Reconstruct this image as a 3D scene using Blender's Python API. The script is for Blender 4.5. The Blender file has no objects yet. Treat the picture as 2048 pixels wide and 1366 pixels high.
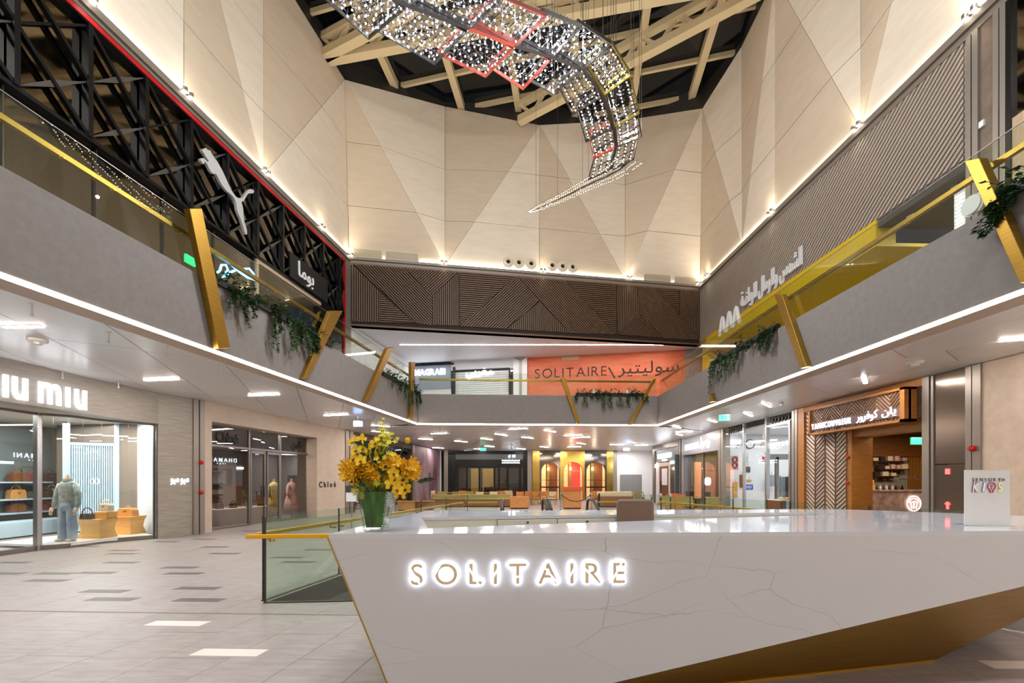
import bpy, bmesh, math, random
from mathutils import Vector, Matrix
random.seed(7)
SC = bpy.context.scene
COL = SC.collection
R = math.radians

# ------------------------------------------------------------------ camera, world, exposure
EYE = 1.57          # camera height above the ground-level floor
FPX = 870.0         # focal length in pixels of the 2048 wide frame
HOR = 960.0         # horizon row (level camera, lens shifted upwards)
cam_d = bpy.data.cameras.new('camera')
cam_d.sensor_width = 36.0
cam_d.lens = FPX / 2048 * 36.0
cam_d.shift_y = (HOR - 683.0) / 2048.0
cam_d.clip_start = 0.05
cam_d.clip_end = 300
cam = bpy.data.objects.new('camera', cam_d)
cam.location = (0, 0, EYE)
cam.rotation_euler = (R(90), 0, 0)
COL.objects.link(cam)
SC.camera = cam

world = bpy.data.worlds.new('night_sky')
SC.world = world
world.use_nodes = True
world.node_tree.nodes['Background'].inputs[0].default_value = (0.010, 0.013, 0.020, 1)
world.node_tree.nodes['Background'].inputs[1].default_value = 1.0

vs = SC.view_settings
vs.view_transform = 'Standard'
vs.look = 'None'
vs.gamma = 1.0
vs.use_curve_mapping = False
vs.exposure = 0.70
SC.cycles.max_bounces = 8
SC.cycles.diffuse_bounces = 4
SC.cycles.glossy_bounces = 4
SC.cycles.transmission_bounces = 8
SC.cycles.transparent_max_bounces = 16
SC.cycles.caustics_reflective = False
SC.cycles.caustics_refractive = False
SC.cycles.sample_clamp_indirect = 4.0
SC.cycles.use_denoising = True
SC.cycles.use_adaptive_sampling = True
SC.cycles.adaptive_threshold = 0.02

# ------------------------------------------------------------------ helpers
def srgb(r, g, b):
    f = lambda c: (c / 255 / 12.92) if c / 255 <= 0.04045 else ((c / 255 + 0.055) / 1.055) ** 2.4
    return (f(r), f(g), f(b), 1.0)

MATS = {}
def mat(name, rgb=(200, 200, 200), rough=0.5, metal=0.0, spec=0.5, emit=None, strength=0.0, alpha=1.0, trans=0.0, ior=1.45,
        noise=None, bump=None, coat=0.0, sample=True, aniso=0.0):
    """noise=(scale, second rgb, detail, (sx,sy,sz)); bump=(scale, strength, (sx,sy,sz))"""
    m = bpy.data.materials.new(name)
    m.use_nodes = True
    nt = m.node_tree
    b = nt.nodes['Principled BSDF']
    b.inputs['Base Color'].default_value = srgb(*rgb)
    b.inputs['Roughness'].default_value = rough
    b.inputs['Metallic'].default_value = metal
    b.inputs['Specular IOR Level'].default_value = spec
    b.inputs['Alpha'].default_value = alpha
    b.inputs['Transmission Weight'].default_value = trans
    b.inputs['IOR'].default_value = ior
    b.inputs['Coat Weight'].default_value = coat
    if aniso: b.inputs['Anisotropic'].default_value = aniso
    if emit:
        b.inputs['Emission Color'].default_value = srgb(*emit)
        b.inputs['Emission Strength'].default_value = strength
        if not sample: m.cycles.emission_sampling = 'NONE'
    def coords(scale3):
        tc = nt.nodes.new('ShaderNodeTexCoord'); mp = nt.nodes.new('ShaderNodeMapping')
        mp.inputs['Scale'].default_value = scale3
        nt.links.new(tc.outputs['Object'], mp.inputs['Vector'])
        return mp.outputs[0]
    if noise:
        sc, rgb2, det, s3 = noise
        n = nt.nodes.new('ShaderNodeTexNoise'); n.inputs['Scale'].default_value = sc; n.inputs['Detail'].default_value = det
        n.inputs['Roughness'].default_value = 0.6
        nt.links.new(coords(s3), n.inputs['Vector'])
        cr = nt.nodes.new('ShaderNodeValToRGB')
        cr.color_ramp.elements[0].position = 0.32; cr.color_ramp.elements[1].position = 0.68
        cr.color_ramp.elements[0].color = srgb(*rgb); cr.color_ramp.elements[1].color = srgb(*rgb2)
        nt.links.new(n.outputs['Fac'], cr.inputs[0]); nt.links.new(cr.outputs[0], b.inputs['Base Color'])
    if bump:
        sc, st, s3 = bump
        n = nt.nodes.new('ShaderNodeTexNoise'); n.inputs['Scale'].default_value = sc; n.inputs['Detail'].default_value = 3
        nt.links.new(coords(s3), n.inputs['Vector'])
        bp = nt.nodes.new('ShaderNodeBump'); bp.inputs['Strength'].default_value = st; bp.inputs['Distance'].default_value = 0.02
        nt.links.new(n.outputs['Fac'], bp.inputs['Height']); nt.links.new(bp.outputs[0], b.inputs['Normal'])
    MATS[name] = m
    return m

def glassmat(name, tint=(225, 240, 232), refl=0.12, rough=0.0, dark=1.0):
    """thin architectural glass: transparent with a fresnel reflection (one sheet, no refraction)"""
    m = bpy.data.materials.new(name); m.use_nodes = True
    nt = m.node_tree; nt.nodes.clear()
    out = nt.nodes.new('ShaderNodeOutputMaterial')
    tr = nt.nodes.new('ShaderNodeBsdfTransparent'); c = srgb(*tint); tr.inputs[0].default_value = (c[0] * dark, c[1] * dark, c[2] * dark, 1)
    gl = nt.nodes.new('ShaderNodeBsdfGlossy'); gl.inputs['Roughness'].default_value = rough; gl.inputs[0].default_value = (0.95, 0.97, 0.96, 1)
    fr = nt.nodes.new('ShaderNodeFresnel'); fr.inputs[0].default_value = 1.5
    ad = nt.nodes.new('ShaderNodeMath'); ad.operation = 'MULTIPLY_ADD'; ad.inputs[1].default_value = 1.0; ad.inputs[2].default_value = refl
    ad.use_clamp = True
    ge = nt.nodes.new('ShaderNodeNewGeometry'); fb = nt.nodes.new('ShaderNodeMath'); fb.operation = 'SUBTRACT'; fb.inputs[0].default_value = 1.0
    nt.links.new(ge.outputs['Backfacing'], fb.inputs[1])
    nt.links.new(fr.outputs[0], ad.inputs[0])
    m2 = nt.nodes.new('ShaderNodeMath'); m2.operation = 'MULTIPLY'; nt.links.new(ad.outputs[0], m2.inputs[0]); nt.links.new(fb.outputs[0], m2.inputs[1]); ad = m2
    mx = nt.nodes.new('ShaderNodeMixShader')
    nt.links.new(ad.outputs[0], mx.inputs[0]); nt.links.new(tr.outputs[0], mx.inputs[1]); nt.links.new(gl.outputs[0], mx.inputs[2])
    nt.links.new(mx.outputs[0], out.inputs[0])
    MATS[name] = m
    return m

class MB:
    """collects faces; build() makes ONE mesh object (world coordinates, shifted to its parent's origin)"""
    def __init__(s): s.v = []; s.f = []; s.smooth = False
    def add(s, vs, fs):
        o = len(s.v); s.v += [Vector(p) for p in vs]; s.f += [tuple(i + o for i in f) for f in fs]; return s
    def hexa(s, p):            # 8 points: bottom ring then top ring
        return s.add(p, [(3, 2, 1, 0), (4, 5, 6, 7), (0, 1, 5, 4), (1, 2, 6, 5), (2, 3, 7, 6), (3, 0, 4, 7)])
    def box(s, x0, x1, y0, y1, z0, z1):
        return s.hexa([(x0, y0, z0), (x1, y0, z0), (x1, y1, z0), (x0, y1, z0), (x0, y0, z1), (x1, y0, z1), (x1, y1, z1), (x0, y1, z1)])
    def prism(s, pts, ext):    # flat polygon + extrusion vector
        pts = [Vector(p) for p in pts]; ext = Vector(ext); n = len(pts)
        nrm = Vector((0, 0, 0))
        for i in range(n): nrm += pts[i].cross(pts[(i + 1) % n])
        if nrm.dot(ext) > 0: pts.reverse()
        fs = [tuple(range(n)), tuple(range(2 * n - 1, n - 1, -1))]
        fs = [fs[0], fs[1]] + [((i + 1) % n, i, n + i, n + (i + 1) % n) for i in range(n)]
        return s.add(pts + [p + ext for p in pts], fs)
    def tube(s, path, r, n=8, caps=True):
        path = [Vector(p) for p in path]; rs = r if isinstance(r, (list, tuple)) else [r] * len(path)
        rings = []; ref = None
        for i, p in enumerate(path):
            t = (path[min(i + 1, len(path) - 1)] - path[max(i - 1, 0)])
            t = t.normalized() if t.length > 1e-9 else Vector((0, 0, 1))
            if ref is None:
                ref = t.cross(Vector((0, 0, 1)))
                if ref.length < 0.1: ref = t.cross(Vector((1, 0, 0)))
                ref.normalize()
            ref = (ref - t * ref.dot(t)).normalized()
            b = t.cross(ref)
            rings.append([p + (ref * math.cos(2 * math.pi * k / n) + b * math.sin(2 * math.pi * k / n)) * rs[i] for k in range(n)])
        fs = []
        for i in range(len(rings) - 1):
            for k in range(n): fs.append((i * n + k, i * n + (k + 1) % n, (i + 1) * n + (k + 1) % n, (i + 1) * n + k))
        if caps: fs += [tuple(range(n - 1, -1, -1)), tuple((len(rings) - 1) * n + k for k in range(n))]
        return s.add([q for rg in rings for q in rg], fs)
    def lathe(s, prof, c=(0, 0, 0), n=12, sx=1, sy=1):   # prof [(r,z)]
        c = Vector(c); vs = []; fs = []
        for r, z in prof:
            vs += [c + Vector((r * sx * math.cos(2 * math.pi * k / n), r * sy * math.sin(2 * math.pi * k / n), z)) for k in range(n)]
        for i in range(len(prof) - 1):
            for k in range(n): fs.append((i * n + k, i * n + (k + 1) % n, (i + 1) * n + (k + 1) % n, (i + 1) * n + k))
        fs += [tuple(range(n - 1, -1, -1)), tuple((len(prof) - 1) * n + k for k in range(n))]
        return s.add(vs, fs)
    def ball(s, c, r, n=8, m=5, sz=1.0):
        return s.lathe([(max(1e-4, r * math.sin(math.pi * i / m)), -r * sz * math.cos(math.pi * i / m)) for i in range(m + 1)], c, n)
    def xform(s, mtx, start=0):
        for i in range(start, len(s.v)): s.v[i] = mtx @ s.v[i]
        return s
    def build(s, name, m, parent=None, smooth=False, bevel=0.0, kind=None, label=None):
        me = bpy.data.meshes.new(name)
        off = Vector((0, 0, 0))
        if parent is not None:
            p = parent
            while p is not None: off += p.location; p = p.parent
        me.from_pydata([v - off for v in s.v], [], s.f); me.update()
        ms = m if isinstance(m, (list, tuple)) else [m]
        for q in ms: me.materials.append(MATS[q] if isinstance(q, str) else q)
        if smooth:
            for p in me.polygons: p.use_smooth = True
        o = bpy.data.objects.new(name, me); COL.objects.link(o)
        if parent is not None: o.parent = parent
        if bevel:
            md = o.modifiers.new('bevel', 'BEVEL'); md.width = bevel; md.segments = 2; md.limit_method = 'ANGLE'
        if kind: o['kind'] = kind
        if label: o['label'] = label
        return o

def tag(o, label, cat, group=None):
    o['label'] = label; o['category'] = cat
    if group: o['group'] = group
    return o
def thing(name, label, cat, loc=(0, 0, 0), group=None):
    o = bpy.data.objects.new(name, None); COL.objects.link(o); o.location = loc; o.empty_display_size = 0.2
    return tag(o, label, cat, group)
def setting(name, loc=(0, 0, 0)):
    o = bpy.data.objects.new(name, None); COL.objects.link(o); o.location = loc; o['kind'] = 'structure'; o.empty_display_size = 0.2
    return o
def struct(o): o['kind'] = 'structure'; return o
def clone(o, parent=None, loc=None):
    c = o.copy(); COL.objects.link(c); c.parent = parent
    if loc is not None: c.location = loc
    for ch in o.children: clone(ch, c)
    return c
def light(name, kind, loc, energy, color=(1, 1, 1), size=0.5, sy=None, rot=(0, 0, 0), spot=None, parent=None, blend=0.6, target=None):
    d = bpy.data.lights.new(name, kind); d.energy = energy; d.color = color
    if kind == 'AREA':
        d.size = size
        if sy: d.shape = 'RECTANGLE'; d.size_y = sy
    elif kind in ('POINT', 'SPOT'): d.shadow_soft_size = size
    if kind == 'SPOT': d.spot_size = R(spot or 60); d.spot_blend = blend
    o = bpy.data.objects.new(name, d); COL.objects.link(o); o.location = loc; o.rotation_euler = rot
    if target is not None:
        o.rotation_euler = (Vector(target) - Vector(loc)).to_track_quat('-Z', 'Y').to_euler()
    if parent is not None:
        off = Vector((0, 0, 0)); p = parent
        while p is not None: off += p.location; p = p.parent
        o.parent = parent; o.location = Vector(loc) - off
    return o

def ray(px): return (px - 1024.0) / FPX
def at(px, py, Y):            # the point at depth Y seen at a given picture position (measuring aid)
    return Vector((ray(px) * Y, Y, EYE + (HOR - py) * Y / FPX))
def hplane(px, py, z):        # the point of a horizontal plane seen there
    return at(px, py, FPX * (z - EYE) / (HOR - py))

class Wall:
    """a vertical plane over the plan line p0-p1; u runs along it, z up, d towards the side that 'inside' lies on"""
    def __init__(s, p0, p1, inside=(0, 9)):
        s.p0 = Vector((p0[0], p0[1], 0)); s.p1 = Vector((p1[0], p1[1], 0))
        s.u = (s.p1 - s.p0).normalized(); s.len = (s.p1 - s.p0).length
        n = Vector((-s.u.y, s.u.x, 0))
        if n.dot(Vector((inside[0], inside[1], 0)) - s.p0) < 0: n = -n
        s.n = n
    def pt(s, u, z, d=0.0): return s.p0 + s.u * u + s.n * d + Vector((0, 0, z))
    def upx(s, px, d=0.0):
        p = s.p0 + s.n * d; a = ray(px)
        # p.x + u*ux = a*(p.y + u*uy)
        return (a * p.y - p.x) / (s.u.x - a * s.u.y)
    def uz(s, px, py, d=0.0):
        u = s.upx(px, d); q = s.pt(u, 0, d)
        return u, EYE + (HOR - py) * q.y / FPX
    def box(s, mb, u0, u1, z0, z1, d0, d1):
        p = [s.pt(u0, z0, d0), s.pt(u1, z0, d0), s.pt(u1, z0, d1), s.pt(u0, z0, d1)]
        return mb.prism(p, (0, 0, z1 - z0))
    def poly(s, mb, uz, d0, d1):
        return mb.prism([s.pt(u, z, d0) for u, z in uz], s.n * (d1 - d0))

# convex polygon tools (plan)
def clip(poly, a, b):          # keep the part of poly left of the line a->b
    out = []; n = len(poly)
    sd = lambda p: (b[0] - a[0]) * (p[1] - a[1]) - (b[1] - a[1]) * (p[0] - a[0])
    for i in range(n):
        p, q = poly[i], poly[(i + 1) % n]; sp, sq = sd(p), sd(q)
        if sp >= 0: out.append(p)
        if sp * sq < 0:
            t = sp / (sp - sq); out.append((p[0] + (q[0] - p[0]) * t, p[1] + (q[1] - p[1]) * t))
    return out
def area(poly): return 0.5 * sum(poly[i][0] * poly[(i + 1) % len(poly)][1] - poly[(i + 1) % len(poly)][0] * poly[i][1] for i in range(len(poly)))
def ccw(poly): return poly if area(poly) > 0 else poly[::-1]
def clipto(poly, region):
    region = ccw(region)
    for i in range(len(region)):
        if len(poly) < 3: return []
        poly = clip(poly, region[i], region[(i + 1) % len(region)])
    return poly if len(poly) >= 3 and abs(area(poly)) > 1e-4 else []
def inset(poly, d):
    poly = ccw(poly); out = list(poly)
    for i in range(len(poly)):
        a, b = poly[i], poly[(i + 1) % len(poly)]; L = math.hypot(b[0] - a[0], b[1] - a[1])
        if L < 1e-6: continue
        nx, ny = -(b[1] - a[1]) / L * d, (b[0] - a[0]) / L * d
        out = clip(out, (a[0] + nx, a[1] + ny), (b[0] + nx, b[1] + ny))
        if len(out) < 3: return []
    return out

# lettering: each character its own mesh
_glyph = {}
def glyph(ch, offset=0.0, bold=0.0):
    k = (ch, offset)
    if k not in _glyph:
        c = bpy.data.curves.new('glyph', 'FONT'); c.body = ch; c.resolution_u = 6; c.offset = offset; c.fill_mode = 'FRONT'
        o = bpy.data.objects.new('glyph', c); COL.objects.link(o)
        me = o.to_mesh()
        _glyph[k] = ([tuple(v.co) for v in me.vertices], [tuple(p.vertices) for p in me.polygons])
        o.to_mesh_clear(); bpy.data.objects.remove(o); bpy.data.curves.remove(c)
    return _glyph[k]
def glyph_solid(mb, ch, org, ux, uy, un, size, depth, offset=0.0, x0=None, sxx=1.0, shear=0.0, cut=None):
    """extrude a glyph: org + x*ux + y*uy, thickness along un; cut=(angle, pos, gap) takes a slanted slit out"""
    vs, fs = glyph(ch, offset)
    if not vs: return 0
    mn = min(v[0] for v in vs); mx = max(v[0] for v in vs)
    sh = -mn if x0 is None else x0
    bm = bmesh.new()
    bv = [bm.verts.new((v[0] + sh, v[1], 0)) for v in vs]
    for f in fs:
        try: bm.faces.new([bv[i] for i in f])
        except ValueError: pass
    if cut:
        ang, pos, gap = cut
        d = Vector((math.cos(ang), math.sin(ang), 0)); nn = Vector((-d.y, d.x, 0)); c = Vector(((mx - mn) * pos[0], 0.72 * pos[1], 0))
        bmb = bm.copy()
        bmesh.ops.bisect_plane(bm, geom=bm.verts[:] + bm.edges[:] + bm.faces[:], plane_co=c + nn * gap / 2, plane_no=nn, clear_inner=True)
        bmesh.ops.bisect_plane(bmb, geom=bmb.verts[:] + bmb.edges[:] + bmb.faces[:], plane_co=c - nn * gap / 2, plane_no=nn, clear_outer=True)
        tm = bpy.data.meshes.new('t'); bmb.to_mesh(tm); bm.from_mesh(tm); bpy.data.meshes.remove(tm); bmb.free()
    r = bmesh.ops.extrude_face_region(bm, geom=bm.faces[:])
    for e in r['geom']:
        if isinstance(e, bmesh.types.BMVert): e.co.z = 1
    bm.verts.index_update()
    ux, uy, un, org = Vector(ux), Vector(uy), Vector(un), Vector(org)
    mb.add([org + ux * ((v.co.x * sxx + v.co.y * shear) * size) + uy * (v.co.y * size) + un * (v.co.z * depth) for v in bm.verts],
           [tuple(v.index for v in f.verts) for f in bm.faces])
    bm.free()
    return mx - mn
def lettering(text, org, ux, uy, un, size, depth, m, parent, width=None, track=0.12, offset=0.0, sxx=1.0, back=None, cuts=None, name='letter', shear=0.0):
    """letters one by one from org along ux; width spreads them; back=(material, offset, depth) a lit backing behind each"""
    ws = []
    for ch in text:
        vs, _ = glyph(ch, offset) if ch != ' ' else ([], [])
        ws.append((max(v[0] for v in vs) - min(v[0] for v in vs)) * sxx if vs else 0.22)
    if width is not None and len(text) > 1: track = (width / size - sum(ws)) / (len(text) - 1)
    x = 0.0; ux = Vector(ux); un = Vector(un); objs = []
    for i, ch in enumerate(text):
        if ch != ' ':
            mb = MB(); o0 = Vector(org) + ux * (x * size) + un * (back[2] if back else 0)
            glyph_solid(mb, ch, o0, ux, uy, un, size, depth, offset, None, sxx, shear, cuts[i] if cuts else None)
            o = mb.build(name, m, parent); objs.append(o)
            if back:
                mb = MB(); g0 = glyph(ch, offset)[0]; g1 = glyph(ch, offset + back[1])[0]
                if g0 and g1:
                    dx = min(v[0] for v in g1) - min(v[0] for v in g0)
                    glyph_solid(mb, ch, Vector(org) + ux * ((x + dx * sxx) * size), ux, uy, un, size, back[2], offset + back[1], None, sxx, shear)
                    mb.build('halo_backing', back[0], o)
        x += ws[i] + track
    return objs
_AR = {'ا': ('\ufe8d', '\ufe8e'), 'ب': ('\ufe8f', '\ufe90', '\ufe91', '\ufe92'), 'ة': ('\ufe93', '\ufe94'), 'ت': ('\ufe95', '\ufe96', '\ufe97', '\ufe98'),
       'ر': ('\ufead', '\ufeae'), 'س': ('\ufeb1', '\ufeb2', '\ufeb3', '\ufeb4'), 'ش': ('\ufeb5', '\ufeb6', '\ufeb7', '\ufeb8'), 'ض': ('\ufebd', '\ufebe', '\ufebf', '\ufec0'),
       'غ': ('\ufecd', '\ufece', '\ufecf', '\ufed0'), 'ف': ('\ufed1', '\ufed2', '\ufed3', '\ufed4'), 'ك': ('\ufed9', '\ufeda', '\ufedb', '\ufedc'),
       'ل': ('\ufedd', '\ufede', '\ufedf', '\ufee0'), 'م': ('\ufee1', '\ufee2', '\ufee3', '\ufee4'), 'ن': ('\ufee5', '\ufee6', '\ufee7', '\ufee8'),
       'و': ('\ufeed', '\ufeee'), 'ي': ('\ufef1', '\ufef2', '\ufef3', '\ufef4'), 'د': ('\ufea9', '\ufeaa')}
def arabic(word):              # joined letter forms in visual (left to right) order
    out = []
    for i, c in enumerate(word):
        f = _AR.get(c)
        if not f: out.append(c); continue
        prev = i > 0 and word[i - 1] in _AR and len(_AR[word[i - 1]]) == 4
        nxt = i + 1 < len(word) and word[i + 1] in _AR and len(f) == 4
        out.append(f[3] if prev and nxt else f[1] if prev else f[2] if nxt else f[0])
    return ''.join(reversed(out))
def arabic_word(word, org, ux, uy, un, width, height, depth, m, parent, back=None, name='letters'):
    """one joined word fitted into width x height"""
    t = arabic(word); vs, _ = glyph(t)
    x0, x1 = min(v[0] for v in vs), max(v[0] for v in vs); y0, y1 = min(v[1] for v in vs), max(v[1] for v in vs)
    s = height / (y1 - y0); sxx = width / ((x1 - x0) * s)
    org = Vector(org) - Vector(uy) * (y0 * s)
    mb = MB(); glyph_solid(mb, t, org + Vector(un) * (back[2] if back else 0), ux, uy, un, s, depth, 0, None, sxx)
    o = mb.build(name, m, parent)
    if back:
        mb = MB(); glyph_solid(mb, t, org, ux, uy, un, s, back[2], back[1], None, sxx); mb.build('halo_backing', back[0], o)
    return o
# ------------------------------------------------------------------ materials of the setting
mat('floor_stone', (159, 151, 147), 0.42, noise=(3.0, (140, 131, 127), 8, (1.2, 5, 1)), bump=(60, 0.05, (1, 1, 1)))
mat('floor_stone_warm', (157, 148, 143), 0.42, noise=(3.4, (139, 129, 125), 8, (1.2, 5, 1)), bump=(60, 0.05, (1, 1, 1)))
mat('floor_stone_pale', (161, 153, 150), 0.42, noise=(2.6, (143, 134, 131), 8, (1.2, 5, 1)), bump=(60, 0.05, (1, 1, 1)))
mat('floor_dark', (92, 88, 88), 0.45, noise=(9, (74, 70, 70), 4, (1, 1, 1)))
mat('floor_light', (222, 212, 206), 0.45)
mat('joint', (128, 119, 113), 0.8)
mat('plaster', (128, 122, 118), 0.75, noise=(9, (120, 113, 109), 6, (1, 1, 1)), bump=(50, 0.08, (1, 1, 1)))
mat('plaster_tan', (196, 178, 162), 0.6)
mat('soffit_panel', (238, 236, 235), 0.28, noise=(2, (232, 229, 227), 5, (8, 1, 1)))
mat('soffit_gap', (48, 45, 44), 0.8)
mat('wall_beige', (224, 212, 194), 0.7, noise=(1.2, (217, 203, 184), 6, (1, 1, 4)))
mat('wall_beige_shaded', (206, 190, 168), 0.7, noise=(1.2, (199, 182, 159), 6, (1, 1, 4)))  # darker copy of the wall beige, painting fold shade into alternate panels
mat('cornice', (140, 130, 118), 0.45, metal=0.35)
mat('metal_grey', (150, 142, 134), 0.38, metal=0.55)
mat('metal_dark', (70, 66, 62), 0.4, metal=0.6)
mat('led', (255, 255, 255), 0.5, emit=(255, 236, 218), strength=16)
mat('lamp_tube', (255, 255, 255), 0.5, emit=(255, 244, 235), strength=120)
mat('black_frame', (22, 22, 23), 0.3, metal=0.4)
mat('black_matte', (26, 25, 25), 0.6)
mat('gold', (196, 152, 52), 0.3, metal=0.85)
mat('gold_satin', (158, 122, 46), 0.38, metal=0.8, noise=(2, (140, 106, 38), 4, (1, 1, 30)))
mat('white_paint', (226, 226, 228), 0.5)
mat('white_gloss', (235, 236, 238), 0.15)
mat('red_paint', (168, 20, 26), 0.4)
mat('yellow_paint', (206, 172, 8), 0.45)
mat('rib_grey', (160, 148, 136), 0.5)
mat('orange_wall', (218, 120, 80), 0.5, noise=(0.8, (206, 96, 58), 6, (1, 1, 5)))
mat('wood_slat', (112, 86, 66), 0.5, noise=(6, (94, 70, 52), 5, (1, 1, 6)))
mat('wood_back', (40, 28, 22), 0.8)
mat('night_glass', (14, 16, 18), 0.06, spec=0.6)
mat('roof_beam', (206, 186, 146), 0.5)
mat('mirror_black', (128, 120, 110), 0.04, metal=1.0)
glassmat("glass_rail", (243, 248, 243), 0.02)
glassmat('glass_clear', (250, 252, 251), 0.05)
glassmat('glass_shop', (240, 244, 244), 0.05)
glassmat('glass_dim', (214, 212, 210), 0.06)

# ------------------------------------------------------------------ plan of the hall
Z_SOF = 3.90        # underside of the upper storey round the void
Z_FAS = 5.20        # top of the balcony fascia
Z_UP = 5.00         # upper floor
Z_COR = 11.70       # top of the cornice, start of the folded upper walls
Z_TOP = 19.52       # upper rim of the folded walls
YB = -4.0           # the hall goes on behind the viewer to here
LF = Wall((-7.19, YB), (-4.0, 18.4))
RF = Wall((6.48, YB), (6.32, 18.9))
BF = Wall((-4.0, 18.4), (6.32, 18.9))
LW = Wall((-10.99, YB), (-7.41, 19.78))
RW = Wall((10.46, YB), (9.79, 22.65))
BW = Wall((-7.41, 19.78), (9.79, 22.65))
GL = [(-10.0, YB), (-9.74, 8.27), (-9.65, 9.84), (-9.1, 12.4), (-7.8, 20.5), (-6.4, 28.0), (-5.6, 34.6)]
GR = [(9.36, YB), (9.36, 14.0), (9.8, 30.0), (9.8, 34.6)]
Y_END = 34.6

# ------------------------------------------------------------------ ground floor: bed, tiles, opening for the escalators
HOLE = [(-3.17, 5.62), (6.9, 6.35), (4.6, 14.0), (-1.4, 13.5)]
OUT = [(-14.5, YB - .3), (14.5, YB - .3), (14.5, 40), (-14.5, 40)]
PIECES = [ccw([OUT[0], OUT[1], HOLE[1], HOLE[0]]), ccw([OUT[1], OUT[2], HOLE[2], HOLE[1]]),
          ccw([OUT[2], OUT[3], HOLE[3], HOLE[2]]), ccw([OUT[3], OUT[0], HOLE[0], HOLE[3]])]
mb = MB()
for p in PIECES: mb.prism([(x, y, -0.012) for x, y in p], (0, 0, -0.3))
floor = struct(mb.build('floor', 'joint'))
ax, ay = Vector((1, -0.035)), Vector((0.165, 1))       # the two directions of the paving
TW, TL = 0.62, 1.24
tiles = []
rnd = random.Random(3)
for i in range(-30, 34):
    sh = 0.62 * (i % 2)
    for j in range(-6, 34):
        o = ax * (i * TW) + ay * (j * TL + sh)
        q = [o, o + ax * TW, o + ax * TW + ay * TL, o + ay * TL]
        q = [(p.x, p.y) for p in q]
        c = (sum(p[0] for p in q) / 4, sum(p[1] for p in q) / 4)
        if not (-13 < c[0] < 13 and YB < c[1] < Y_END): continue
        qi = inset(q, 0.002)
        for pc in PIECES:
            t = clipto(qi, pc)
            if t: tiles.append((c, t))
def seen(c):
    if c[1] < 1.6: return False
    x = 1024 + FPX * c[0] / c[1]; y = HOR + FPX * EYE / c[1]
    return -120 < x < 2170 and y < 1480 and not (c[0] > -1.2 and 3.2 < c[1] < 14)
tiles.sort(key=lambda t: (not seen(t[0]), t[0][1]))
rest = [MB(), MB(), MB()]
for k, (c, t) in enumerate(tiles):
    mi = rnd.choice((0, 0, 1, 2)); mn = ('floor_stone', 'floor_stone_warm', 'floor_stone_pale')[mi]
    if k < 290:
        MB().prism([(x, y, -0.012) for x, y in t], (0, 0, 0.012 + rnd.uniform(-.0004, .0004))).build('tile', mn, floor)
    else:
        rest[mi].prism([(x, y, -0.012) for x, y in t], (0, 0, 0.012))
for mi in range(3): rest[mi].build('tile_paving', ('floor_stone', 'floor_stone_warm', 'floor_stone_pale')[mi], floor, kind='stuff')
# inlaid accent strips (dark and pale), measured in the photo by their left edge, right edge and row
for x0, x1, y, dk in [(125, 262, 1145.5, 1), (150, 190, 1093, 1), (217, 272, 1107.5, 1), (223, 272, 1101, 1), (213, 273, 1125, 1), (55, 135, 1161, 1), (75, 145, 1147, 1), (0, 22, 1147, 1), (0, 55, 1125, 1),
                      (165, 255, 1182.5, 1), (175, 275, 1198.5, 1), (352, 440, 1176.5, 1), (350, 448, 1200, 1), (325, 397, 1135, 1), (332, 405, 1147, 1), (408, 453, 1094, 1), (425, 475, 1107, 1),
                      (390, 428, 1078.5, 1), (488, 520, 1062, 1), (315, 350, 1083.5, 1), (300, 410, 1247, 0), (383, 535, 1305, 0), (1985, 2110, 1330, 0), (545, 603, 1115, 1), (565, 628, 1124, 1), (615, 660, 1099.5, 1)]:
    p, q = hplane(x0, y, 0), hplane(x1, y, 0)
    L = 0.62; cx = (p.x + q.x) / 2; cy = p.y
    w = 0.16
    a = Vector((cx, cy)) - ax * L / 2 - ay * w / 2
    pts = [a, a + ax * L, a + ax * L + ay * w, a + ay * w]
    MB().prism([(v.x, v.y, -0.004) for v in pts], (0, 0, 0.0056)).build('inlay_strip', 'floor_dark' if dk else 'floor_light', floor)
# dark expansion joint strip crossing in front
a, b = hplane(-60, 1221, 0), hplane(760, 1231, 0)
MB().prism([(a.x, a.y - .016, -.004), (b.x, b.y - .016, -.004), (b.x, b.y + .016, -.004), (a.x, a.y + .016, -.004)], (0, 0, .0056)).build('movement_joint', 'joint', floor)
# slab edge of the opening and the level below
mb = MB(); n = len(HOLE)
for i in range(n):
    a, b = HOLE[i], HOLE[(i + 1) % n]
    w = Wall(a, b, inside=(2, 10)); w.box(mb, 0, w.len, -1.3, -0.012, -.3, 0.0)
mb.build('slab_edge', 'plaster', floor)
MB().box(-6, 9, 3, 17, -5.2, -5.0).build('lower_floor', 'floor_stone', floor)

# ------------------------------------------------------------------ balcony fascias with the light line along their lower edge
def fascia(name, w, u0, u1):
    root = setting(name, w.pt((u0 + u1) / 2, Z_SOF))
    mb = MB(); w.box(mb, u0, u1, Z_SOF + 0.075, Z_FAS, -0.25, 0.0); mb.build('upstand', 'plaster', root)
    mb = MB(); w.box(mb, u0, u1, Z_SOF + 0.005, Z_SOF + 0.075, -0.40, -0.02); mb.build('edge_strip', 'plaster_tan', root)
    mb = MB(); w.box(mb, u0, u1, Z_SOF + 0.012, Z_SOF + 0.068, -0.03, 0.004); mb.build('led_strip', 'led', root)
    return root
fl = fascia('trim_1', LF, 0, LF.len)
frt = fascia('trim_2', RF, 0, RF.len)
fb = fascia('trim_3', BF, 0, BF.len)
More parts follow.
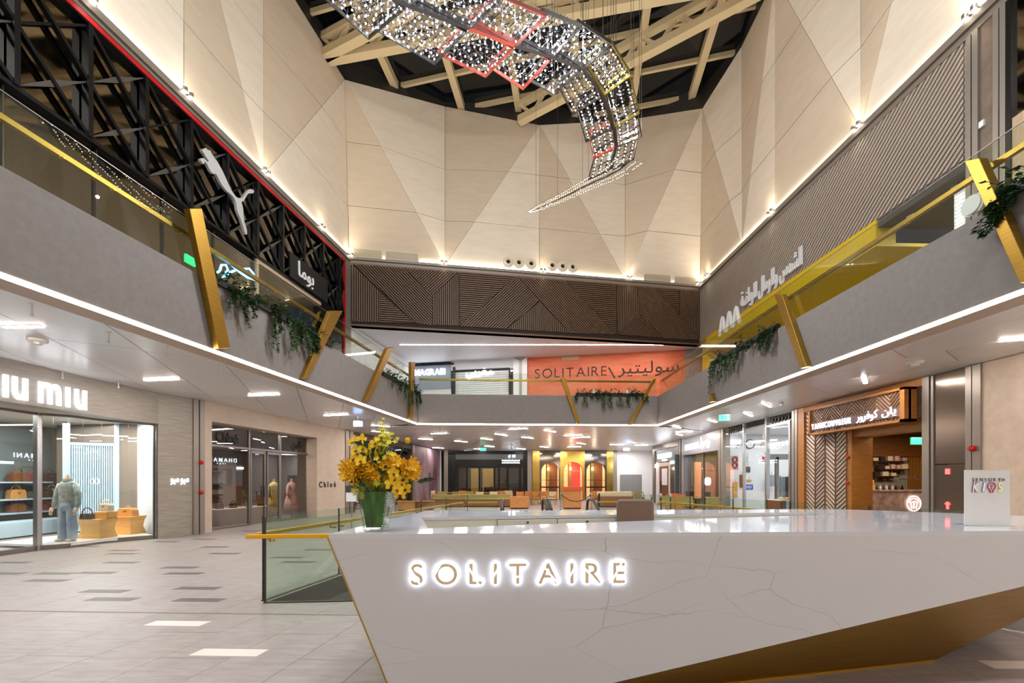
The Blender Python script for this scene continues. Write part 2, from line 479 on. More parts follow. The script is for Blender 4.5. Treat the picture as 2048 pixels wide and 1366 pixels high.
# upper floor slab behind the fascias
mb = MB()
for q in ([(-11.6, YB), (-7.3, YB), (-4.1, 18.45), (-7.9, 20.6)], [(6.6, YB), (13.0, YB), (13.0, 24), (6.45, 18.95)],
          [(-4.1, 18.6), (6.4, 19.1), (13, 24), (13, 27.5), (-9, 29), (-7.9, 20.6)]):
    mb.prism([(x, y, Z_SOF + 0.10) for x, y in ccw(q)], (0, 0, Z_UP - Z_SOF - 0.10))
struct(mb.build('floor_upper', 'floor_stone_pale'))

# ------------------------------------------------------------------ soffit of the ground level: long slanted panels with open joints
ceil = setting('ceiling', (0, 18, Z_SOF))
regs = [([(-7.6, YB), (-4.38, 18.2), (-7.95, 20.1), (-9.95, 9.84), (-10.1, 8.27), (-10.2, YB)], (-0.42, 1)),
        ([(6.86, YB), (9.4, YB), (9.62, 21.0), (6.7, 18.8)], (-0.55, 1)),
        ([(-4.38, 18.75), (6.7, 19.25), (9.62, 21.0), (11.3, 34.7), (-5.5, 34.7), (-7.95, 20.1)], (-0.5, 1))]
mb = MB()
for reg, d in regs: mb.prism([(x, y, Z_SOF + .045) for x, y in ccw(reg)], (0, 0, .05))
mb.build('void_lining', 'soffit_gap', ceil)
rnd = random.Random(11)
for reg, d in regs:
    d = Vector(d).normalized(); e = Vector((d.y, -d.x)); cc = Vector((0, 10))
    # convex parts only: split the region into a fan about its centre of gravity is not needed, the outlines are convex enough
    far = reg is regs[2][0]
    for i in range(-26, 27):
        off = rnd.uniform(0, 4.0)
        for j in range(-10, 12):
            L = 4.4
            o = cc + e * (i * 1.16) + d * (j * L + off - (i % 2) * 2.1)
            k = 0.25
            q = [o, o + e * 1.16 + d * k * .6, o + e * 1.16 + d * (L + k * .6), o + d * L]
            q = inset([(p.x, p.y) for p in q], 0.007)
            t = clipto(q, reg) if q else []
            if t and abs(area(t)) > 0.05:
                MB().prism([(x, y, Z_SOF) for x, y in t], (0, 0, .03)).build('ceiling_panel', 'soffit_panel', ceil)

# ------------------------------------------------------------------ cornice and folded upper walls
def cornice(name, w, z0=11.36):
    root = setting(name, w.pt(w.len / 2, Z_COR))
    mb = MB(); w.box(mb, -.1, w.len + .1, z0 + .16, Z_COR, -.6, .10); mb.build('upper_band', 'cornice', root)
    mb = MB(); w.box(mb, -.1, w.len + .1, z0, z0 + .15, -.6, .03); mb.build('lower_band', 'cornice', root)
    light('cove_light', 'AREA', w.pt(w.len / 2, Z_COR + .04, .0), COVE * w.len, (1, .90, .76), w.len * .98, .06, (0, 0, 0), parent=root, target=w.pt(w.len / 2, Z_COR + 5, .3))
    return root
COVE = 18
cornice('trim_4', LW); cornice('trim_5', RW); cornice('trim_6', BW, 11.42)

B_ = [(-10.99, -4), (-9.79, 4), (-9.18, 8), (-8.66, 11.48), (-8.22, 14.4), (-7.41, 19.78), (-3.16, 20.49), (1.34, 21.24), (5.71, 21.97), (9.79, 22.65),
      (9.89, 18.7), (9.95, 16.45), (10.04, 12.52), (10.13, 9.0), (10.26, 4), (10.46, -4)]
T_ = [(-8.6, -4), (-9.3, 4), (-9.6, 8.3), (-9.43, 12.5), (-8.4, 14.7), (-7.5, 19.5), (-3.22, 20.9), (1.39, 22.0), (5.64, 21.7), (9.2, 21.0),
      (9.5, 18.0), (9.4, 15.55), (9.5, 11.85), (9.5, 8.53), (9.2, 4), (8.5, -4)]
wall_up = setting('wall_upper', (1, 12, Z_COR))
CEN = Vector((1.0, 9.0, 15))
def facet(tri, m):
    tri = [Vector(p) for p in tri]
    n = (tri[1] - tri[0]).cross(tri[2] - tri[0]).normalized()
    c = (tri[0] + tri[1] + tri[2]) / 3
    if n.dot(CEN - c) < 0: n = -n
    # horizontal courses about 2.6 m high, tilted a little as in the photo
    zs = [Z_COR - .05, 13.9, 16.55, Z_TOP + 1.5]
    for k in range(3):
        pl = tri[:]
        for s, z in ((1, zs[k] + .001), (-1, zs[k + 1] - .001)):
            out = []
            for i in range(len(pl)):
                p, q = pl[i], pl[(i + 1) % len(pl)]; a, b = s * (p.z - z), s * (q.z - z)
                if a >= 0: out.append(p)
                if a * b < 0: out.append(p + (q - p) * (a / (a - b)))
            pl = out
            if len(pl) < 3: break
        if len(pl) < 3: continue
        cc = sum(pl, Vector()) / len(pl)
        ins = []
        for p in pl:
            dd = (cc - p); ins.append(p + dd.normalized() * min(.012, dd.length * .1))
        MB().prism(ins, -n * .05).build('wall_panel', m, wall_up)
apexT = {3, 5, 7, 9, 11, 13, 1, 15}
def along(p, z, k): return (p[0] * k, p[1] * k, EYE + (z - EYE) * k)   # rim corners alternate in and out so that the panels fold
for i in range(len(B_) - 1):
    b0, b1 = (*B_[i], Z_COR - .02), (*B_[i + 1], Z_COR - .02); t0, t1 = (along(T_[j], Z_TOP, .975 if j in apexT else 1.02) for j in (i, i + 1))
    if i in apexT: facet((t0, b0, b1), 'wall_beige_shaded'); facet((t0, t1, b1), 'wall_beige')
    else: facet((t1, b0, b1), 'wall_beige'); facet((t1, t0, b0), 'wall_beige_shaded')
mb = MB()                         # shell behind the open joints
for i in range(len(B_) - 1):
    o = lambda p, k=.45: ((p[0] - 1) * (1 + k / 9) + 1, (p[1] - 9) * (1 + k / 9) + 9)
    b0, b1, t0, t1 = o(B_[i]), o(B_[i + 1]), o(T_[i]), o(T_[i + 1])
    P = [(*b0, Z_COR - .3), (*b1, Z_COR - .3), (*t1, Z_TOP), (*t0, Z_TOP)]
    mb.add(P, [(0, 1, 2), (0, 2, 3)] if i in apexT and False else ([(0, 1, 3), (1, 2, 3)] if i in apexT else [(0, 1, 2), (0, 2, 3)]))
mat('panel_joint', (126, 106, 82), .8); mb.build('backing', 'panel_joint', wall_up)
# wall behind the viewer
w0 = setting('wall_front', (0, YB, 0))
MB().box(-11.5, 11, YB - .3, YB, 0, Z_TOP).build('panel', 'wall_beige', w0)

# ------------------------------------------------------------------ skylight: dark panes, glazing bars, box beams and trusses
sky = setting('ceiling_skylight', (1, 12, 20.6))
d1 = Vector((0.145, 1, 0)).normalized(); d2 = Vector((1, -0.235, 0)).normalized()
O = Vector((-2.5, 21.4, 19.98))
def bar(p, q, w, h, m, name, parent):
    p, q = Vector(p), Vector(q); t = (q - p).normalized(); sdir = t.cross(Vector((0, 0, 1)))
    if sdir.length < .05: sdir = Vector((1, 0, 0))
    sdir.normalize(); up = sdir.cross(t)
    b = MB(); b.prism([p - sdir * w / 2 - up * h / 2, p + sdir * w / 2 - up * h / 2, p + sdir * w / 2 + up * h / 2, p - sdir * w / 2 + up * h / 2], q - p)
    return b.build(name, m, parent)
SB, SR = 2.78, 1.88
for i in range(-3, 6):
    bar(O + d2 * (SB * i) - d1 * 26, O + d2 * (SB * i) + d1 * 3.2, .30, .34, 'roof_beam', 'rafter', sky)
for j in range(-12, 2):
    bar(O + d1 * (SR * j + .3) - d2 * 9.2 + Vector((0, 0, .1)), O + d1 * (SR * j + .3) + d2 * 15.3 + Vector((0, 0, .1)), .12, .2, 'roof_beam', 'glazing_bar', sky)
for i in range(-3, 5):
    for j in range(-12, 2):
        a = O + d2 * (SB * i + .02) + d1 * (SR * j + .32) + Vector((0, 0, .22))
        MB().prism([a, a + d2 * (SB - .04), a + d2 * (SB - .04) + d1 * (SR - .04), a + d1 * (SR - .04)], (0, 0, .03)).build('roof_pane', 'night_glass', sky)
def truss(name, p, q, z, h, n, dbl=0.0):
    root = setting(name, ((p[0] + q[0]) / 2, (p[1] + q[1]) / 2, z))
    p = Vector((p[0], p[1], z)); q = Vector((q[0], q[1], z)); up = Vector((0, 0, h))
    bar(p, q, .34, .30, 'roof_beam', 'lower_chord', root); bar(p + up, q + up, .26, .24, 'roof_beam', 'upper_chord', root)
    for k in range(n):
        a = p + (q - p) * (k / n); b = p + (q - p) * ((k + 1) / n)
        bar(a + up, (a + b) / 2, .13, .13, 'roof_beam', 'web_strut', root); bar((a + b) / 2, b + up, .13, .13, 'roof_beam', 'web_strut', root)
    return root
def tr(name, a, b, ext0, ext1, z=18.95, h=.78, n=8):
    p, q = hplane(*a, z), hplane(*b, z); d = (q - p).normalized(); p, q = p - d * ext0, q + d * ext1
    truss(name, (p.x, p.y), (q.x, q.y), z, h, n)
tr('trim_7', (1042, 240), (1490, 0), .1, .6, n=7)
tr('trim_8', (664, 117), (1295, -1), .5, 4.2, n=12)
tr('trim_9', (662, 104), (735, 66), .5, 11, n=9)
tr('trim_10', (560, -250), (1500, -330), 4, 4, n=10)
mb = MB()                         # closed roof round the glazed part
for i in range(len(T_) - 1):
    a2, b2 = (Vector(along(T_[j], Z_TOP, (.975 if j in apexT else 1.02) * 1.006)) for j in (i, i + 1))
    mb.add([a2, b2, Vector((b2.x, b2.y, 20.5)), Vector((a2.x, a2.y, 20.5))], [(0, 1, 2, 3)])
mb.build('rim', 'metal_dark', sky)
MB().box(-16, 16, -10, 30, 20.5, 20.7).build('roof_deck', 'night_glass', sky)
# ------------------------------------------------------------------ reception desk
def vein_mat(name):
    m = mat(name, (214, 210, 210), 0.22); nt = m.node_tree; b = nt.nodes['Principled BSDF']
    tc = nt.nodes.new('ShaderNodeTexCoord')
    prev = None
    for sc, rot, wid, seed in ((1.05, .55, .0030, 0.0), (.8, -.5, .0024, 7.3)):
        nz = nt.nodes.new('ShaderNodeTexNoise'); nz.inputs['Scale'].default_value = 2.6; nz.inputs['Detail'].default_value = 5; nz.inputs['Roughness'].default_value = .55
        nt.links.new(tc.outputs['Object'], nz.inputs['Vector'])
        ad = nt.nodes.new('ShaderNodeMix'); ad.data_type = 'VECTOR'; ad.inputs['Factor'].default_value = .10
        nt.links.new(tc.outputs['Object'], ad.inputs['A']); nt.links.new(nz.outputs['Color'], ad.inputs['B'])
        mp = nt.nodes.new('ShaderNodeMapping'); mp.inputs['Rotation'].default_value = (0, rot, 0); mp.inputs['Location'].default_value = (seed, seed, seed)
        mp.inputs['Scale'].default_value = (sc * .62, sc, sc * 1.5)
        nt.links.new(ad.outputs['Result'], mp.inputs[0])
        vo = nt.nodes.new('ShaderNodeTexVoronoi'); vo.feature = 'DISTANCE_TO_EDGE'; vo.inputs['Scale'].default_value = 1.0
        nt.links.new(mp.outputs[0], vo.inputs['Vector'])
        r = nt.nodes.new('ShaderNodeMapRange'); r.inputs['From Min'].default_value = 0; r.inputs['From Max'].default_value = wid; r.inputs['To Min'].default_value = 1; r.inputs['To Max'].default_value = 0
        nt.links.new(vo.outputs['Distance'], r.inputs['Value'])
        if prev is None: prev = r.outputs[0]
        else:
            mx = nt.nodes.new('ShaderNodeMath'); mx.operation = 'MAXIMUM'; nt.links.new(prev, mx.inputs[0]); nt.links.new(r.outputs[0], mx.inputs[1]); prev = mx.outputs[0]
    # veins fade in and out
    n = nt.nodes.new('ShaderNodeTexNoise'); n.inputs['Scale'].default_value = 1.6; nt.links.new(tc.outputs['Object'], n.inputs['Vector'])
    r = nt.nodes.new('ShaderNodeMapRange'); r.inputs['From Min'].default_value = .38; r.inputs['From Max'].default_value = .62; r.inputs['To Min'].default_value = 0.0; r.inputs['To Max'].default_value = .5
    nt.links.new(n.outputs['Fac'], r.inputs['Value'])
    ml = nt.nodes.new('ShaderNodeMath'); ml.operation = 'MULTIPLY'; nt.links.new(prev, ml.inputs[0]); nt.links.new(r.outputs[0], ml.inputs[1])
    mx = nt.nodes.new('ShaderNodeMix'); mx.data_type = 'RGBA'; mx.inputs['A'].default_value = srgb(204, 206, 211); mx.inputs['B'].default_value = srgb(118, 112, 112)
    nt.links.new(ml.outputs[0], mx.inputs['Factor']); nt.links.new(mx.outputs['Result'], b.inputs['Base Color'])
    return m
vein_mat('quartz'); mat('quartz_top', (208, 211, 220), 0.05, spec=0.7)
mat('brass_sheet', (158, 120, 34), 0.36, metal=0.7, noise=(1.5, (142, 106, 28), 4, (1, 1, 40)))
mat('cream_panel', (214, 212, 202), 0.5); mat('letter_gold', (232, 214, 180), 0.45)
mat('halo', (255, 255, 255), 0.5, emit=(236, 238, 255), strength=4.5)
ZD = 1.20
desk = thing('reception_desk', 'large faceted white stone reception desk with brass underside and glowing lettering', 'reception desk', (1.6, 4.0, 0))
OUTER = [(-1.257, 2.98), (4.75, 3.20), (5.25, 4.45), (4.78, 5.0), (4.1, 5.55), (-1.03, 5.19)]
INNER = [(-.645, 3.34), (3.55, 4.72), (3.5, 5.02), (1.64, 4.72), (-.90, 4.32)]
# worktop: ring of outer and inner outline
mb = MB()
def ring(mb, out, inn, link, z0, z1):
    no, ni = len(out), len(inn)
    vs = [(x, y, z1) for x, y in out] + [(x, y, z1) for x, y in inn] + [(x, y, z0) for x, y in out] + [(x, y, z0) for x, y in inn]
    fs = []
    for f in link: fs.append(f); fs.append(tuple((i + no + ni) for i in reversed(f)))
    for i in range(no): j = (i + 1) % no; fs.append((i + no + ni, j + no + ni, j, i))
    for i in range(ni): j = (i + 1) % ni; fs.append((no + i, no + j, no + j + no + ni, no + i + no + ni))
    mb.add(vs, fs)
ring(mb, OUTER, INNER, [(0, 1, 7, 6), (1, 2, 3, 7), (3, 4, 8, 7), (4, 5, 10, 9), (4, 9, 8), (5, 0, 6, 10)], ZD - .03, ZD)
mb.build('worktop', 'quartz_top', desk)
# white front: vertical slab with a raking lower edge
F = Wall(OUTER[0], OUTER[1], inside=(0, 0))
BL, BM, BR = (0.47, 0.0), (1.29, 0.0), (F.len, 1.02)
mb = MB(); F.poly(mb, [(0, ZD - .03), BL, BM, BR, (F.len, ZD - .03)], -.03, 0.0); mb.build('front_panel', 'quartz', desk)
# left flank, leaning under the top like the front edge
mb = MB()
a, b = Vector((*OUTER[0], ZD - .03)), Vector((*OUTER[5], ZD - .03)); c, d = F.pt(*BL), Vector((-.62, 5.0, 0))
mb.prism([a, c, d, b], Vector((.03, 0, 0))); mb.build('side_panel', 'quartz', desk)
bar(a + Vector((-.004, .0, 0)), c + Vector((-.004, 0, 0)), .008, .008, 'gold', 'edge_trim', desk)
# brass undercut
p0 = F.pt(*BM); p1 = Vector((3.66, 3.78, 0)); pm = F.pt(F.len * .74, BM[1] + (BR[1] - BM[1]) * ((F.len * .74 - BM[0]) / (BR[0] - BM[0])))
pe = F.pt(*BR); pr = Vector((5.25, 4.45, 1.0)); pb = Vector((4.95, 4.25, .24))
mb = MB(); mb.add([p0, p1, pm], [(0, 1, 2)]); mb.build('brass_front', 'brass_sheet', desk)
mb = MB(); mb.add([p1, pb, pe, pm, pr, Vector((5.25, 4.45, ZD - .03)), Vector((4.75, 3.2, ZD - .03))], [(0, 1, 2, 3), (1, 4, 2), (4, 5, 6, 2)]); mb.build('brass_end', 'brass_sheet', desk)
bar(F.pt(BM[0] + .3, 0.008, -.03), p1 + Vector((0, -.01, .008)), .02, .016, 'gold', 'plinth_trim', desk)
# rear body and inner faces
mb = MB()
pts = [(-1.0, 5.12), (4.05, 5.48), (4.7, 4.95), (4.2, 4.4), (3.66, 3.9)]
for q, r in ((OUTER[5], OUTER[4]), (OUTER[4], OUTER[3]), (OUTER[3], OUTER[2])):
    w = Wall(q, r, inside=(2, 4.4)); w.box(mb, 0, w.len, 0.02, ZD - .03, .0, .03)
mb.build('rear_panel', 'quartz', desk)
mb = MB()
for i in range(5):
    w = Wall(INNER[i], INNER[(i + 1) % 5], inside=(1.2, 4.3)); w.box(mb, 0, w.len, 0.02, ZD - .03, -.03, -.005)
mb.build('inner_lining', 'cream_panel', desk)
W2 = Wall(INNER[4], INNER[3], inside=(1, 3))
mb = MB(); W2.box(mb, W2.upx(994), W2.len - .02, ZD - .27, ZD - .03, -.008, .003); mb.build('drawer_gap_shade', 'metal_dark', desk)  # dark sheet behind the drawers, standing in for shade in their gaps
xs = [994, 1114, 1231, 1330]
for k in range(3):
    u0, u1 = W2.upx(xs[k]), min(W2.upx(xs[k + 1]), W2.len - .02)
    mb = MB(); W2.box(mb, u0 + .004, u1 - .004, ZD - .26, ZD - .036, -.01, .014); dr = mb.build('drawer', 'cream_panel', desk, bevel=.003)
    mb = MB(); c = W2.pt((u0 + u1) / 2, ZD - .066, .014); mb.tube([c, c + W2.n * .02], .011, 10); mb.build('lock', 'metal_dark', dr)
# halo-lit stencil lettering
xs = [823, 874, 936, 981, 1016, 1070, 1128, 1163, 1222]
F2 = F
names = 'SOLITAIRE'
sg = desk
cutl = {'S': (R(-58), (.62, .14), .055), 'O': (R(60), (.2, .85), .055), 'L': (R(-60), (.2, .52), .055), 'I': (R(60), (.5, .5), .055), 'T': (R(8), (.5, .33), .055),
        'A': (R(-50), (.45, .6), .05), 'R': (R(-48), (.2, .5), .05), 'E': (R(62), (.25, .45), .055)}
uL = F.upx(823)
zb = F.uz(1030, 1166)[1]; zt = F.uz(1030, 1125)[1]
size = (zt - zb) / .70
lettering('SOLITAIRE', F.pt(uL, zb, 0.0), F.u, (0, 0, 1), F.n, size, .006, 'letter_gold', sg, width=F.upx(1248) - uL, offset=.008, back=('halo', .022, .02),
          cuts=[cutl[c] for c in 'SOLITAIRE'], name='letter')
# ------------------------------------------------------------------ upper level, left: black lattice shopfront
mat('shard', (92, 88, 84), 0.35, metal=0.5); mat('sign_white', (232, 232, 232), 0.4); mat('sign_glow', (255, 255, 255), 0.5, emit=(238, 244, 255), strength=4)
mat('emblem_grey', (176, 174, 172), .4); mat('shop_beige', (188, 168, 138), 0.6); mat('charcoal', (62, 58, 60), 0.55)
mat('neon_blue', (80, 160, 255), 0.4, emit=(90, 170, 255), strength=6); mat('neon_green', (40, 200, 110), 0.4, emit=(30, 190, 100), strength=1.6)
wl = setting('wall_left_upper', LW.pt(12, 8))
uE = LW.upx(686); uP = LW.upx(640); uO = LW.upx(515)
mb = MB(); LW.box(mb, 0, uE, 8.79, 11.36, -.25, -.05); mb.build('mirror_glass', 'mirror_black', wl)
mb = MB(); LW.box(mb, 0, uE, 11.17, 11.36, -.05, .10); mb.build('top_beam', 'black_frame', wl)
mb = MB(); LW.box(mb, 0, uE, 11.20, 11.31, .10, .13); mb.build('red_strip', 'red_paint', wl)
mb = MB(); LW.box(mb, uE - .09, uE, 5.0, 11.31, -.2, .13); mb.build('red_strip', 'red_paint', wl)
mb = MB(); LW.box(mb, uE, LW.len + .05, 5.0, 11.36, -.25, .08); mb.build('pier', 'metal_grey', wl)
mb = MB(); LW.box(mb, uP, uE - .09, 5.0, 8.79, -.3, .06); mb.build('black_jamb', 'black_frame', wl)
mb = MB(); LW.box(mb, uO, uP, 5.0, 8.6, -2.6, -2.5); mb.build('recess_back', 'shop_beige', wl)
mb = MB(); LW.box(mb, uO, uP, 8.6, 8.78, -2.6, .05); mb.build('recess_soffit', 'shop_beige', wl)
mb = MB(); LW.box(mb, uO - .1, uO, 5.0, 8.79, -2.6, .05); mb.build('recess_side', 'shop_beige', wl)
k = 0; u = uO - .1
while u > 1.6:
    mb = MB(); LW.box(mb, u - 1.55, u - .02, 5.0, 8.74, -.12, -.08); mb.build('shop_pane', 'mirror_black', wl)
    mb = MB(); LW.box(mb, u - .02, u, 5.0, 8.74, -.12, -.02); mb.build('mullion', 'metal_dark', wl)
    u -= 1.55
lat = thing('lattice_screen', 'black steel lattice of crossing bars over dark mirror glass on the upper left shopfront', 'lattice', LW.pt(14, 8.79, .1))
u0 = LW.upx(374); s = (LW.upx(603) - u0) / 4
ZL = (8.79, 9.95, 11.14)
mb = MB(); LW.box(mb, 0, uE - .09, 8.72, 8.80, -.08, .12); mb.build('bottom_rail', 'black_frame', lat)
def wbar(w, p, q, wd, d0, d1, m, name, par, kite=None):
    (ua, za), (ub, zb) = p, q; L = math.hypot(ub - ua, zb - za); nx, nz = -(zb - za) / L, (ub - ua) / L
    mb = MB()
    if kite:
        um, zm = (ua + ub) / 2, (za + zb) / 2
        w.poly(mb, [(ua, za), (um + nx * kite, zm + nz * kite), (ub, zb), (um - nx * kite, zm - nz * kite)], d0, d1)
    else: w.poly(mb, [(ua + nx * wd / 2, za + nz * wd / 2), (ub + nx * wd / 2, zb + nz * wd / 2), (ub - nx * wd / 2, zb - nz * wd / 2), (ua - nx * wd / 2, za - nz * wd / 2)], d0, d1)
    return mb.build(name, m, par)
kk = -11
while u0 + kk * s < uE - .3:
    ua = u0 + kk * s; ub = min(ua + s, uE - .1); kk += 1
    if ua < .1: continue
    wbar(LW, (ua, ZL[0]), (ua, ZL[2]), .09, -.02, .16, 'black_frame', 'upright', lat)
    for r in range(2):
        wbar(LW, (ua, ZL[r + 1]), (ub, ZL[r]), .075, .02, .13, 'black_frame', 'diagonal_bar', lat)
        wbar(LW, (ua, ZL[r]), (ub, ZL[r + 1]), .04, .0, .09, 'black_frame', 'diagonal_bar', lat)
        if (kk + r) % 2 == 0 or r == 0: wbar(LW, (ua, ZL[r]), (ub, ZL[r + 1]), .04, .09, .10, 'shard', 'facet_plate', lat, kite=.055)
# leaping cat emblem
cat = [(132, 118), (150, 100), (180, 92), (192, 112), (206, 118), (220, 116), (245, 165), (270, 200), (300, 240), (330, 290), (362, 350), (400, 430), (440, 520), (480, 598), (512, 640), (540, 660),
       (572, 664), (600, 648), (625, 610), (650, 575), (680, 558), (710, 563), (724, 585), (715, 606), (690, 610), (668, 606), (646, 622), (626, 660), (606, 692), (580, 706), (592, 750), (600, 800),
       (604, 860), (612, 930), (628, 980), (642, 1030), (642, 1072), (628, 1076), (616, 1045), (604, 1000), (588, 950), (572, 900), (548, 850), (530, 800), (524, 750), (514, 700), (490, 652), (450, 612),
       (410, 580), (370, 530), (338, 480), (310, 420), (288, 384), (256, 386), (230, 360), (205, 312), (185, 272), (160, 242), (158, 262), (146, 276), (134, 262), (116, 238), (112, 218), (132, 206), (158, 214), (192, 250), (208, 238),
       (188, 212), (170, 185), (156, 160), (142, 140)]
pu = [LW.uz(380 + x / 5.69, 280 + y / 5.69, .34) for x, y in cat]
def flat_solid(w, uz, d0, d1):
    bm = bmesh.new(); vs = [bm.verts.new(w.pt(a, b, d0)) for a, b in uz]; es = [bm.edges.new((vs[i], vs[(i + 1) % len(vs)])) for i in range(len(vs))]
    r = bmesh.ops.triangle_fill(bm, edges=es, use_beauty=True)
    r = bmesh.ops.extrude_face_region(bm, geom=bm.faces[:])
    for e in r['geom']:
        if isinstance(e, bmesh.types.BMVert): e.co += w.n * (d1 - d0)
    bmesh.ops.recalc_face_normals(bm, faces=bm.faces[:]); bm.verts.index_update()
    mb = MB(); mb.add([v.co.copy() for v in bm.verts], [tuple(v.index for v in f.verts) for f in bm.faces]); bm.free(); return mb
em = thing('cat_emblem', 'pale grey leaping cat emblem fixed on the black lattice', 'emblem', LW.pt(*LW.uz(450, 400, .34), .34))
flat_solid(LW, pu, .28, .36).build('silhouette', 'emblem_grey', em)
mb = MB()
for px, py in ((430, 350), (475, 410)):
    c = LW.pt(*LW.uz(px, py, .28), .28); mb.tube([c, c - LW.n * .22], .025, 6)
mb.build('fixing', 'black_frame', em)
sg = thing('arabic_sign', 'white Arabic lettering on a black panel at the far end of the lattice', 'sign', LW.pt(*LW.uz(610, 560, .2), .2))
ua, za = LW.uz(592, 592, .2); ub, zb = LW.uz(634, 528, .2)
mb = MB(); LW.box(mb, LW.upx(580, .17), LW.upx(655, .17), 8.8, 9.7, .13, .18); mb.build('backing_panel', 'black_matte', sg)
ua, za = LW.uz(597, 580, .2); ub = LW.upx(627, .2)
arabic_word('بوما', LW.pt(ua, 8.86, .18), LW.u, (0, 0, 1), LW.n, ub - ua, .72, .05, 'sign_white', sg)

# ------------------------------------------------------------------ glass balustrades on the fascias
def balustrade(name, w, u0, u1, label, step=1.75, ztop=6.12, zr=5.86, d=-.07, first=0.0):
    root = thing(name, label, 'balustrade', w.pt((u0 + u1) / 2, Z_FAS, d))
    u = u0 + first
    us = [u0] + [u0 + first + step * k for k in range(1 if first == 0 else 0, 60) if u0 + .2 < u0 + first + step * k < u1 - .2] + [u1]
    for a, b in zip(us[:-1], us[1:]):
        mb = MB(); w.box(mb, a + .008, b - .008, Z_FAS - .02, ztop, d - .008, d + .008); mb.build('glass_panel', 'glass_rail', root)
        mb = MB(); w.box(mb, a + .008, b - .008, ztop, ztop + .006, d - .008, d + .008); mb.build('glass_edge', 'metal_grey', root)
        for t in (.18, .82):
            c = w.pt(a + (b - a) * t, zr - .06, d); mb = MB(); mb.tube([c, c - w.n * .07, c - w.n * .07 + Vector((0, 0, .05))], .012, 6); mb.build('bracket', 'gold', root)
    mb = MB(); w.box(mb, u0, u1, zr - .035, zr + .035, d - .12, d - .05); mb.build('handrail', 'gold_satin', root)
    mb = MB(); w.box(mb, u0, u1, Z_FAS - .01, Z_FAS + .02, d - .03, d + .03); mb.build('base_channel', 'metal_grey', root)
    return root
fu = LF.upx(190) % 1.75
balustrade('balustrade', LF, 0, LF.len - .05, 'glass balustrade with brass handrail along the left balcony', first=fu)
balustrade('balustrade', RF, 0, RF.len - .05, 'glass balustrade with brass handrail along the right balcony', first=RF.upx(1768) % 1.75)
balustrade('balustrade', BF, .05, BF.len - .05, 'glass balustrade with brass handrail along the far balcony')
# brass fins leaning across fascia and glass
def fin(w, quad, label, thick=.13):
    q = [w.uz(x, y, .05) for x, y in quad]
    mb = MB(); w.poly(mb, q, 0.012, thick)
    o = mb.build('brass_fin', 'gold_satin', bevel=.006)
    return tag(o, label, 'fin', 'brass fins on the balcony fascias')
fin(LF, [(371, 418), (396, 418), (453, 696), (430, 698)], 'tall brass fin nearest on the left fascia, beside the lattice emblem')
fin(LF, [(656, 622), (680, 622), (612, 754), (601, 757)], 'brass fin at the end of the long ivy planter on the left fascia')
fin(LF, [(770, 697), (784, 694), (736, 797), (725, 803)], 'brass fin beside the short ivy clump on the left fascia')
fin(LF, [(819, 724), (827, 724), (822, 838), (818, 838)], 'slim brass fin at the far end of the left fascia')
fin(RF, [(1554, 588), (1570, 588), (1620, 733), (1607, 737)], 'brass fin at the near end of the ivy on the right fascia')
fin(RF, [(1940, 322), (1970, 316), (2080, 560), (2052, 566)], 'large brass fin at the right picture edge')
fin(RF, [(1425, 790), (1426, 786), (1431, 803), (1422, 805)], 'short brass fin end low on the right fascia')
fin(BF, [(1121, 757), (1130, 757), (1160, 848), (1154, 850)], 'brass fin left of the ivy on the far fascia')
fin(BF, [(1304, 760), (1312, 758), (1262, 850), (1256, 850)], 'brass fin right of the ivy on the far fascia')

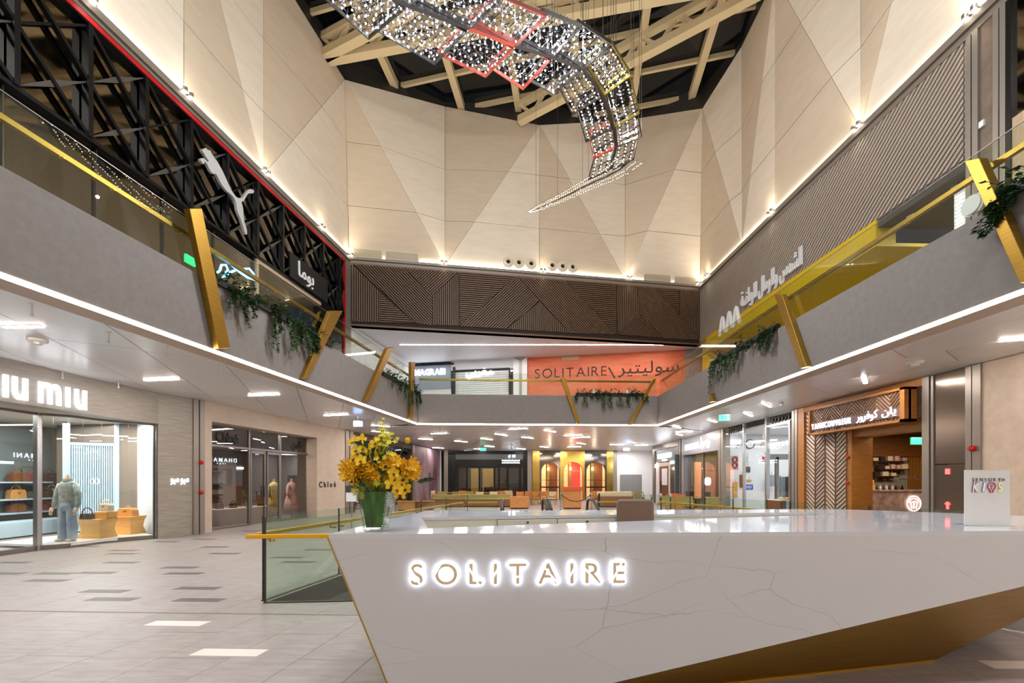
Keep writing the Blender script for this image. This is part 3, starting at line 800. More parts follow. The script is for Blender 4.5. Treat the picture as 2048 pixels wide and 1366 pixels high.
# ------------------------------------------------------------------ trailing ivy on the fascia tops
mat('leaf_a', (52, 84, 44), 0.5, noise=(8, (36, 62, 32), 3, (1, 1, 1))); mat('leaf_b', (78, 108, 62), 0.5, noise=(8, (54, 84, 44), 3, (1, 1, 1)))
mat('stem_brown', (70, 62, 40), 0.7); mat('petal_white', (226, 222, 210), 0.6)
def leaf(mb, c, d, up, L, W):
    d = d.normalized(); s = d.cross(up)
    if s.length < .05: s = d.cross(Vector((1, .3, 0)))
    s.normalize(); n = s.cross(d)
    mb.add([c, c + d * L * .45 + s * W * .5 + n * L * .06, c + d * L, c + d * L * .45 - s * W * .5 + n * L * .06, c + d * L * .5 - n * L * .04], [(0, 1, 4), (1, 2, 4), (2, 3, 4), (3, 0, 4)])
def ivy(w, u0, u1, hangs, label, seed, flowers=0):
    """bushy rim from u0 to u1 plus trailing vines [(u, length)]"""
    r = random.Random(seed)
    root = thing('trailing_ivy', label, 'plant', w.pt((u0 + u1) / 2, Z_FAS, 0), 'ivy planters along the balcony')
    mb = MB(); w.box(mb, u0, u1, Z_FAS - .01, Z_FAS + .12, -.06, .06); mb.build('planter_trough', 'black_matte', root)
    n = max(3, int((u1 - u0) / .28))
    for k in range(n):                    # upright tufts
        mb = MB(); ub = u0 + (u1 - u0) * (k + .5) / n
        for t in range(5):
            a = w.pt(ub + r.uniform(-.2, .2), Z_FAS + .05, r.uniform(-.05, .06)); tip = a + w.u * r.uniform(-.22, .22) + w.n * r.uniform(0, .22) + Vector((0, 0, r.uniform(.05, .28)))
            mb.tube([a, (a + tip) / 2 + Vector((0, 0, .04)), tip], .004, 4)
            for q in range(9):
                c = a + (tip - a) * (q / 8); leaf(mb, c, Vector((r.uniform(-1, 1), r.uniform(-1, 1), r.uniform(-.6, .6))), Vector((0, 0, 1)), r.uniform(.06, .11), r.uniform(.05, .08))
        mb.build('tuft', r.choice(('leaf_a', 'leaf_b', 'leaf_a')), root)
    for (uv, ln) in hangs:
        mb = MB(); strands = 4 if ln > .45 else 3
        for sidx in range(strands):
            a = w.pt(uv + r.uniform(-.07, .07), Z_FAS + .06, .05); p = [a]
            L = ln * r.uniform(.6, 1.0); m_ = 10; out = r.uniform(.07, .13); dr = r.uniform(-.12, .12)
            for q in range(1, m_ + 1):
                f = q / m_; p.append(a + w.n * (out * min(1, f * 4)) + w.u * (dr * f + .05 * math.sin(f * 7 + sidx)) - Vector((0, 0, L * f - .05 * math.exp(-f * 9))))
            mb.tube(p, .004, 4)
            for q in range(m_ * 3):
                f = q / (m_ * 3) * m_; i = int(f); c = p[i] + (p[i + 1] - p[i]) * (f - i)
                leaf(mb, c, w.u * r.uniform(-1, 1) + w.n * r.uniform(.1, .9) + Vector((0, 0, r.uniform(-1, .1))), Vector((0, 0, 1)), r.uniform(.045, .095), r.uniform(.04, .075))
        mb.build('vine', r.choice(('leaf_a', 'leaf_b', 'leaf_a')), root)
    for k in range(flowers):
        c = w.pt(u0 + (u1 - u0) * (k + .5) / max(1, flowers), Z_FAS + .18, .1); mb = MB()
        for q in range(6): leaf(mb, c, Vector((math.cos(q), .2, math.sin(q))), Vector((0, 1, 0)), .11, .09)
        mb.build('bloom', 'petal_white', root)
    return root
def hg(w, lst): return [(w.upx(x, .1), ln) for x, ln in lst]
ivy(LF, LF.upx(424), LF.upx(662), hg(LF, [(462, .55), (476, .22), (492, .72), (500, .35), (545, .98), (553, .5), (580, .85), (590, .6), (600, .5), (612, .85), (624, .6), (634, .5)]), 'long row of ivy trailing over the left fascia below the lattice', 1)
ivy(LF, LF.upx(764), LF.upx(838), hg(LF, [(781, .4), (796, .5), (806, .75), (815, .95), (822, .8), (831, .9), (838, .5)]), 'short clump of ivy near the far end of the left fascia', 2)
ivy(RF, RF.upx(1424), RF.upx(1556), hg(RF, [(1424, 1.15), (1433, .8), (1446, .75), (1456, .7), (1470, .75), (1482, .4), (1500, .35), (1522, .62), (1530, .5), (1546, .68), (1540, .3)]), 'row of ivy trailing over the right fascia beside the yellow shopfront', 3)
ivy(RF, RF.upx(1995), RF.upx(2100), hg(RF, [(1996, .55), (2004, .42), (2012, .3), (2030, .2)]), 'ivy spilling over the right fascia at the right picture edge', 4)
ivy(BF, BF.upx(1152), BF.upx(1290), hg(BF, [(1154, .35), (1171, .55), (1183, .2), (1197, .35), (1208, .7), (1222, .65), (1240, .6), (1256, .72), (1272, .3), (1290, .45)]), 'row of ivy with white blooms hanging on the far fascia', 5, flowers=2)

# ------------------------------------------------------------------ wall over the far balcony: timber band in slatted fields
bw = setting('wall_back_upper', BW.pt(8, 8.66))
mb = MB(); BW.box(mb, 0, BW.len, 8.60, 11.42, -.35, -.03); mb.build('band_backing', 'wood_back', bw)
mb = MB(); BW.box(mb, 0, BW.len, 8.60, 8.67, -.35, .02); BW.box(mb, 0, .05, 8.6, 11.42, -.03, .03); BW.box(mb, BW.len - .05, BW.len, 8.6, 11.42, -.03, .03); BW.box(mb, 0, BW.len, 11.36, 11.44, -.03, .03)
mb.build('band_frame', 'wood_slat', bw)
Z7 = lambda x, y: (690 + x / 5.535, 500 + y / 5.535)
REG = [([Z7(70, 150), Z7(70, 795), Z7(385, 800), Z7(385, 470)], 'v'), ([Z7(388, 480), Z7(388, 800), Z7(775, 812)], 'h'),
       ([Z7(80, 150), Z7(640, 195), Z7(968, 505), Z7(968, 832), Z7(790, 818)], 'd'), ([Z7(645, 195), Z7(1245, 245), Z7(970, 498)], 'u'),
       ([Z7(973, 505), Z7(1262, 245), Z7(1262, 842), Z7(973, 830)], 'v'), ([Z7(1268, 250), Z7(1900, 292), Z7(1272, 838)], 'h'),
       ([(920.4, 652.5), (1034, 552), (1079, 602), (1012, 658)], 'u'), ([(1014, 658.5), (1079, 604), (1138, 665.5)], 'v'),
       ([(1035, 552), (1127.5, 560), (1227, 669), (1139, 666), (1079.5, 602)], 'd'), ([(1129, 560), (1232, 570), (1232, 669), (1228, 669)], 'h'),
       ([(1233.5, 570), (1275, 575), (1277.5, 628), (1236, 669)], 'v'), ([(1237, 669.5), (1278, 629), (1326, 676)], 'u'),
       ([(1276.5, 575), (1308, 577), (1400.5, 680), (1327, 676.5), (1278.5, 628)], 'd'), ([(1309.5, 577), (1357, 581), (1357.5, 631)], 'h'),
       ([(1358.5, 581), (1400, 583), (1400.5, 678), (1358.5, 632)], 'v')]
for pts, k in REG:
    reg = [BW.uz(x, y) for x, y in pts]
    ang = {'v': R(90), 'h': 0, 'd': R(-45), 'u': R(45)}[k]
    d = (math.cos(ang), math.sin(ang)); e = (-d[1], d[0]); mb = MB()
    vals = [p[0] * e[0] + p[1] * e[1] for p in reg]; t = math.floor(min(vals) / .098) * .098
    while t < max(vals):
        L = 40
        st = [(e[0] * t - d[0] * L, e[1] * t - d[1] * L), (e[0] * t + d[0] * L, e[1] * t + d[1] * L), (e[0] * (t + .05) + d[0] * L, e[1] * (t + .05) + d[1] * L), (e[0] * (t + .05) - d[0] * L, e[1] * (t + .05) - d[1] * L)]
        c = clipto(st, ccw(reg))
        if c: BW.poly(mb, c, -.03, .045)
        t += .098
    # every field also has a plain edging lath
    mb.build('slat_field', 'wood_slat', bw, kind='stuff')
    cx = sum(p[0] for p in reg) / len(reg); cz = sum(p[1] for p in reg) / len(reg)
# jet nozzles and grilles at the foot of the folded wall
ORD = ['first', 'second', 'third', 'fourth', 'fifth', 'sixth', 'seventh', 'eighth', 'ninth', 'tenth', 'eleventh', 'twelfth', 'thirteenth', 'fourteenth', 'fifteenth', 'sixteenth', 'seventeenth', 'eighteenth', 'nineteenth', 'twentieth', 'twenty-first', 'twenty-second', 'twenty-third', 'twenty-fourth', 'twenty-fifth', 'twenty-sixth']
mat('nozzle', (214, 200, 176), 0.4); mat('grille', (186, 174, 152), 0.5)
for nn, (px, py) in enumerate(((1015.5, 534), (1036.5, 535.5), (1061, 536), (1103, 540), (1123.5, 541.5), (1143.5, 544))):
    u, z = BW.uz(px, py); z = max(z, 12.02); c = BW.pt(u, z, .12)
    o = thing('air_nozzle', 'round cream air nozzle above the timber band, %s from the left' % ORD[nn], 'air nozzle', c, 'air nozzles above the timber band')
    for r0, r1, d0, d1, m, nm in ((.17, .27, -.3, .0, 'nozzle', 'outer_ring'), (.10, .17, -.3, .05, 'nozzle', 'inner_ring')):
        mb = MB(); N = 20
        vs = []
        for rr, dd in ((r1, d0), (r1, d1), (r0, d1 + .02), (r0, d0)): vs += [c + BW.u * rr * math.cos(2 * math.pi * q / N) + Vector((0, 0, rr * math.sin(2 * math.pi * q / N))) + BW.n * dd for q in range(N)]
        mb.add(vs, [(i * N + q, i * N + (q + 1) % N, ((i + 1) % 4) * N + (q + 1) % N, ((i + 1) % 4) * N + q) for i in range(4) for q in range(N)]); mb.build(nm, m, o)
    mb = MB(); mb.tube([c - BW.n * .3, c - BW.n * .02], .1, 14); mb.build('throat', 'wood_back', o)
for a, b, y0, y1, lb in ((694, 765, 497, 514, 'leftmost air grille above the timber band'), (771, 838, 503, 521, 'second air grille from the left above the timber band'), (1286, 1340, 549, 566, 'third air grille above the timber band, right of the nozzles'), (1347, 1401, 553, 570, 'rightmost air grille above the timber band')):
    ua, za = BW.uz(a, y1); ub = BW.upx(b); g = thing('air_grille', lb, 'grille', BW.pt(ua, Z_COR, .12), 'air grilles above the timber band')
    h = .42
    mb = MB(); BW.box(mb, ua, ub, Z_COR - .02, Z_COR + h, .02, .08); mb.build('grille_frame', 'nozzle', g)
    for q in range(7):
        mb = MB(); BW.box(mb, ua + .04, ub - .04, Z_COR + .05 + q * .05, Z_COR + .075 + q * .05, .08, .10); mb.build('blade', 'grille', g)

# ------------------------------------------------------------------ room behind the far balcony
RB = Wall((-6.06, 26.5), (9.4, 23.7), inside=(1, 15))
cu = setting('ceiling_upper', (1, 23, 8.66))
q = [(-7.41, 19.85), (9.9, 22.75), (10.6, 22.7), (10.6, 25.0), (-6.9, 28.0)]
MB().prism([(x, y, 8.66) for x, y in ccw(q)], (0, 0, .2)).build('plasterboard', 'white_paint', cu)
ll = thing('linear_light', 'long thin light line recessed in the white ceiling over the far balcony', 'light', (1.3, 22.8, 8.65))
MB().box(-5.87, 8.54, 22.76, 22.84, 8.645, 8.675).build('diffuser', 'led', ll); MB().box(-5.9, 8.57, 22.74, 22.86, 8.655, 8.68).build('housing', 'white_paint', ll)
rb = setting('wall_back_room', RB.pt(8, 5))
uo = RB.upx(1055)
mb = MB(); RB.box(mb, uo, RB.len + 2, 5.0, 8.66, -.2, 0); mb.build('orange_panel', 'orange_wall', rb)
mb = MB(); RB.box(mb, RB.upx(1124), RB.upx(1158), 8.42, 8.6, 0, .03); mb.build('air_slot', 'shop_beige', rb)
mb = MB(); RB.box(mb, RB.upx(1370), RB.len + 2, 5.0, 8.66, 0, .06); mb.build('end_pier', 'metal_grey', rb)
# white column beside it
mb = MB(); RB.box(mb, RB.upx(1028), uo, 5.0, 8.66, -.2, .25); mb.build('column', 'white_paint', rb)
mb = MB(); RB.box(mb, RB.upx(1040), RB.upx(1045), 5.0, 8.5, .25, .28); RB.poly(mb, [(RB.upx(1029), 8.62), (RB.upx(1054), 8.62), (RB.upx(1045), 8.45), (RB.upx(1040), 8.45)], .25, .28); mb.build('column_strip', 'metal_grey', rb)
lt = thing('wall_lettering', 'thin black Latin and Arabic lettering across the orange wall', 'sign', RB.pt(uo + 3, 7.2, .02))
ua, za = RB.uz(1070, 757); ub, _ = RB.uz(1213, 752)
lettering('SOLITAIRE', RB.pt(ua, za, .0), RB.u, (0, 0, 1), RB.n, .78, .03, 'black_matte', lt, width=ub - ua, offset=-.012)
p = [RB.uz(1216, 735), RB.uz(1219, 735), RB.uz(1231, 756), RB.uz(1228, 756)]; mb = MB(); RB.poly(mb, p, 0, .03); mb.build('stroke', 'black_matte', lt)
ua, za = RB.uz(1236, 757); ub, _ = RB.uz(1358, 750)
arabic_word('سوليتير', RB.pt(ua, za + .05, 0), RB.u, (0, 0, 1), RB.n, ub - ua, .85, .03, 'black_matte', lt)
# optician's front: sign panel, corner post, roller shutter
sh = thing('shopfront', 'white optician shopfront with glowing sign behind the far balcony', 'shopfront', RB.pt(2, 5.0, 0))
mb = MB(); RB.box(mb, -1.5, RB.upx(902), 7.05, 8.48, -.1, .05); mat('sign_pale', (150, 158, 170), .4); mb.build('sign_panel', 'sign_pale', sh)
mb = MB(); RB.box(mb, -1.5, RB.upx(902), 5.0, 7.05, -.1, 0); mb.build('display_panel', 'white_paint', sh)
mb = MB(); RB.box(mb, RB.upx(857), RB.upx(879), 5.0, 5.75, 0, .02); mb.build('poster', 'charcoal', sh)
mb = MB(); RB.box(mb, -1.5, RB.upx(908), 8.48, 8.56, -.1, .10); mb.build('top_rail', 'black_frame', sh)
mb = MB(); RB.box(mb, RB.upx(907), RB.upx(911), 5.0, 8.3, -.1, .12); mb.build('corner_post', 'black_frame', sh)
mb = MB(); RB.box(mb, RB.upx(911), RB.upx(1019), 8.05, 8.12, -.1, .1); RB.box(mb, RB.upx(1018), RB.upx(1021), 5.0, 8.1, -.1, .1); mb.build('shutter_frame', 'black_frame', sh)
mb = MB(); RB.box(mb, RB.upx(902), RB.upx(1030), 8.12, 8.66, -.1, 0); mb.build('bulkhead', 'white_paint', sh)
z = 5.0
while z < 8.0:
    mb = MB(); RB.box(mb, RB.upx(911), RB.upx(1018), z, z + .105, -.05, 0); mb.build('shutter_slat', 'white_paint', sh); z += .125
mb = MB(); RB.box(mb, RB.upx(911), RB.upx(1018), 5.0, 8.05, -.1, -.05); mb.build('shutter_core', 'metal_grey', sh)
mb = MB(); RB.box(mb, RB.upx(1021), RB.upx(1029), 5.0, 8.4, -.05, .05); mb.build('glass_return', 'glass_clear', sh)
sn = thing('shop_sign', 'glowing white Latin letters on the white optician sign panel', 'sign', RB.pt(1.5, 7.4, .05))
ua, za = RB.uz(830, 749); ub, _ = RB.uz(891, 747)
lettering('MAGRABI', RB.pt(ua, za - .08, .05), RB.u, (0, 0, 1), RB.n, .5, .03, 'sign_glow', sn, width=ub - ua, offset=.02, sxx=.9)
sn = thing('shop_sign', 'glowing white Arabic letters on the slatted roller shutter', 'sign', RB.pt(4, 7.4, .05))
ua, za = RB.uz(932, 752); ub, _ = RB.uz(985, 747)
arabic_word('مغربي', RB.pt(ua, za - .22, .02), RB.u, (0, 0, 1), RB.n, ub - ua, .62, .03, 'sign_glow', sn)
light('room_light', 'AREA', (1.3, 22.8, 8.60), 110, (1, .97, .95), 14, .3, parent=ll)
light('shop_light', 'AREA', RB.pt(4, 8.3, .8), 14, (.9, .95, 1), 8, .5, target=RB.pt(4, 6, .3), parent=sh)
# left return of that room: white shopfront
LR = Wall((-7.41, 19.78), (-6.06, 26.5), inside=(2, 20))
lr = thing('shopfront', 'white slatted shopfront with dark floral lettering past the lattice', 'shopfront', LR.pt(3, 5, 0))
mb = MB(); LR.box(mb, 0, LR.len + .3, 5.0, 8.66, -.2, -.02); mb.build('wall_panel', 'white_paint', lr)
for k in range(22):
    mb = MB(); LR.box(mb, .3 + k * .28, .42 + k * .28, 5.4, 7.4, -.02, .04); mb.build('upright_slat', 'white_gloss', lr)
mb = MB(); LR.box(mb, .1, LR.len - .2, 5.2, 5.4, -.02, .3); mb.build('sill', 'white_gloss', lr)
r = random.Random(5); mb = MB()
for k in range(90):
    c = LR.pt(r.uniform(.6, 4.6), 6.6 + r.uniform(-.3, .3), .06); leaf(mb, c, Vector((r.uniform(-1, 1), r.uniform(-1, 1), r.uniform(-1, 1))), Vector((0, 0, 1)), .16, .1)
mb.build('floral_letters', 'charcoal', lr, kind='stuff')

# ------------------------------------------------------------------ upper level, right: ribbed wall over a yellow portal
wr = setting('wall_right_upper', RW.pt(14, 8))
uR0, uR1 = RW.upx(1930), RW.len
mb = MB(); RW.box(mb, uR0, uR1, 8.72, 11.36, -.3, -.02); mb.build('rib_backing', 'rib_grey', wr)
reg = ccw([(uR0 + .02, 8.74), (uR1, 8.74), (uR1, 11.35), (uR0 + .02, 11.35)])
ang = R(180 - 40); d = (math.cos(ang), math.sin(ang)); e = (math.sin(ang), -math.cos(ang)); pit = .122
vals = [p[0] * e[0] + p[1] * e[1] for p in reg]; t = min(vals)
while t < max(vals):
    L = 40; wd = .074
    st = [(e[0] * t - d[0] * L, e[1] * t - d[1] * L), (e[0] * t + d[0] * L, e[1] * t + d[1] * L), (e[0] * (t + wd) + d[0] * L, e[1] * (t + wd) + d[1] * L), (e[0] * (t + wd) - d[0] * L, e[1] * (t + wd) - d[1] * L)]
    c = clipto(st, reg)
    if c: mb = MB(); RW.poly(mb, c, -.02, .022); mb.build('rib', 'rib_grey', wr)
    t += pit
# portal
uY = RW.upx(1756)
po = thing('portal', 'bright yellow portal frame of the sports shop under the ribbed wall', 'portal', RW.pt(20, 5, 0))
mb = MB(); RW.box(mb, uY, uR1 - .45, 8.07, 8.72, -.5, .06); mb.build('lintel', 'yellow_paint', po)
mb = MB(); RW.box(mb, uR1 - .75, uR1 - .4, 5.0, 8.72, -.5, .06); mb.build('jamb', 'yellow_paint', po)
mb = MB(); RW.box(mb, uY, uR1 - .45, 8.0, 8.09, -3.0, .06); mb.build('reveal_soffit', 'yellow_paint', po)
uy2 = uY + 3.4
mb = MB(); RW.box(mb, uY, uR1 - .45, 6.4, 8.0, -3.1, -3.0); mb.build('rear_panel', 'yellow_paint', po)
k = 0
while uY + k * .22 < uR1 - .6:
    mb = MB(); RW.box(mb, uY + k * .22, uY + k * .22 + .12, 6.4, 8.0, -3.0, -2.94); mb.build('rear_rib', 'yellow_paint', po); k += 1
mb = MB(); RW.box(mb, uY - 1.4, uR1 - .45, 5.0, 6.4, -3.1, -2.9); mb.build('dark_shutter', 'charcoal', po)
for k in range(10):
    mb = MB(); RW.box(mb, uY - 1.4, uR1 - .45, 5.05 + k * .13, 5.13 + k * .13, -2.9, -2.87); mb.build('shutter_slat', 'metal_grey', po)
mb = MB(); RW.box(mb, uR0, uY, 8.5, 8.72, -3.1, .0); mb.build('entrance_soffit', 'charcoal', wr)
mb = MB(); RW.box(mb, uR0 - .2, uY, 5.0, 8.6, -3.2, -3.1); mb.build('entrance_rear', 'rib_grey', wr)
for k in range(16):
    mb = MB(); RW.box(mb, uR0, uY, 5.1 + k * .21, 5.2 + k * .21, -3.1, -3.04); mb.build('rear_rib', 'rib_grey', wr)
mat('downlight', (255, 255, 255), .4, emit=(255, 244, 230), strength=8)
for f in (.25, .75):
    c = RW.pt(uR0 + (uY - uR0) * f, 8.495, -.45); o = thing('downlight', ('nearer' if f < .5 else 'farther') + ' round recessed downlight in the dark soffit by the ribbed wall', 'light', c, 'downlights in the dark soffit')
    mb = MB(); mb.lathe([(.11, -.01), (.14, -.01), (.14, .01), (.11, .01)], c, 16); mb.build('bezel', 'white_gloss', o)
    mb = MB(); mb.lathe([(.105, -.006), (.105, .0)], c, 16); mb.build('lens', 'downlight', o)
sn = thing('arabic_sign', 'pale Arabic lettering standing along the yellow portal on the ribbed wall', 'sign', RW.pt(19, 8.9, .1))
# letters read right to left; on this wall the picture's left is the far end
RWn = Wall((9.79, 22.65), (10.46, YB))
ua = RWn.upx(1482, .1); ub = RWn.upx(1604, .1); wd = (ub - ua)
ws = [('للرياضة', 0.0, .30), ('والرمال', .34, .31), ('الشمس', .69, .31)]
for t, a, l in ws: arabic_word(t, RWn.pt(ua + wd * a, 8.72, .06), RWn.u, (0, 0, 1), RWn.n, wd * l, .85, .08, 'sign_white', sn)
for k in range(3):
    u_ = RWn.upx(1440 + k * 13.5, .1); path = []
    for q in range(15):
        f = q / 14; path.append(RWn.pt(u_ + .55 * f + .0, 8.55 + .42 * math.sin(f * 2 * math.pi - math.pi / 2) * .9 + .15, .12))
    mb = MB(); mb.tube(path, .085, 8); mb.build('wave_emblem', 'sign_white', sn)
light('shop_light', 'AREA', RW.pt(uY + 5, 7.95, -1.4), 90, (1, .95, .85), 1.5, 8, parent=po)
light('shop_light', 'AREA', RW.pt((uR0 + uY) / 2, 8.45, -1.5), 30, (1, .95, .9), 1.2, parent=po)
# piers and next shop towards the viewer
def wb(name, m, x0, x1, z0, z1, d0, d1, par=wr):
    a, b = RW.upx(x0, d1), RW.upx(x1, d1); mb = MB(); RW.box(mb, min(a, b), max(a, b), z0, z1, d0, d1); return mb.build(name, m, par)
wb('pier_strip', 'metal_grey', 1931, 1941, 5.0, 11.36, -.3, .04); wb('pier_strip', 'metal_grey', 1943.5, 1955, 5.0, 11.36, -.3, .06)
mat('stone_brown', (128, 112, 98), .35, noise=(3, (106, 90, 78), 6, (1, 1, 1)))
wb('stone_panel', 'stone_brown', 1955, 1985, 5.0, 11.36, -.3, .0)
wb('pier_strip', 'metal_grey', 1985, 1996, 5.0, 11.36, -.3, .06); wb('pier_strip', 'metal_grey', 1999, 2010, 5.0, 11.36, -.3, .04)
mb = MB(); RW.box(mb, 0, RW.upx(2012), 8.9, 11.36, -.1, -.04); mb.build('clerestory_glass', 'mirror_black', wr)
mb = MB(); RW.box(mb, RW.upx(2024), RW.upx(2011), 5, 11.36, -.1, .03); mb.build('dark_frame', 'black_frame', wr)
mat('wood_pale', (196, 170, 138), .5, noise=(3, (182, 154, 120), 5, (6, 6, 1)))
mb = MB(); RW.box(mb, 0, RW.upx(2022), 5.0, 8.9, -.1, .0); mb.build('timber_lining', 'wood_pale', wr)
# screen behind the near fin, glowing band and speaker disc
dsp = thing('light_screen', 'pale glass screen with rows of tiny lights behind the right balustrade', 'screen', RW.pt(RW.upx(1915), 5.0, -.35))
uq = RW.upx(1920, -.3)
mb = MB(); RW.box(mb, RW.upx(1931, -.3), RW.upx(1908, -.3), 5.0, 8.4, -.36, -.3); mb.build('glass_sheet', 'white_paint', dsp)
mat('tiny_led', (255, 255, 255), .4, emit=(255, 250, 240), strength=6, sample=False)
mb = MB(); ua, ub = RW.upx(1930, -.3), RW.upx(1909, -.3)
for i in range(5):
    for j in range(22): mb.ball(RW.pt(ua + (ub - ua) * (i + .5 + .25 * (j % 2)) / 5.5, 6.3 + j * .09, -.295), .014, 5, 3)
mb.build('light_points', 'tiny_led', dsp, kind='stuff')
c = RW.pt(*RW.uz(1945, 410, .06), .06)
o = thing('wall_disc', 'round white disc on the grey pier beside the big fin', 'speaker', c)
mb = MB(); mb.tube([c, c + RW.n * .05], .2, 20); mb.build('grille_cover', 'white_paint', o); mb = MB(); mb.tube([c - RW.n * .06, c], .23, 20); mb.build('rim', 'white_gloss', o)
c = RW.pt(*RW.uz(1966, 248, 0), 0)
mb = MB(); mb.box(c.x - .05, c.x + .01, c.y - .05, c.y + .05, c.z - .07, c.z + .07); o = mb.build('wall_beacon', 'white_gloss', bevel=.01); tag(o, 'small white beacon on the brown stone pier', 'beacon')
# neon rope on the left planter, glowing panel standing in for a green reflection
nb = thing('neon_rope', 'looped blue rope light standing behind the left balustrade', 'rope light', LF.pt(LF.upx(475), Z_FAS, -.4))
def rope(pts):
    mb = MB(); mb.tube([LF.pt(*LF.uz(x, y, -.35), -.35) for x, y in pts], .022, 6); return mb
rope([(430, 551), (440, 540), (443, 530), (452, 530), (456, 540), (450, 548), (446, 556)]).build('loop', 'neon_blue', nb)
rope([(460, 527), (478, 543), (495, 555), (518, 562)]).build('loop', 'neon_blue', nb)
rope([(484, 545), (488, 538), (498, 537), (506, 546), (510, 556)]).build('loop', 'neon_blue', nb)
rope([(446, 556), (462, 544), (470, 541)]).build('loop', 'neon_blue', nb)
c = LF.pt(LF.upx(380, -.3), LF.uz(380, 520, -.3)[1], -.3)
mb = MB(); LF.box(mb, LF.upx(371, -.3), LF.upx(391, -.3), c.z - .07, c.z + .07, -.33, -.29); o = mb.build('exit_sign', 'neon_green'); tag(o, 'green glowing panel imitating a reflected exit light behind the first left brass fin', 'exit sign')  # no real exit sign: glowing panel standing in for a green reflection
# ------------------------------------------------------------------ ground level, left side
mat('stone_stria', (172, 166, 158), .4, noise=(2.2, (146, 139, 131), 7, (1, 1, 22)))
mat('stone_cream', (206, 190, 174), .55, noise=(3, (196, 180, 163), 6, (1, 1, 2)))
mat('shop_green', (118, 128, 128), .45); mat('pale_blue', (176, 200, 214), .5); mat('pale_grey', (206, 210, 214), .45)
mat('amber_wood', (226, 172, 92), .45, noise=(3, (212, 156, 76), 4, (1, 1, 5)))
mat('denim', (120, 142, 164), .8, noise=(7, (168, 180, 190), 5, (1, 1, .5))); mat('denim_jacket', (186, 192, 180), .8, noise=(12, (126, 144, 148), 6, (1, 1, 1)))
mat('mannequin_skin', (226, 190, 160), .5); mat('leather_brown', (120, 74, 40), .45); mat('leather_tan', (206, 146, 82), .5); mat('leather_dark', (60, 42, 34), .4)
mat('leather_red', (128, 48, 50), .45); mat('leather_cream', (226, 206, 178), .5)
mat('taupe', (120, 108, 98), .6); mat('taupe_dark', (84, 74, 68), .6); mat('dress_yellow', (222, 204, 130), .8); mat('dress_pink', (210, 150, 146), .8, noise=(14, (228, 190, 182), 3, (1, 1, .3)))
mat('alarm_red', (190, 24, 30), .35); mat('steel', (190, 190, 192), .25, metal=.9); mat('frame_grey', (128, 124, 120), .35, metal=.7)
mat('shop_lamp', (255, 255, 255), .5, emit=(255, 246, 236), strength=7)
UP = Vector((0, 0, 1))

S1 = Wall((-10.0, YB), (-9.65, 9.84)); S2 = Wall((-9.65, 9.84), (-9.45, 11.62)); S3 = Wall((-9.45, 11.62), (-9.1, 12.43), inside=(0, 14))
sf = thing('shopfront', 'wide grey striped stone fashion shopfront with glowing sign on the near left', 'shopfront', (-9.6, 9.8, 0))
Z1 = 3.07
mb = MB(); S1.box(mb, 0, S1.len, Z1, 3.9, -.35, 0); mb.build('stone_fascia', 'stone_stria', sf)
uq = S2.len
mb = MB(); S2.box(mb, -.0, uq, Z1, 3.9, -.35, 0); mb.build('stone_fascia', 'stone_stria', sf)
mb = MB(); S3.box(mb, 0, S3.len, 0, 3.9, -.25, 0); mb.build('stone_pier', 'stone_stria', sf)
mb = MB(); mb.prism([(-10.0, 2, Z1 + .001), (-9.68, 9.84, Z1 + .001), S2.pt(uq, Z1 + .001), (-9.8, 11.9, Z1 + .001), (-10.75, 9.7, Z1 + .001), (-10.75, 2, Z1 + .001)], (0, 0, .08)); mb.build('recess_soffit', 'plaster_tan', sf)
GP = [(-10.62, 1.0), (-10.62, 5.4), (-10.6, 9.72), (-10.42, 9.88), (-10.26, 10.06), (-10.2, 10.35), (-10.14, 10.75), (-9.88, 11.2), (-9.54, 11.66)]
for i in range(len(GP) - 1):
    w = Wall(GP[i], GP[i + 1]); mb = MB(); w.box(mb, .0, w.len, .10, 3.02, -.01, .0); mb.build('window_pane', 'glass_shop', sf)
    mb = MB(); w.box(mb, 0, w.len, 0, .10, -.04, .03); w.box(mb, 0, w.len, 3.02, Z1 + .02, -.04, .03); mb.build('window_rail', 'frame_grey', sf)
for p in (GP[1], GP[2], GP[8]):
    mb = MB(); mb.box(p[0] - .05, p[0] + .05, p[1] - .05, p[1] + .05, 0, Z1); mb.build('mullion', 'steel', sf)
mb = MB(); w = Wall(GP[7], GP[8]); w.box(mb, w.len - .06, w.len + .04, 0, Z1, -.05, .04); mb.build('end_frame', 'metal_dark', sf)
sn = thing('shop_sign', 'glowing white rounded letters on the striped stone fascia', 'sign', (-9.7, 8.9, 3.4))
uA, zA = S1.uz(-96, 795); uB, _ = S1.uz(52, 812); zA = 3.27
mat('glow_strong', (255, 255, 255), .5, emit=(240, 246, 255), strength=6)
mat('glow_sign', (255, 255, 255), .5, emit=(240, 246, 255), strength=2.4)
lettering('m\u0131u', S1.pt(S1.upx(-62), 3.17, 0), S1.u, UP, S1.n, .88, .03, 'glow_sign', sn, width=S1.upx(54) - S1.upx(-62), offset=.02, sxx=.7)
lettering('m\u0131u', S1.pt(S1.upx(76), 3.17, 0), S1.u, UP, S1.n, .88, .03, 'glow_sign', sn, width=S1.upx(172) - S1.upx(76), offset=.02, sxx=.7)
sn = thing('shop_sign', 'small glowing white Arabic sign on the striped stone pier', 'sign', S3.pt(S3.upx(360), 1.5, .02))
arabic_word('ميو', S3.pt(S3.upx(341), 1.44, 0), S3.u, UP, S3.n, S3.upx(357) - S3.upx(341), .18, .02, 'glow_sign', sn); arabic_word('ميو', S3.pt(S3.upx(361), 1.44, 0), S3.u, UP, S3.n, S3.upx(377) - S3.upx(361), .18, .02, 'glow_sign', sn)
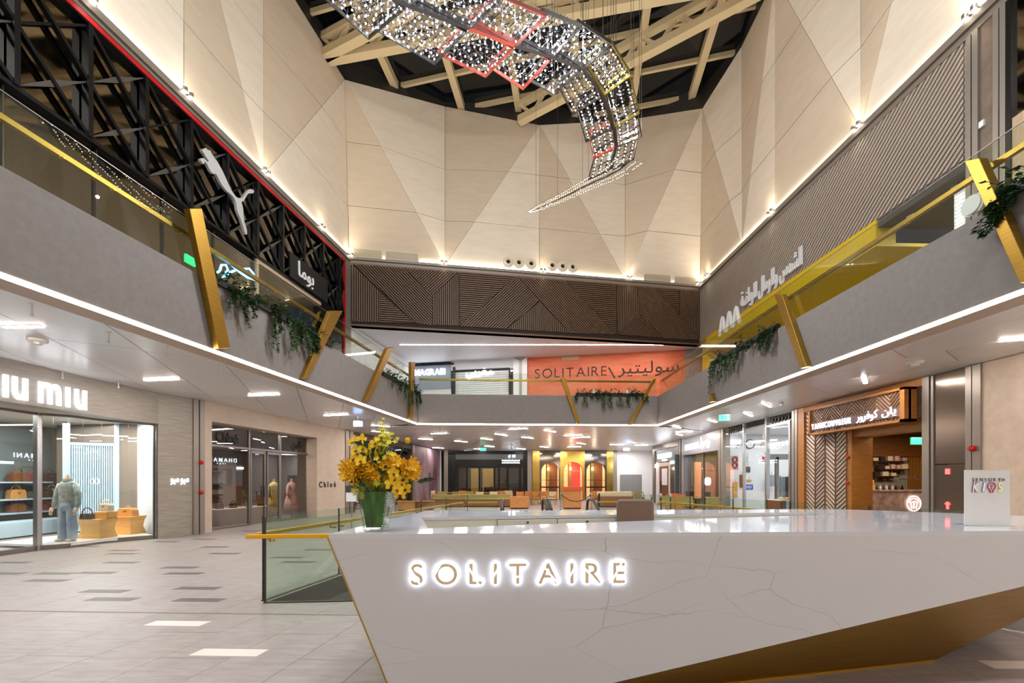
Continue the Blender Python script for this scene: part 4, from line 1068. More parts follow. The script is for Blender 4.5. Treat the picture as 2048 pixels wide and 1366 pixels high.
# interior
mb = MB(); mb.box(-15.0, -14.8, 0, 15.2, 0, 3.4); mb.build('rear_wall', 'shop_green', sf)
mb = MB(); mb.box(-15, -10.05, 0.6, 15.2, 3.25, 3.35); mb.build('shop_ceiling', 'plaster_tan', sf)
mb = MB(); mb.box(-15, -11.6, 14.6, 14.8, 0, 3.3); mb.build('end_wall', 'shop_green', sf)
PB = Wall((-11.75, 13.3), (-9.62, 11.9), inside=(-10.5, 10)); mb = MB(); PB.box(mb, 0, PB.len + .1, 0.05, 3.2, -.08, 0); mb.build('side_wall', 'pale_grey', sf)
mb = MB(); mb.prism([(-10.55, 9.8, .05), (-10.2, 10.1, .05), (-10.1, 10.75, .05), (-9.85, 11.2, .05), (-9.6, 11.66, .05), (-11.9, 13.2, .05), (-12.2, 10.2, .05)], (0, 0, .05)); mb.build('display_floor', 'white_gloss', sf)
PS = Wall((-12.9, 12.55), (-11.85, 13.05), inside=(-11, 10))
ps = thing('slatted_screen', 'pale blue screen of upright slats in the near left shop window', 'screen', PS.pt(.6, 0, 0))
ua, ub = PS.upx(140), PS.upx(240)
mb = MB(); PS.box(mb, ua, ub, .1, 2.62, -.05, -.02); mb.build('screen_back', 'shop_green', ps)
n = 22
for k in range(n):
    a = ua + (ub - ua) * k / n; mb = MB(); PS.box(mb, a, a + (ub - ua) / n * .55, .1, 2.6, -.02, .05); mb.build('slat', 'pale_blue', ps)
mb = MB(); PS.box(mb, ua, ub, 2.58, 2.66, -.05, .07); PS.box(mb, ua, ub, .08, .14, -.05, .07); mb.build('screen_rail', 'pale_blue', ps)
for px in (136, 238):
    c = PS.pt(PS.upx(px), 0, .1); mb = MB(); mb.box(c.x - .07, c.x + .07, c.y - .04, c.y + .04, .05, 3.25); mb.build('screen_post', 'pale_blue', ps)
# shelving on the rear wall
SW = Wall((-14.8, 1), (-14.8, 15), inside=(-10, 8))
shf = thing('shelf_unit', 'long pale shelves along the rear wall of the near left shop', 'shelf', (-14.6, 12, 0))
for z in (.62, 1.02, 1.52):
    for a, b in ((9.0, 10.9), (11.1, 13.6)): mb = MB(); mb.box(-14.8, -14.35, a, b, z - .04, z); mb.build('shelf_board', 'pale_blue', shf)
for a, b in ((8.7, 10.7), (10.95, 13.5)):
    mb = MB(); mb.box(-14.2, -13.5, a, b, .02, .42); o = mb.build('display_bench', 'pale_blue', bevel=.01); tag(o, 'pale blue low bench below the shelves, ' + ('near the doorway' if a < 9 else 'behind the mannequin'), 'bench')
def handbag(loc, w, d, h, m, lab, group, hr=None, rot=0):
    root = thing('handbag', lab, 'handbag', loc, group)
    c = Vector(loc); mb = MB(); s0 = len(mb.v)
    prof = [(-w / 2, 0), (w / 2, 0), (w / 2 * .92, h * .75), (w / 2 * .7, h), (-w / 2 * .7, h), (-w / 2 * .92, h * .75)]
    M_ = Matrix.Translation(c) @ Matrix.Rotation(rot, 4, 'Z')
    mb.prism([(x, -d / 2, z) for x, z in prof], (0, d, 0)); mb.xform(M_); mb.build('body', m, root, bevel=.015)
    hr = hr or w * .3; mb = MB(); mb.tube([(hr * math.cos(t), 0, h * .92 + hr * 1.15 * math.sin(t)) for t in [math.pi * k / 8 for k in range(9)]], .014, 6); mb.xform(M_); mb.build('handle', m, root)
    mb = MB(); mb.box(-w * .08, w * .08, -d / 2 - .008, -d / 2, h * .55, h * .72); mb.xform(M_); mb.build('clasp', 'gold', root)
    return root
bl = ['leather_brown', 'leather_red', 'leather_dark']
tx = {'leather_brown': 'brown', 'leather_red': 'wine red', 'leather_dark': 'dark', 'leather_cream': 'cream', 'leather_tan': 'tan'}
bags = [(35, 963, 1.52, 'leather_brown'), (66, 963, 1.52, 'leather_red'), (98, 963, 1.52, 'leather_dark'), (88, 1000, 1.02, 'leather_dark'), (104, 1000, 1.02, 'leather_cream'), (116, 1000, 1.02, 'leather_brown'),
        (32, 1010, 1.02, 'leather_tan'), (32, 1026, .62, 'leather_brown'), (90, 1026, .62, 'leather_red'), (108, 1026, .62, 'leather_dark')]
row = {1.52: 'top', 1.02: 'middle', .62: 'lowest'}
for px, py, z, m in bags:
    Y = -14.57 / ray(px); handbag((-14.57, Y, z), .42, .2, .27, m, '%s handbag on the %s shelf %s the window post' % (tx[m], row[z], 'left of' if px < 80 else 'right of') + (', second along' if px in (66, 104) else ', beside the mannequin' if px > 105 else ''), 'handbags on the shelves', rot=R(90))
# faceted amber plinths and their bags
def plinth(c, w, h, lab, step=None):
    root = thing('display_plinth', lab, 'plinth', c)
    mb = MB(); N = 4; q = []
    for z, s in ((0, 1.0), (h * .42, .82), (h * .8, .9), (h, 1.02)):
        q.append([Vector(c) + Vector((x * s * w / 2, y * s * w * .42, z)) for x, y in ((-1, -1), (1, -1), (1.05, 1), (-1.05, 1))])
    fs = [(3, 2, 1, 0)]
    for i in range(3):
        for k in range(4): fs.append((i * 4 + k, i * 4 + (k + 1) % 4, (i + 1) * 4 + (k + 1) % 4, (i + 1) * 4 + k))
    fs.append((12, 13, 14, 15)); mb.add([v for r_ in q for v in r_], fs); mb.build('body', 'amber_wood', root)
    mb = MB(); mb.box(c[0] - w * .52, c[0] + w * .52, c[1] - w * .44, c[1] + w * .44, c[2] + h, c[2] + h + .02); mb.build('top', 'amber_wood', root)
    if step: mb = MB(); mb.box(c[0] - .05, c[0] + w * .5, c[1] - .05, c[1] + w * .42, c[2] + h + .02, c[2] + h + step); mb.build('upper_step', 'amber_wood', root, bevel=.02)
    return root
plinth((-10.62, 11.15, .1), .58, .46, 'faceted amber wooden plinth with a raised step in the left shop window', step=.2)
plinth((-10.55, 11.95, .1), .58, .46, 'plain faceted amber wooden plinth near the stone pier in the shop window')
handbag((-10.72, 10.98, .58), .3, .14, .15, 'leather_dark', 'small dark handbag with chain handle on the stepped amber plinth', 'handbags in the window', hr=.13)
handbag((-10.47, 11.22, .78), .3, .16, .18, 'leather_cream', 'cream handbag on the raised step of the amber plinth', 'handbags in the window', hr=.1)
handbag((-10.55, 11.95, .58), .46, .2, .22, 'leather_tan', 'tan slouchy handbag on the plain amber plinth', 'handbags in the window', hr=.06)
# headless mannequin in denim
mc = Vector((-10.72, 10.5, .1))
mq = thing('mannequin', 'headless mannequin in faded denim jacket and wide jeans in the left shop window', 'mannequin', mc)
mb = MB(); mb.tube([mc + Vector((0, 0, 1.36)), mc + Vector((0, 0, 1.5)), mc + Vector((0, .0, 1.60))], [.075, .05, .047], 10); mb.build('neck', 'mannequin_skin', mq, smooth=True)
mb = MB(); mb.lathe([(.17, .86), (.185, .9), (.19, 1.1), (.21, 1.28), (.18, 1.40), (.09, 1.46), (.075, 1.45)], mc, 14, 1.0, .62)
for s in (-1, 1):
    a = mc + Vector((s * .17, 0, 1.36)); mb.tube([a, a + Vector((s * .08, 0, -.22)), a + Vector((s * .11, -.03, -.45)), a + Vector((s * .10, -.06, -.56))], [.07, .066, .055, .045], 10)
mb.build('jacket', 'denim_jacket', mq, smooth=True)
mb = MB(); mb.lathe([(.075, 1.43), (.12, 1.44), (.10, 1.50), (.08, 1.49)], mc, 12, 1, .8); mb.build('collar', 'denim_jacket', mq)
mb = MB(); mb.lathe([(.17, .72), (.19, .8), (.165, .92)], mc, 14, 1.0, .7)
for s in (-1, 1):
    a = mc + Vector((s * .085, 0, .80)); mb.tube([a, a + Vector((s * .02, -.01, -.35)), a + Vector((s * .03, .0, -.74))], [.105, .095, .10], 12)
mb.build('jeans', 'denim', mq, smooth=True)
for s in (-1, 1):
    a = mc + Vector((s * .29, -.09, .80)); mb = MB(); mb.tube([a, a + Vector((0, -.02, -.06)), a + Vector((0, -.03, -.11))], [.032, .038, .026], 8)
    for q in range(4): mb.tube([a + Vector((-.03 + q * .02, -.03, -.10)), a + Vector((-.03 + q * .022, -.035, -.165 - .012 * (q in (1, 2)))), ], [.011, .008], 6)
    mb.tube([a + Vector((-s * .03, -.03, -.05)), a + Vector((-s * .05, -.05, -.11))], [.012, .009], 6); mb.build('hand', 'mannequin_skin', mq, smooth=True)
    f = mc + Vector((s * .115, 0, 0)); mb = MB(); mb.tube([f + Vector((0, .06, .045)), f + Vector((0, -.05, .045)), f + Vector((s * .02, -.17, .025))], [.045, .045, .03], 8); mb.build('foot', 'leather_cream', mq, smooth=True)
light('shop_light', 'AREA', (-10.9, 11.3, 3.2), 120, (1, .93, .84), 1.2, 2.2, (0, 0, 0), parent=sf)
light('shop_light', 'AREA', (-12.8, 10.5, 3.2), 150, (1, .97, .92), 2, 5, (0, 0, 0), parent=sf)
wl0 = Wall((-10.0, YB), (-9.9, 4.0))
# pilaster strips
def pilaster(w, x0, x1, lab, d=.03):
    o = thing('pilaster', lab, 'pilaster', w.pt(w.upx((x0 + x1) / 2), 0, 0), 'grey metal pilasters between the shops')
    a, b = w.upx(x0), w.upx(x1)
    if a > b: a, b = b, a
    g = (b - a) * .06; m = (a + b) / 2
    mb = MB(); w.box(mb, a, m - g, 0, 3.89, -.3, d); mb.build('strip', 'metal_grey', o); mb = MB(); w.box(mb, m + g, b, 0, 3.89, -.3, d); mb.build('strip', 'metal_grey', o)
    mb = MB(); w.box(mb, m - g, m + g, 0, 3.89, -.3, d - .06); mb.build('groove', 'metal_dark', o); return o
CH = Wall((-9.08, 12.45), (-7.75, 20.0))
pilaster(CH, 386, 408, 'grey pilaster between the striped stone shop and the cream stone shop')
def alarm(c, n, lab, s=1.0):
    o = thing('fire_alarm', lab, 'alarm', c, 'red fire alarm devices'); c = Vector(c); n = Vector(n)
    mb = MB(); mb.tube([c, c + n * .05 * s], .06 * s, 12); mb.build('base', 'alarm_red', o); mb = MB(); mb.tube([c + n * .05 * s, c + n * .1 * s], [.055 * s, .03 * s], 10); mb.build('sounder', 'alarm_red', o)
for py, t in ((925, 'upper'), (985, 'lower')):
    u, z = CH.uz(399, py); alarm(CH.pt(u, z, .03), CH.n, t + ' red fire alarm on the pilaster left of the cream stone shop')
# cream stone shop
cs = thing('shopfront', 'cream stone fashion shopfront with dark glazing and black serif lettering', 'shopfront', CH.pt(4, 0, 0))
a0, a1, b0, b1 = CH.upx(408), CH.upx(424), CH.upx(634), CH.upx(690)
for a, b in ((a0, a1), (b0, b1)): mb = MB(); CH.box(mb, a, b, 0, 3.9, -.5, 0); mb.build('stone_pier', 'stone_cream', cs)
mb = MB(); CH.box(mb, a1, b0, 3.32, 3.9, -.5, 0); mb.build('stone_lintel', 'stone_cream', cs)
D = -.45
ups = [CH.upx(x, D) for x in (424, 497.7, 560, 621)]; ups[0] = a1; ups[3] = max(ups[3], b0 - .05)
for k in range(4): mb = MB(); CH.box(mb, ups[k] - .035, ups[k] + .035, 0, 3.32, D - .05, D + .03); mb.build('mullion', 'frame_grey', cs)
mb = MB(); CH.box(mb, ups[0], ups[3], 2.62, 2.68, D - .05, D + .03); CH.box(mb, ups[0], ups[3], 3.28, 3.34, D - .05, D + .03); mb.build('transom', 'frame_grey', cs)
for k in range(3):
    mb = MB(); CH.box(mb, ups[k], ups[k + 1], 2.68, 3.3, D - .01, D); mb.build('window_pane', 'glass_dim', cs)
    if k != 1: mb = MB(); CH.box(mb, ups[k], ups[k + 1], .05, 2.62, D - .01, D); mb.build('window_pane', 'glass_dim', cs); mb = MB(); CH.box(mb, ups[k], ups[k + 1], 0, .06, D - .04, D + .02); mb.build('sill', 'frame_grey', cs)
um = CH.upx(531, D)
for a, b in ((ups[1], um), (um, ups[2])):
    mb = MB(); CH.box(mb, a + .04, a + .10, .02, 2.6, D, D + .04); CH.box(mb, b - .10, b - .04, .02, 2.6, D, D + .04); CH.box(mb, a + .04, b - .04, .02, .12, D, D + .04); CH.box(mb, a + .04, b - .04, 2.5, 2.6, D, D + .04)
    dr = mb.build('door', 'frame_grey', cs); mb = MB(); CH.box(mb, a + .1, b - .1, .12, 2.5, D - .005, D + .005); mb.build('door_pane', 'glass_dim', dr)
    hu = b - .14 if a < um - .2 and b == um else a + .14; mb = MB(); CH.box(mb, hu - .015, hu + .015, .95, 1.35, D + .05, D + .08); mb.build('door_handle', 'metal_dark', dr)
sn = thing('shop_sign', 'black serif lettering in the upper left pane of the cream stone shop', 'sign', CH.pt(ups[0] + .6, 2.9, D + .02))
def serif_word(text, w, u0, u1, z, size, d, m, par):
    ob = lettering(text, w.pt(u0, z, d), w.u, UP, w.n, size, .02, m, par, width=u1 - u0, offset=.016, sxx=.9)
serif_word('Chloé', CH, CH.upx(431, D), CH.upx(476, D), 2.78, .46, D + .01, 'black_matte', sn)
sn = thing('shop_sign', 'black Arabic lettering in the upper right pane of the cream stone shop', 'sign', CH.pt(ups[3] - .6, 2.9, D + .02))
ua = CH.upx(583, D); arabic_word('كلوي', CH.pt(ua, 2.72, D + .01), CH.u, UP, CH.n, CH.upx(603, D) - ua, .42, .02, 'black_matte', sn)
sn = thing('shop_sign', 'small black serif lettering on the right pier of the cream stone shop', 'sign', CH.pt(b0 + .5, 1.4, .02))
serif_word('Chloé', CH, CH.upx(638), CH.upx(671), 1.26, .34, 0, 'black_matte', sn)
# interior of it
mb = MB(); CH.box(mb, a0 - .2, b1, 0, 3.4, -5.0, -4.9); mb.build('rear_wall', 'taupe', cs)
mb = MB(); CH.box(mb, a0 - .2, b1, 3.36, 3.42, -5.0, -.5); mb.build('shop_ceiling', 'taupe', cs)
mb = MB(); CH.box(mb, a0 - .25, a0 - .15, 0, 3.4, -5.0, -.5); CH.box(mb, b1 - .1, b1, 0, 3.4, -5, -.5); mb.build('side_wall', 'taupe', cs)
mb = MB(); CH.box(mb, CH.upx(440, -4.8), CH.upx(474, -4.8), .2, 2.4, -4.9, -4.85); mb.build('niche_panel', 'pale_grey', cs)
for k in range(4): mb = MB(); CH.box(mb, a0 + .8, b1 - 2, .9 + k * .5, .94 + k * .5, -4.9, -4.6); mb.build('shelf_board', 'taupe_dark', cs)
for x, lab in ((458, 'cream block counter behind the left pane of the cream stone shop'), (514, 'second cream block counter behind the doors of the cream stone shop')):
    u = CH.upx(x, -1.6); mb = MB(); CH.box(mb, u - .75, u + .75, 0, .55, -2.1, -1.3); o = mb.build('display_counter', 'stone_cream', bevel=.01); tag(o, lab, 'counter')
    for k in range(2): c = CH.pt(u - .3 + k * .6, .55, -1.7); handbag(c, .26, .12, .18, 'leather_dark' if k else 'leather_brown', '%s handbag on the %s block counter of the cream stone shop' % ('dark' if k else 'brown', 'left' if x < 480 else 'right'), 'handbags on block counters', rot=R(75))
def dressform(x, m, lab, D_, flare):
    u = CH.upx(x, D_); c = CH.pt(u, 0, D_); root = thing('dress_form', lab, 'mannequin', c)
    mb = MB(); mb.lathe([(flare, .30), (flare * .8, .7), (.15, 1.12), (.19, 1.32), (.15, 1.44), (.05, 1.5)], c, 16, 1, .7); mb.build('dress', m, root, smooth=True)
    mb = MB(); mb.tube([c + UP * 1.46, c + UP * 1.62], [.05, .045], 8); mb.tube([c + UP * .02, c + UP * .4], .02, 6); mb.lathe([(.16, 0), (.16, .02)], c, 14); mb.build('stand', 'mannequin_skin', root)
    for s in (-1, 1): mb = MB(); a = c + CH.u * s * .19 + UP * 1.36; mb.tube([a, a + CH.u * s * .07 - UP * .3, a + CH.u * s * .02 - UP * .55 + CH.n * .08], [.065, .055, .03], 8); mb.build('sleeve', m, root, smooth=True)
dressform(548, 'dress_yellow', 'dress form in a pale yellow gown behind the glass doors', -1.0, .26)
dressform(583, 'dress_pink', 'dress form in a pink patterned gown behind the right pane', -.95, .34)
light('shop_light', 'AREA', CH.pt(3.6, 3.3, -2.0), 130, (1, .9, .8), 3, 1.5, parent=cs)
pilaster(CH, 690.5, 706, 'grey pilaster right of the cream stone shop')
# dark shop behind the flowers
DS = Wall((-7.62, 20.75), (-6.4, 28.0))
ds = thing('shopfront', 'dark bronze framed shopfront behind the flower arrangement', 'shopfront', DS.pt(3, 0, 0))
mat('bronze_dark', (70, 52, 42), .4, metal=.4)
mb = MB(); DS.box(mb, 0, DS.len, 3.55, 3.9, -.3, 0); mb.build('lintel', 'bronze_dark', ds)
for f in (0, .48, .98): mb = MB(); DS.box(mb, DS.len * f, DS.len * f + .25, 0, 3.6, -.3, 0); mb.build('jamb', 'bronze_dark', ds)
for f in (0, .5): mb = MB(); DS.box(mb, DS.len * f + .2, DS.len * f + DS.len * .48, .1, 3.55, -.15, -.14); mb.build('window_pane', 'glass_dim', ds)
mb = MB(); DS.box(mb, 0, DS.len, 0, 3.8, -3.4, -3.3); mb.build('rear_wall', 'taupe', ds); mb = MB(); DS.box(mb, 0, DS.len, 3.7, 3.8, -3.4, -.3); mb.build('shop_ceiling', 'taupe', ds)
for k in range(3):
    u = 1.2 + k * 2.0; mb = MB(); c = DS.pt(u, 0, -1.3); mb.lathe([(.22, 0), (.22, .03), (.03, .04), (.03, 1.0), (.3, 1.02), (.3, 1.06)], c, 12); o = mb.build('display_table', 'leather_cream'); tag(o, 'round pedestal table inside the bronze shop, %s from the near end' % ('first', 'second', 'third')[k], 'table', 'pedestal tables')
light('shop_light', 'AREA', DS.pt(3.6, 3.6, -1.6), 120, (1, .88, .76), 3, 1.5, parent=ds)
# printed hoarding in purple tones
PW = Wall((-6.4, 28.0), (-5.62, 34.4))
mat('print_purple', (178, 152, 162), .5, noise=(.7, (92, 50, 62), 4, (1, 1, .5)))
pw = thing('printed_hoarding', 'tall printed hoarding in blurred purple and brown beside the dark bronze shop', 'hoarding', PW.pt(3, 0, 0))
mb = MB(); PW.box(mb, .3, PW.len - .3, 0, 3.85, -.2, 0); mb.build('printed_panel', 'print_purple', pw)
mb = MB(); PW.box(mb, PW.len * .52, PW.len * .68, 0, 2.1, 0, .03); dd = mb.build('door', 'print_purple', pw); mb = MB(); PW.box(mb, PW.len * .52, PW.len * .55, 0, 2.12, .03, .05); mb.build('door_edge', 'steel', dd)
mb = MB(); PW.box(mb, -.05, .28, 0, 3.88, -.2, .04); mb.build('edge_post', 'metal_grey', pw); mb = MB(); PW.box(mb, PW.len - .3, PW.len, 0, 3.88, -.2, .04); mb.build('white_end', 'white_paint', pw)

# ------------------------------------------------------------------ far end
BK = Wall((-5.62, 34.6), (11.2, 34.6), inside=(0, 10))
bk = setting('wall_back', (2, 34.6, 0))
mb = MB(); BK.box(mb, -9, BK.len + 3, 0, 4.1, -4.2, -4.0); mb.build('backing', 'taupe_dark', bk)
mb = MB(); BK.box(mb, BK.upx(1226), BK.len, 0, 3.9, -.2, 0); mb.build('white_wall', 'white_paint', bk)
mb = MB(); BK.box(mb, BK.upx(1055), BK.upx(1064), 0, 3.9, -.2, .04); BK.box(mb, BK.upx(888), BK.upx(896), 0, 3.9, -.2, .04); BK.box(mb, BK.upx(1226), BK.upx(1234), 0, 3.9, -.2, .04); mb.build('pier', 'metal_grey', bk)
do = setting('door_1', BK.pt(BK.upx(1262), 0, 0))
mat('door_grey', (128, 130, 132), .5)
for a, b in ((1240, 1261), (1262, 1283)): mb = MB(); BK.box(mb, BK.upx(a), BK.upx(b), 0, 2.0, 0, .06); dl = mb.build('door_leaf', 'door_grey', do); mb = MB(); BK.box(mb, BK.upx(b - 4 if a < 1250 else a + 3), BK.upx(b - 3 if a < 1250 else a + 4), .95, 1.1, .06, .1); mb.build('door_handle', 'steel', dl)
# black store
bs = thing('shopfront', 'black framed shopfront with dim interior at the far end', 'shopfront', BK.pt(3, 0, 0))
x = lambda px, d=0: BK.upx(px, d)
mat('interior_gold_glow', (150, 124, 66), .6, emit=(170, 136, 70), strength=.4); mat('dim_grey', (110, 116, 122), .3)  # gold inner wall glows by itself in place of more interior lamps
mb = MB(); BK.box(mb, x(896), x(1055), 3.62, 3.88, -.3, .02); BK.box(mb, x(896), x(911), 0, 3.7, -.3, .02); BK.box(mb, x(1046), x(1055), 0, 3.7, -.3, .02); mb.build('outer_frame', 'black_frame', bs)
mb = MB(); BK.box(mb, x(911), x(1046), 3.2, 3.62, -.25, -.03); mb.build('sign_band', 'dim_grey', bs)
mb = MB(); BK.box(mb, x(911), x(1046), 2.55, 3.2, -.25, -.02); mb.build('lintel', 'black_frame', bs)
for px in (913, 932, 957, 987, 996, 1013, 1038): mb = MB(); BK.box(mb, x(px), x(px + 4), 0, 2.6, -.25, -.02); mb.build('mullion', 'black_frame', bs)
for a, b in ((936, 957), (961, 987)): mb = MB(); BK.box(mb, x(a), x(b), .0, 2.55, -2.6, -2.5); mb.build('inner_wall', 'interior_gold_glow', bs)
mb = MB(); BK.box(mb, x(912), x(1046), 0.05, 2.6, -.12, -.1); mb.build('window_pane', 'glass_dim', bs)
mb = MB(); BK.box(mb, x(1019), x(1037), 0, 2.45, -.9, -.85); mb.build('pale_door', 'dim_grey', bs)
mb = MB(); BK.box(mb, x(966), x(985), 0, 1.0, -1.6, -1.2); mb.build('counter', 'bronze_dark', bs)
mb = MB(); BK.box(mb, x(890), x(1060), 3.4, 3.5, -4.2, -.3); mb.build('shop_ceiling', 'taupe_dark', bs)
sn = thing('shop_sign', 'small glowing white letters above the far black shopfront', 'sign', BK.pt(x(1030), 3.3, 0))
lettering('dH', BK.pt(x(1017), 3.36, .0), BK.u, UP, BK.n, .32, .03, 'glow_strong', sn, width=x(1030) - x(1017))
for k, z in enumerate((3.08, 2.90)):
    n = 16
    for i in range(n): mb = MB(); a = x(1004) + (x(1040) - x(1004)) * i / n; BK.box(mb, a, a + .055, z, z + (.07 if (i * 7 + k) % 3 else .10), -.02, 0); mb.build('tiny_letter', 'glow_strong', sn)
light('shop_light', 'AREA', BK.pt(x(975), 3.3, -1.5), 60, (1, .9, .75), 3, 1.2, parent=bs)
# brass front with three arches
br = thing('shopfront', 'polished brass and dark mirror shopfront with three lit arches at the far end', 'shopfront', BK.pt(x(1145), 0, 0))
mat('brass_mirror', (200, 170, 88), .16, metal=.95, bump=(1.4, .25, (1, 1, 2))); mat('mirror_smoke', (120, 112, 102), .08, metal=.8)
mat('niche_peach', (238, 184, 140), .6, emit=(255, 190, 130), strength=.45); mat('niche_red', (222, 74, 70), .6, emit=(230, 70, 60), strength=.35); mat('niche_brown', (128, 84, 48), .5)
for a, b in ((1065, 1079), (1213, 1226)): mb = MB(); BK.box(mb, x(a), x(b), 0, 3.88, -.3, .06); mb.build('brass_pilaster', 'brass_mirror', br)
for a, b, m, i0, i1, top, d in ((1079, 1120, 'mirror_smoke', 1083, 1118, 2.95, .0), (1120, 1169, 'brass_mirror', 1127.5, 1165, 3.0, .1), (1169, 1213, 'mirror_smoke', 1173, 1211, 3.0, .0)):
    ua, ub, va, vb = x(a), x(b), x(i0), x(i1); rr = (vb - va) / 2; zs = top - rr
    arc = [((va + vb) / 2 + rr * math.cos(math.pi * q / 14), zs + rr * math.sin(math.pi * q / 14)) for q in range(15)]
    flat_solid(BK, [(ua, 0), (ua, 3.88), (ub, 3.88), (ub, 0), (vb, 0)] + arc + [(va, 0)], -.25, d).build('arch_panel', m, br)
    cen = a == 1120
    mb = MB(); BK.box(mb, va - .3, vb + .3, 0, 3.2, -1.3, -1.2); mb.build('niche_back', 'niche_red' if cen else 'niche_brown', br)
    mb = MB(); BK.box(mb, va, va + (vb - va) * .3, .0, 3.2, -1.2, -1.0); mb.build('niche_curtain', 'niche_peach', br)
    mb = MB(); BK.box(mb, va + (vb - va) * .36, va + (vb - va) * .5, .0, 3.2, -1.2, -1.05); mb.build('niche_strip', 'brass_mirror', br)
    for s in (va - .1, vb): mb = MB(); BK.box(mb, s, s + .1, 0, 3.2, -1.2, -.25); mb.build('niche_side', 'niche_peach', br)
    if not cen:
        mb = MB(); BK.box(mb, va, vb, .95, 1.05, -.6, .1); mb.build('sill_bar', 'black_frame', br); mb = MB(); BK.box(mb, va, vb, 1.55, 1.58, -.2, -.1); mb.build('cross_bar', 'black_frame', br)
    else: mb = MB(); BK.box(mb, va, vb, 2.28, 2.32, -.1, .0); mb.build('cross_bar', 'brass_mirror', br)
    light('niche_light', 'POINT', BK.pt((va + vb) / 2, 2.5, -.7), 16, (1, .8, .6), .1, parent=br)
bs2 = light('shop_light', 'AREA', (8.9, 33, 3.8), 60, (1, .95, .9), 1.5, parent=None)

# ------------------------------------------------------------------ ground level, right side
R1 = Wall((9.36, YB), (9.36, 14.0)); R2 = Wall((9.36, 14.0), (9.8, 30.0)); R3 = Wall((9.8, 30.0), (11.2, 34.6))
q3 = setting('wall_right_far', R3.pt(2, 0, 0))
mb = MB(); R3.box(mb, .0, R3.len, 0, 3.9, -.2, 0); mb.build('panel', 'white_paint', q3)
r2 = lambda px, d=0: R2.upx(px, d)
def rb2(par, name, m, x0, x1, z0, z1, d0, d1, w=R2):
    a, b = w.upx(x0, max(d1, -.3)), w.upx(x1, max(d1, -.3)); mb = MB(); w.box(mb, min(a, b), max(a, b), z0, z1, d0, d1); return mb.build(name, m, par)
mat('timber_dark', (92, 54, 34), .45, noise=(3, (74, 40, 24), 4, (1, 1, 6))); mat('smoke_glass', (70, 74, 78), .1, spec=.6)
# jeweller
jw = thing('shopfront', 'jeweller shopfront with brown door and glowing white name at the far right', 'shopfront', R2.pt(r2(1332), 0, 0))
rb2(jw, 'frame_top', 'frame_grey', 1308, 1357, 3.55, 3.9, -.3, .05); rb2(jw, 'frame_side', 'frame_grey', 1305, 1309, 0, 3.9, -.3, .05)
rb2(jw, 'inner_frame', 'timber_dark', 1309, 1311, 0, 3.55, -.3, .0); rb2(jw, 'sign_glass', 'dim_grey', 1310, 1354, 2.75, 3.55, -.2, -.02)
rb2(jw, 'left_panel', 'pale_grey', 1311, 1317, 0, 2.75, -.2, -.02); rb2(jw, 'door_surround', 'stone_cream', 1317, 1340, 0, 2.7, -.2, 0)
dr = rb2(jw, 'door', 'timber_dark', 1319, 1336, 0, 2.45, -.2, .02); rb2(dr, 'door_pane', 'pale_grey', 1323.5, 1334.5, 1.25, 2.3, .02, .03); rb2(dr, 'door_handle', 'metal_dark', 1320, 1321, .9, 1.5, .03, .06)
rb2(jw, 'right_pane', 'smoke_glass', 1341, 1354, 0, 2.72, -.2, -.04)
RT = Wall((9.8, 30.0), (9.36, 14.0))
def rt(px, d=0): return RT.upx(px, d)
sn = thing('shop_sign', 'glowing white capital letters over the brown jeweller door', 'sign', RT.pt(rt(1328), 3.1, 0))
lettering('DHAMANI', RT.pt(rt(1316), 2.98, 0), RT.u, UP, RT.n, .42, .03, 'glow_strong', sn, width=rt(1341) - rt(1316), offset=.01)
lettering('1969', RT.pt(rt(1325), 2.78, 0), RT.u, UP, RT.n, .16, .03, 'glow_strong', sn, width=rt(1332) - rt(1325))
mb = MB(); RT.box(mb, rt(1306.5), rt(1316), 2.42, 2.62, 0, .03); o = mb.build('light_sign', 'glow_strong'); tag(o, 'small glowing strip left of the brown jeweller door', 'sign')
mb = MB(); RT.box(mb, rt(1341), rt(1353), 2.55, 2.72, 0, .03); o = mb.build('light_sign', 'glow_strong'); tag(o, 'small glowing strip right of the brown jeweller door', 'sign')
pilaster(R2, 1354.5, 1362, 'grey pilaster between the jeweller and the luggage shop')
# luggage shop
lg = thing('shopfront', 'grey metal luggage shopfront with blinding white sign on the right', 'shopfront', R2.pt(r2(1400), 0, 0))
mat('sheet_grey', (150, 154, 164), .35, metal=.4)
rb2(lg, 'metal_fascia', 'sheet_grey', 1363, 1437, 2.95, 3.9, -.3, .03); rb2(lg, 'metal_pier', 'sheet_grey', 1363, 1367, 0, 2.95, -.3, .03); rb2(lg, 'end_frame', 'bronze_dark', 1434, 1438, 0, 2.95, -.3, .02)
rb2(lg, 'window_pane', 'glass_dim', 1367, 1405, .05, 2.95, -.22, -.2); rb2(lg, 'window_pane', 'glass_dim', 1406, 1434, .05, 2.95, -.22, -.2); rb2(lg, 'mullion', 'frame_grey', 1405, 1406, 0, 2.95, -.25, -.15)
mat('steel_blue', (92, 112, 122), .3, metal=.3)
def fb(par, name, m, x0, x1, z0, z1, Y, dep): mb = MB(); mb.box(ray(x0) * Y, ray(x1) * Y, Y, Y + dep, z0, z1); return mb.build(name, m, par)
YL = 25.2
fb(lg, 'end_wall', 'steel_blue', 1350, 1445, 0, 3.05, YL, .1); fb(lg, 'partition', 'taupe', 1376, 1387, 0, 2.9, 24.9, .1); fb(lg, 'lit_panel', 'niche_peach', 1389, 1403, .5, 2.6, 24.9, .1)
mb = MB(); mb.box(12.6, 12.7, 20.4, YL, 0, 3.05); mb.build('side_wall', 'steel_blue', lg); mb = MB(); mb.box(9.9, 12.7, 20.4, YL, 3.0, 3.1); mb.build('shop_ceiling', 'taupe_dark', lg)
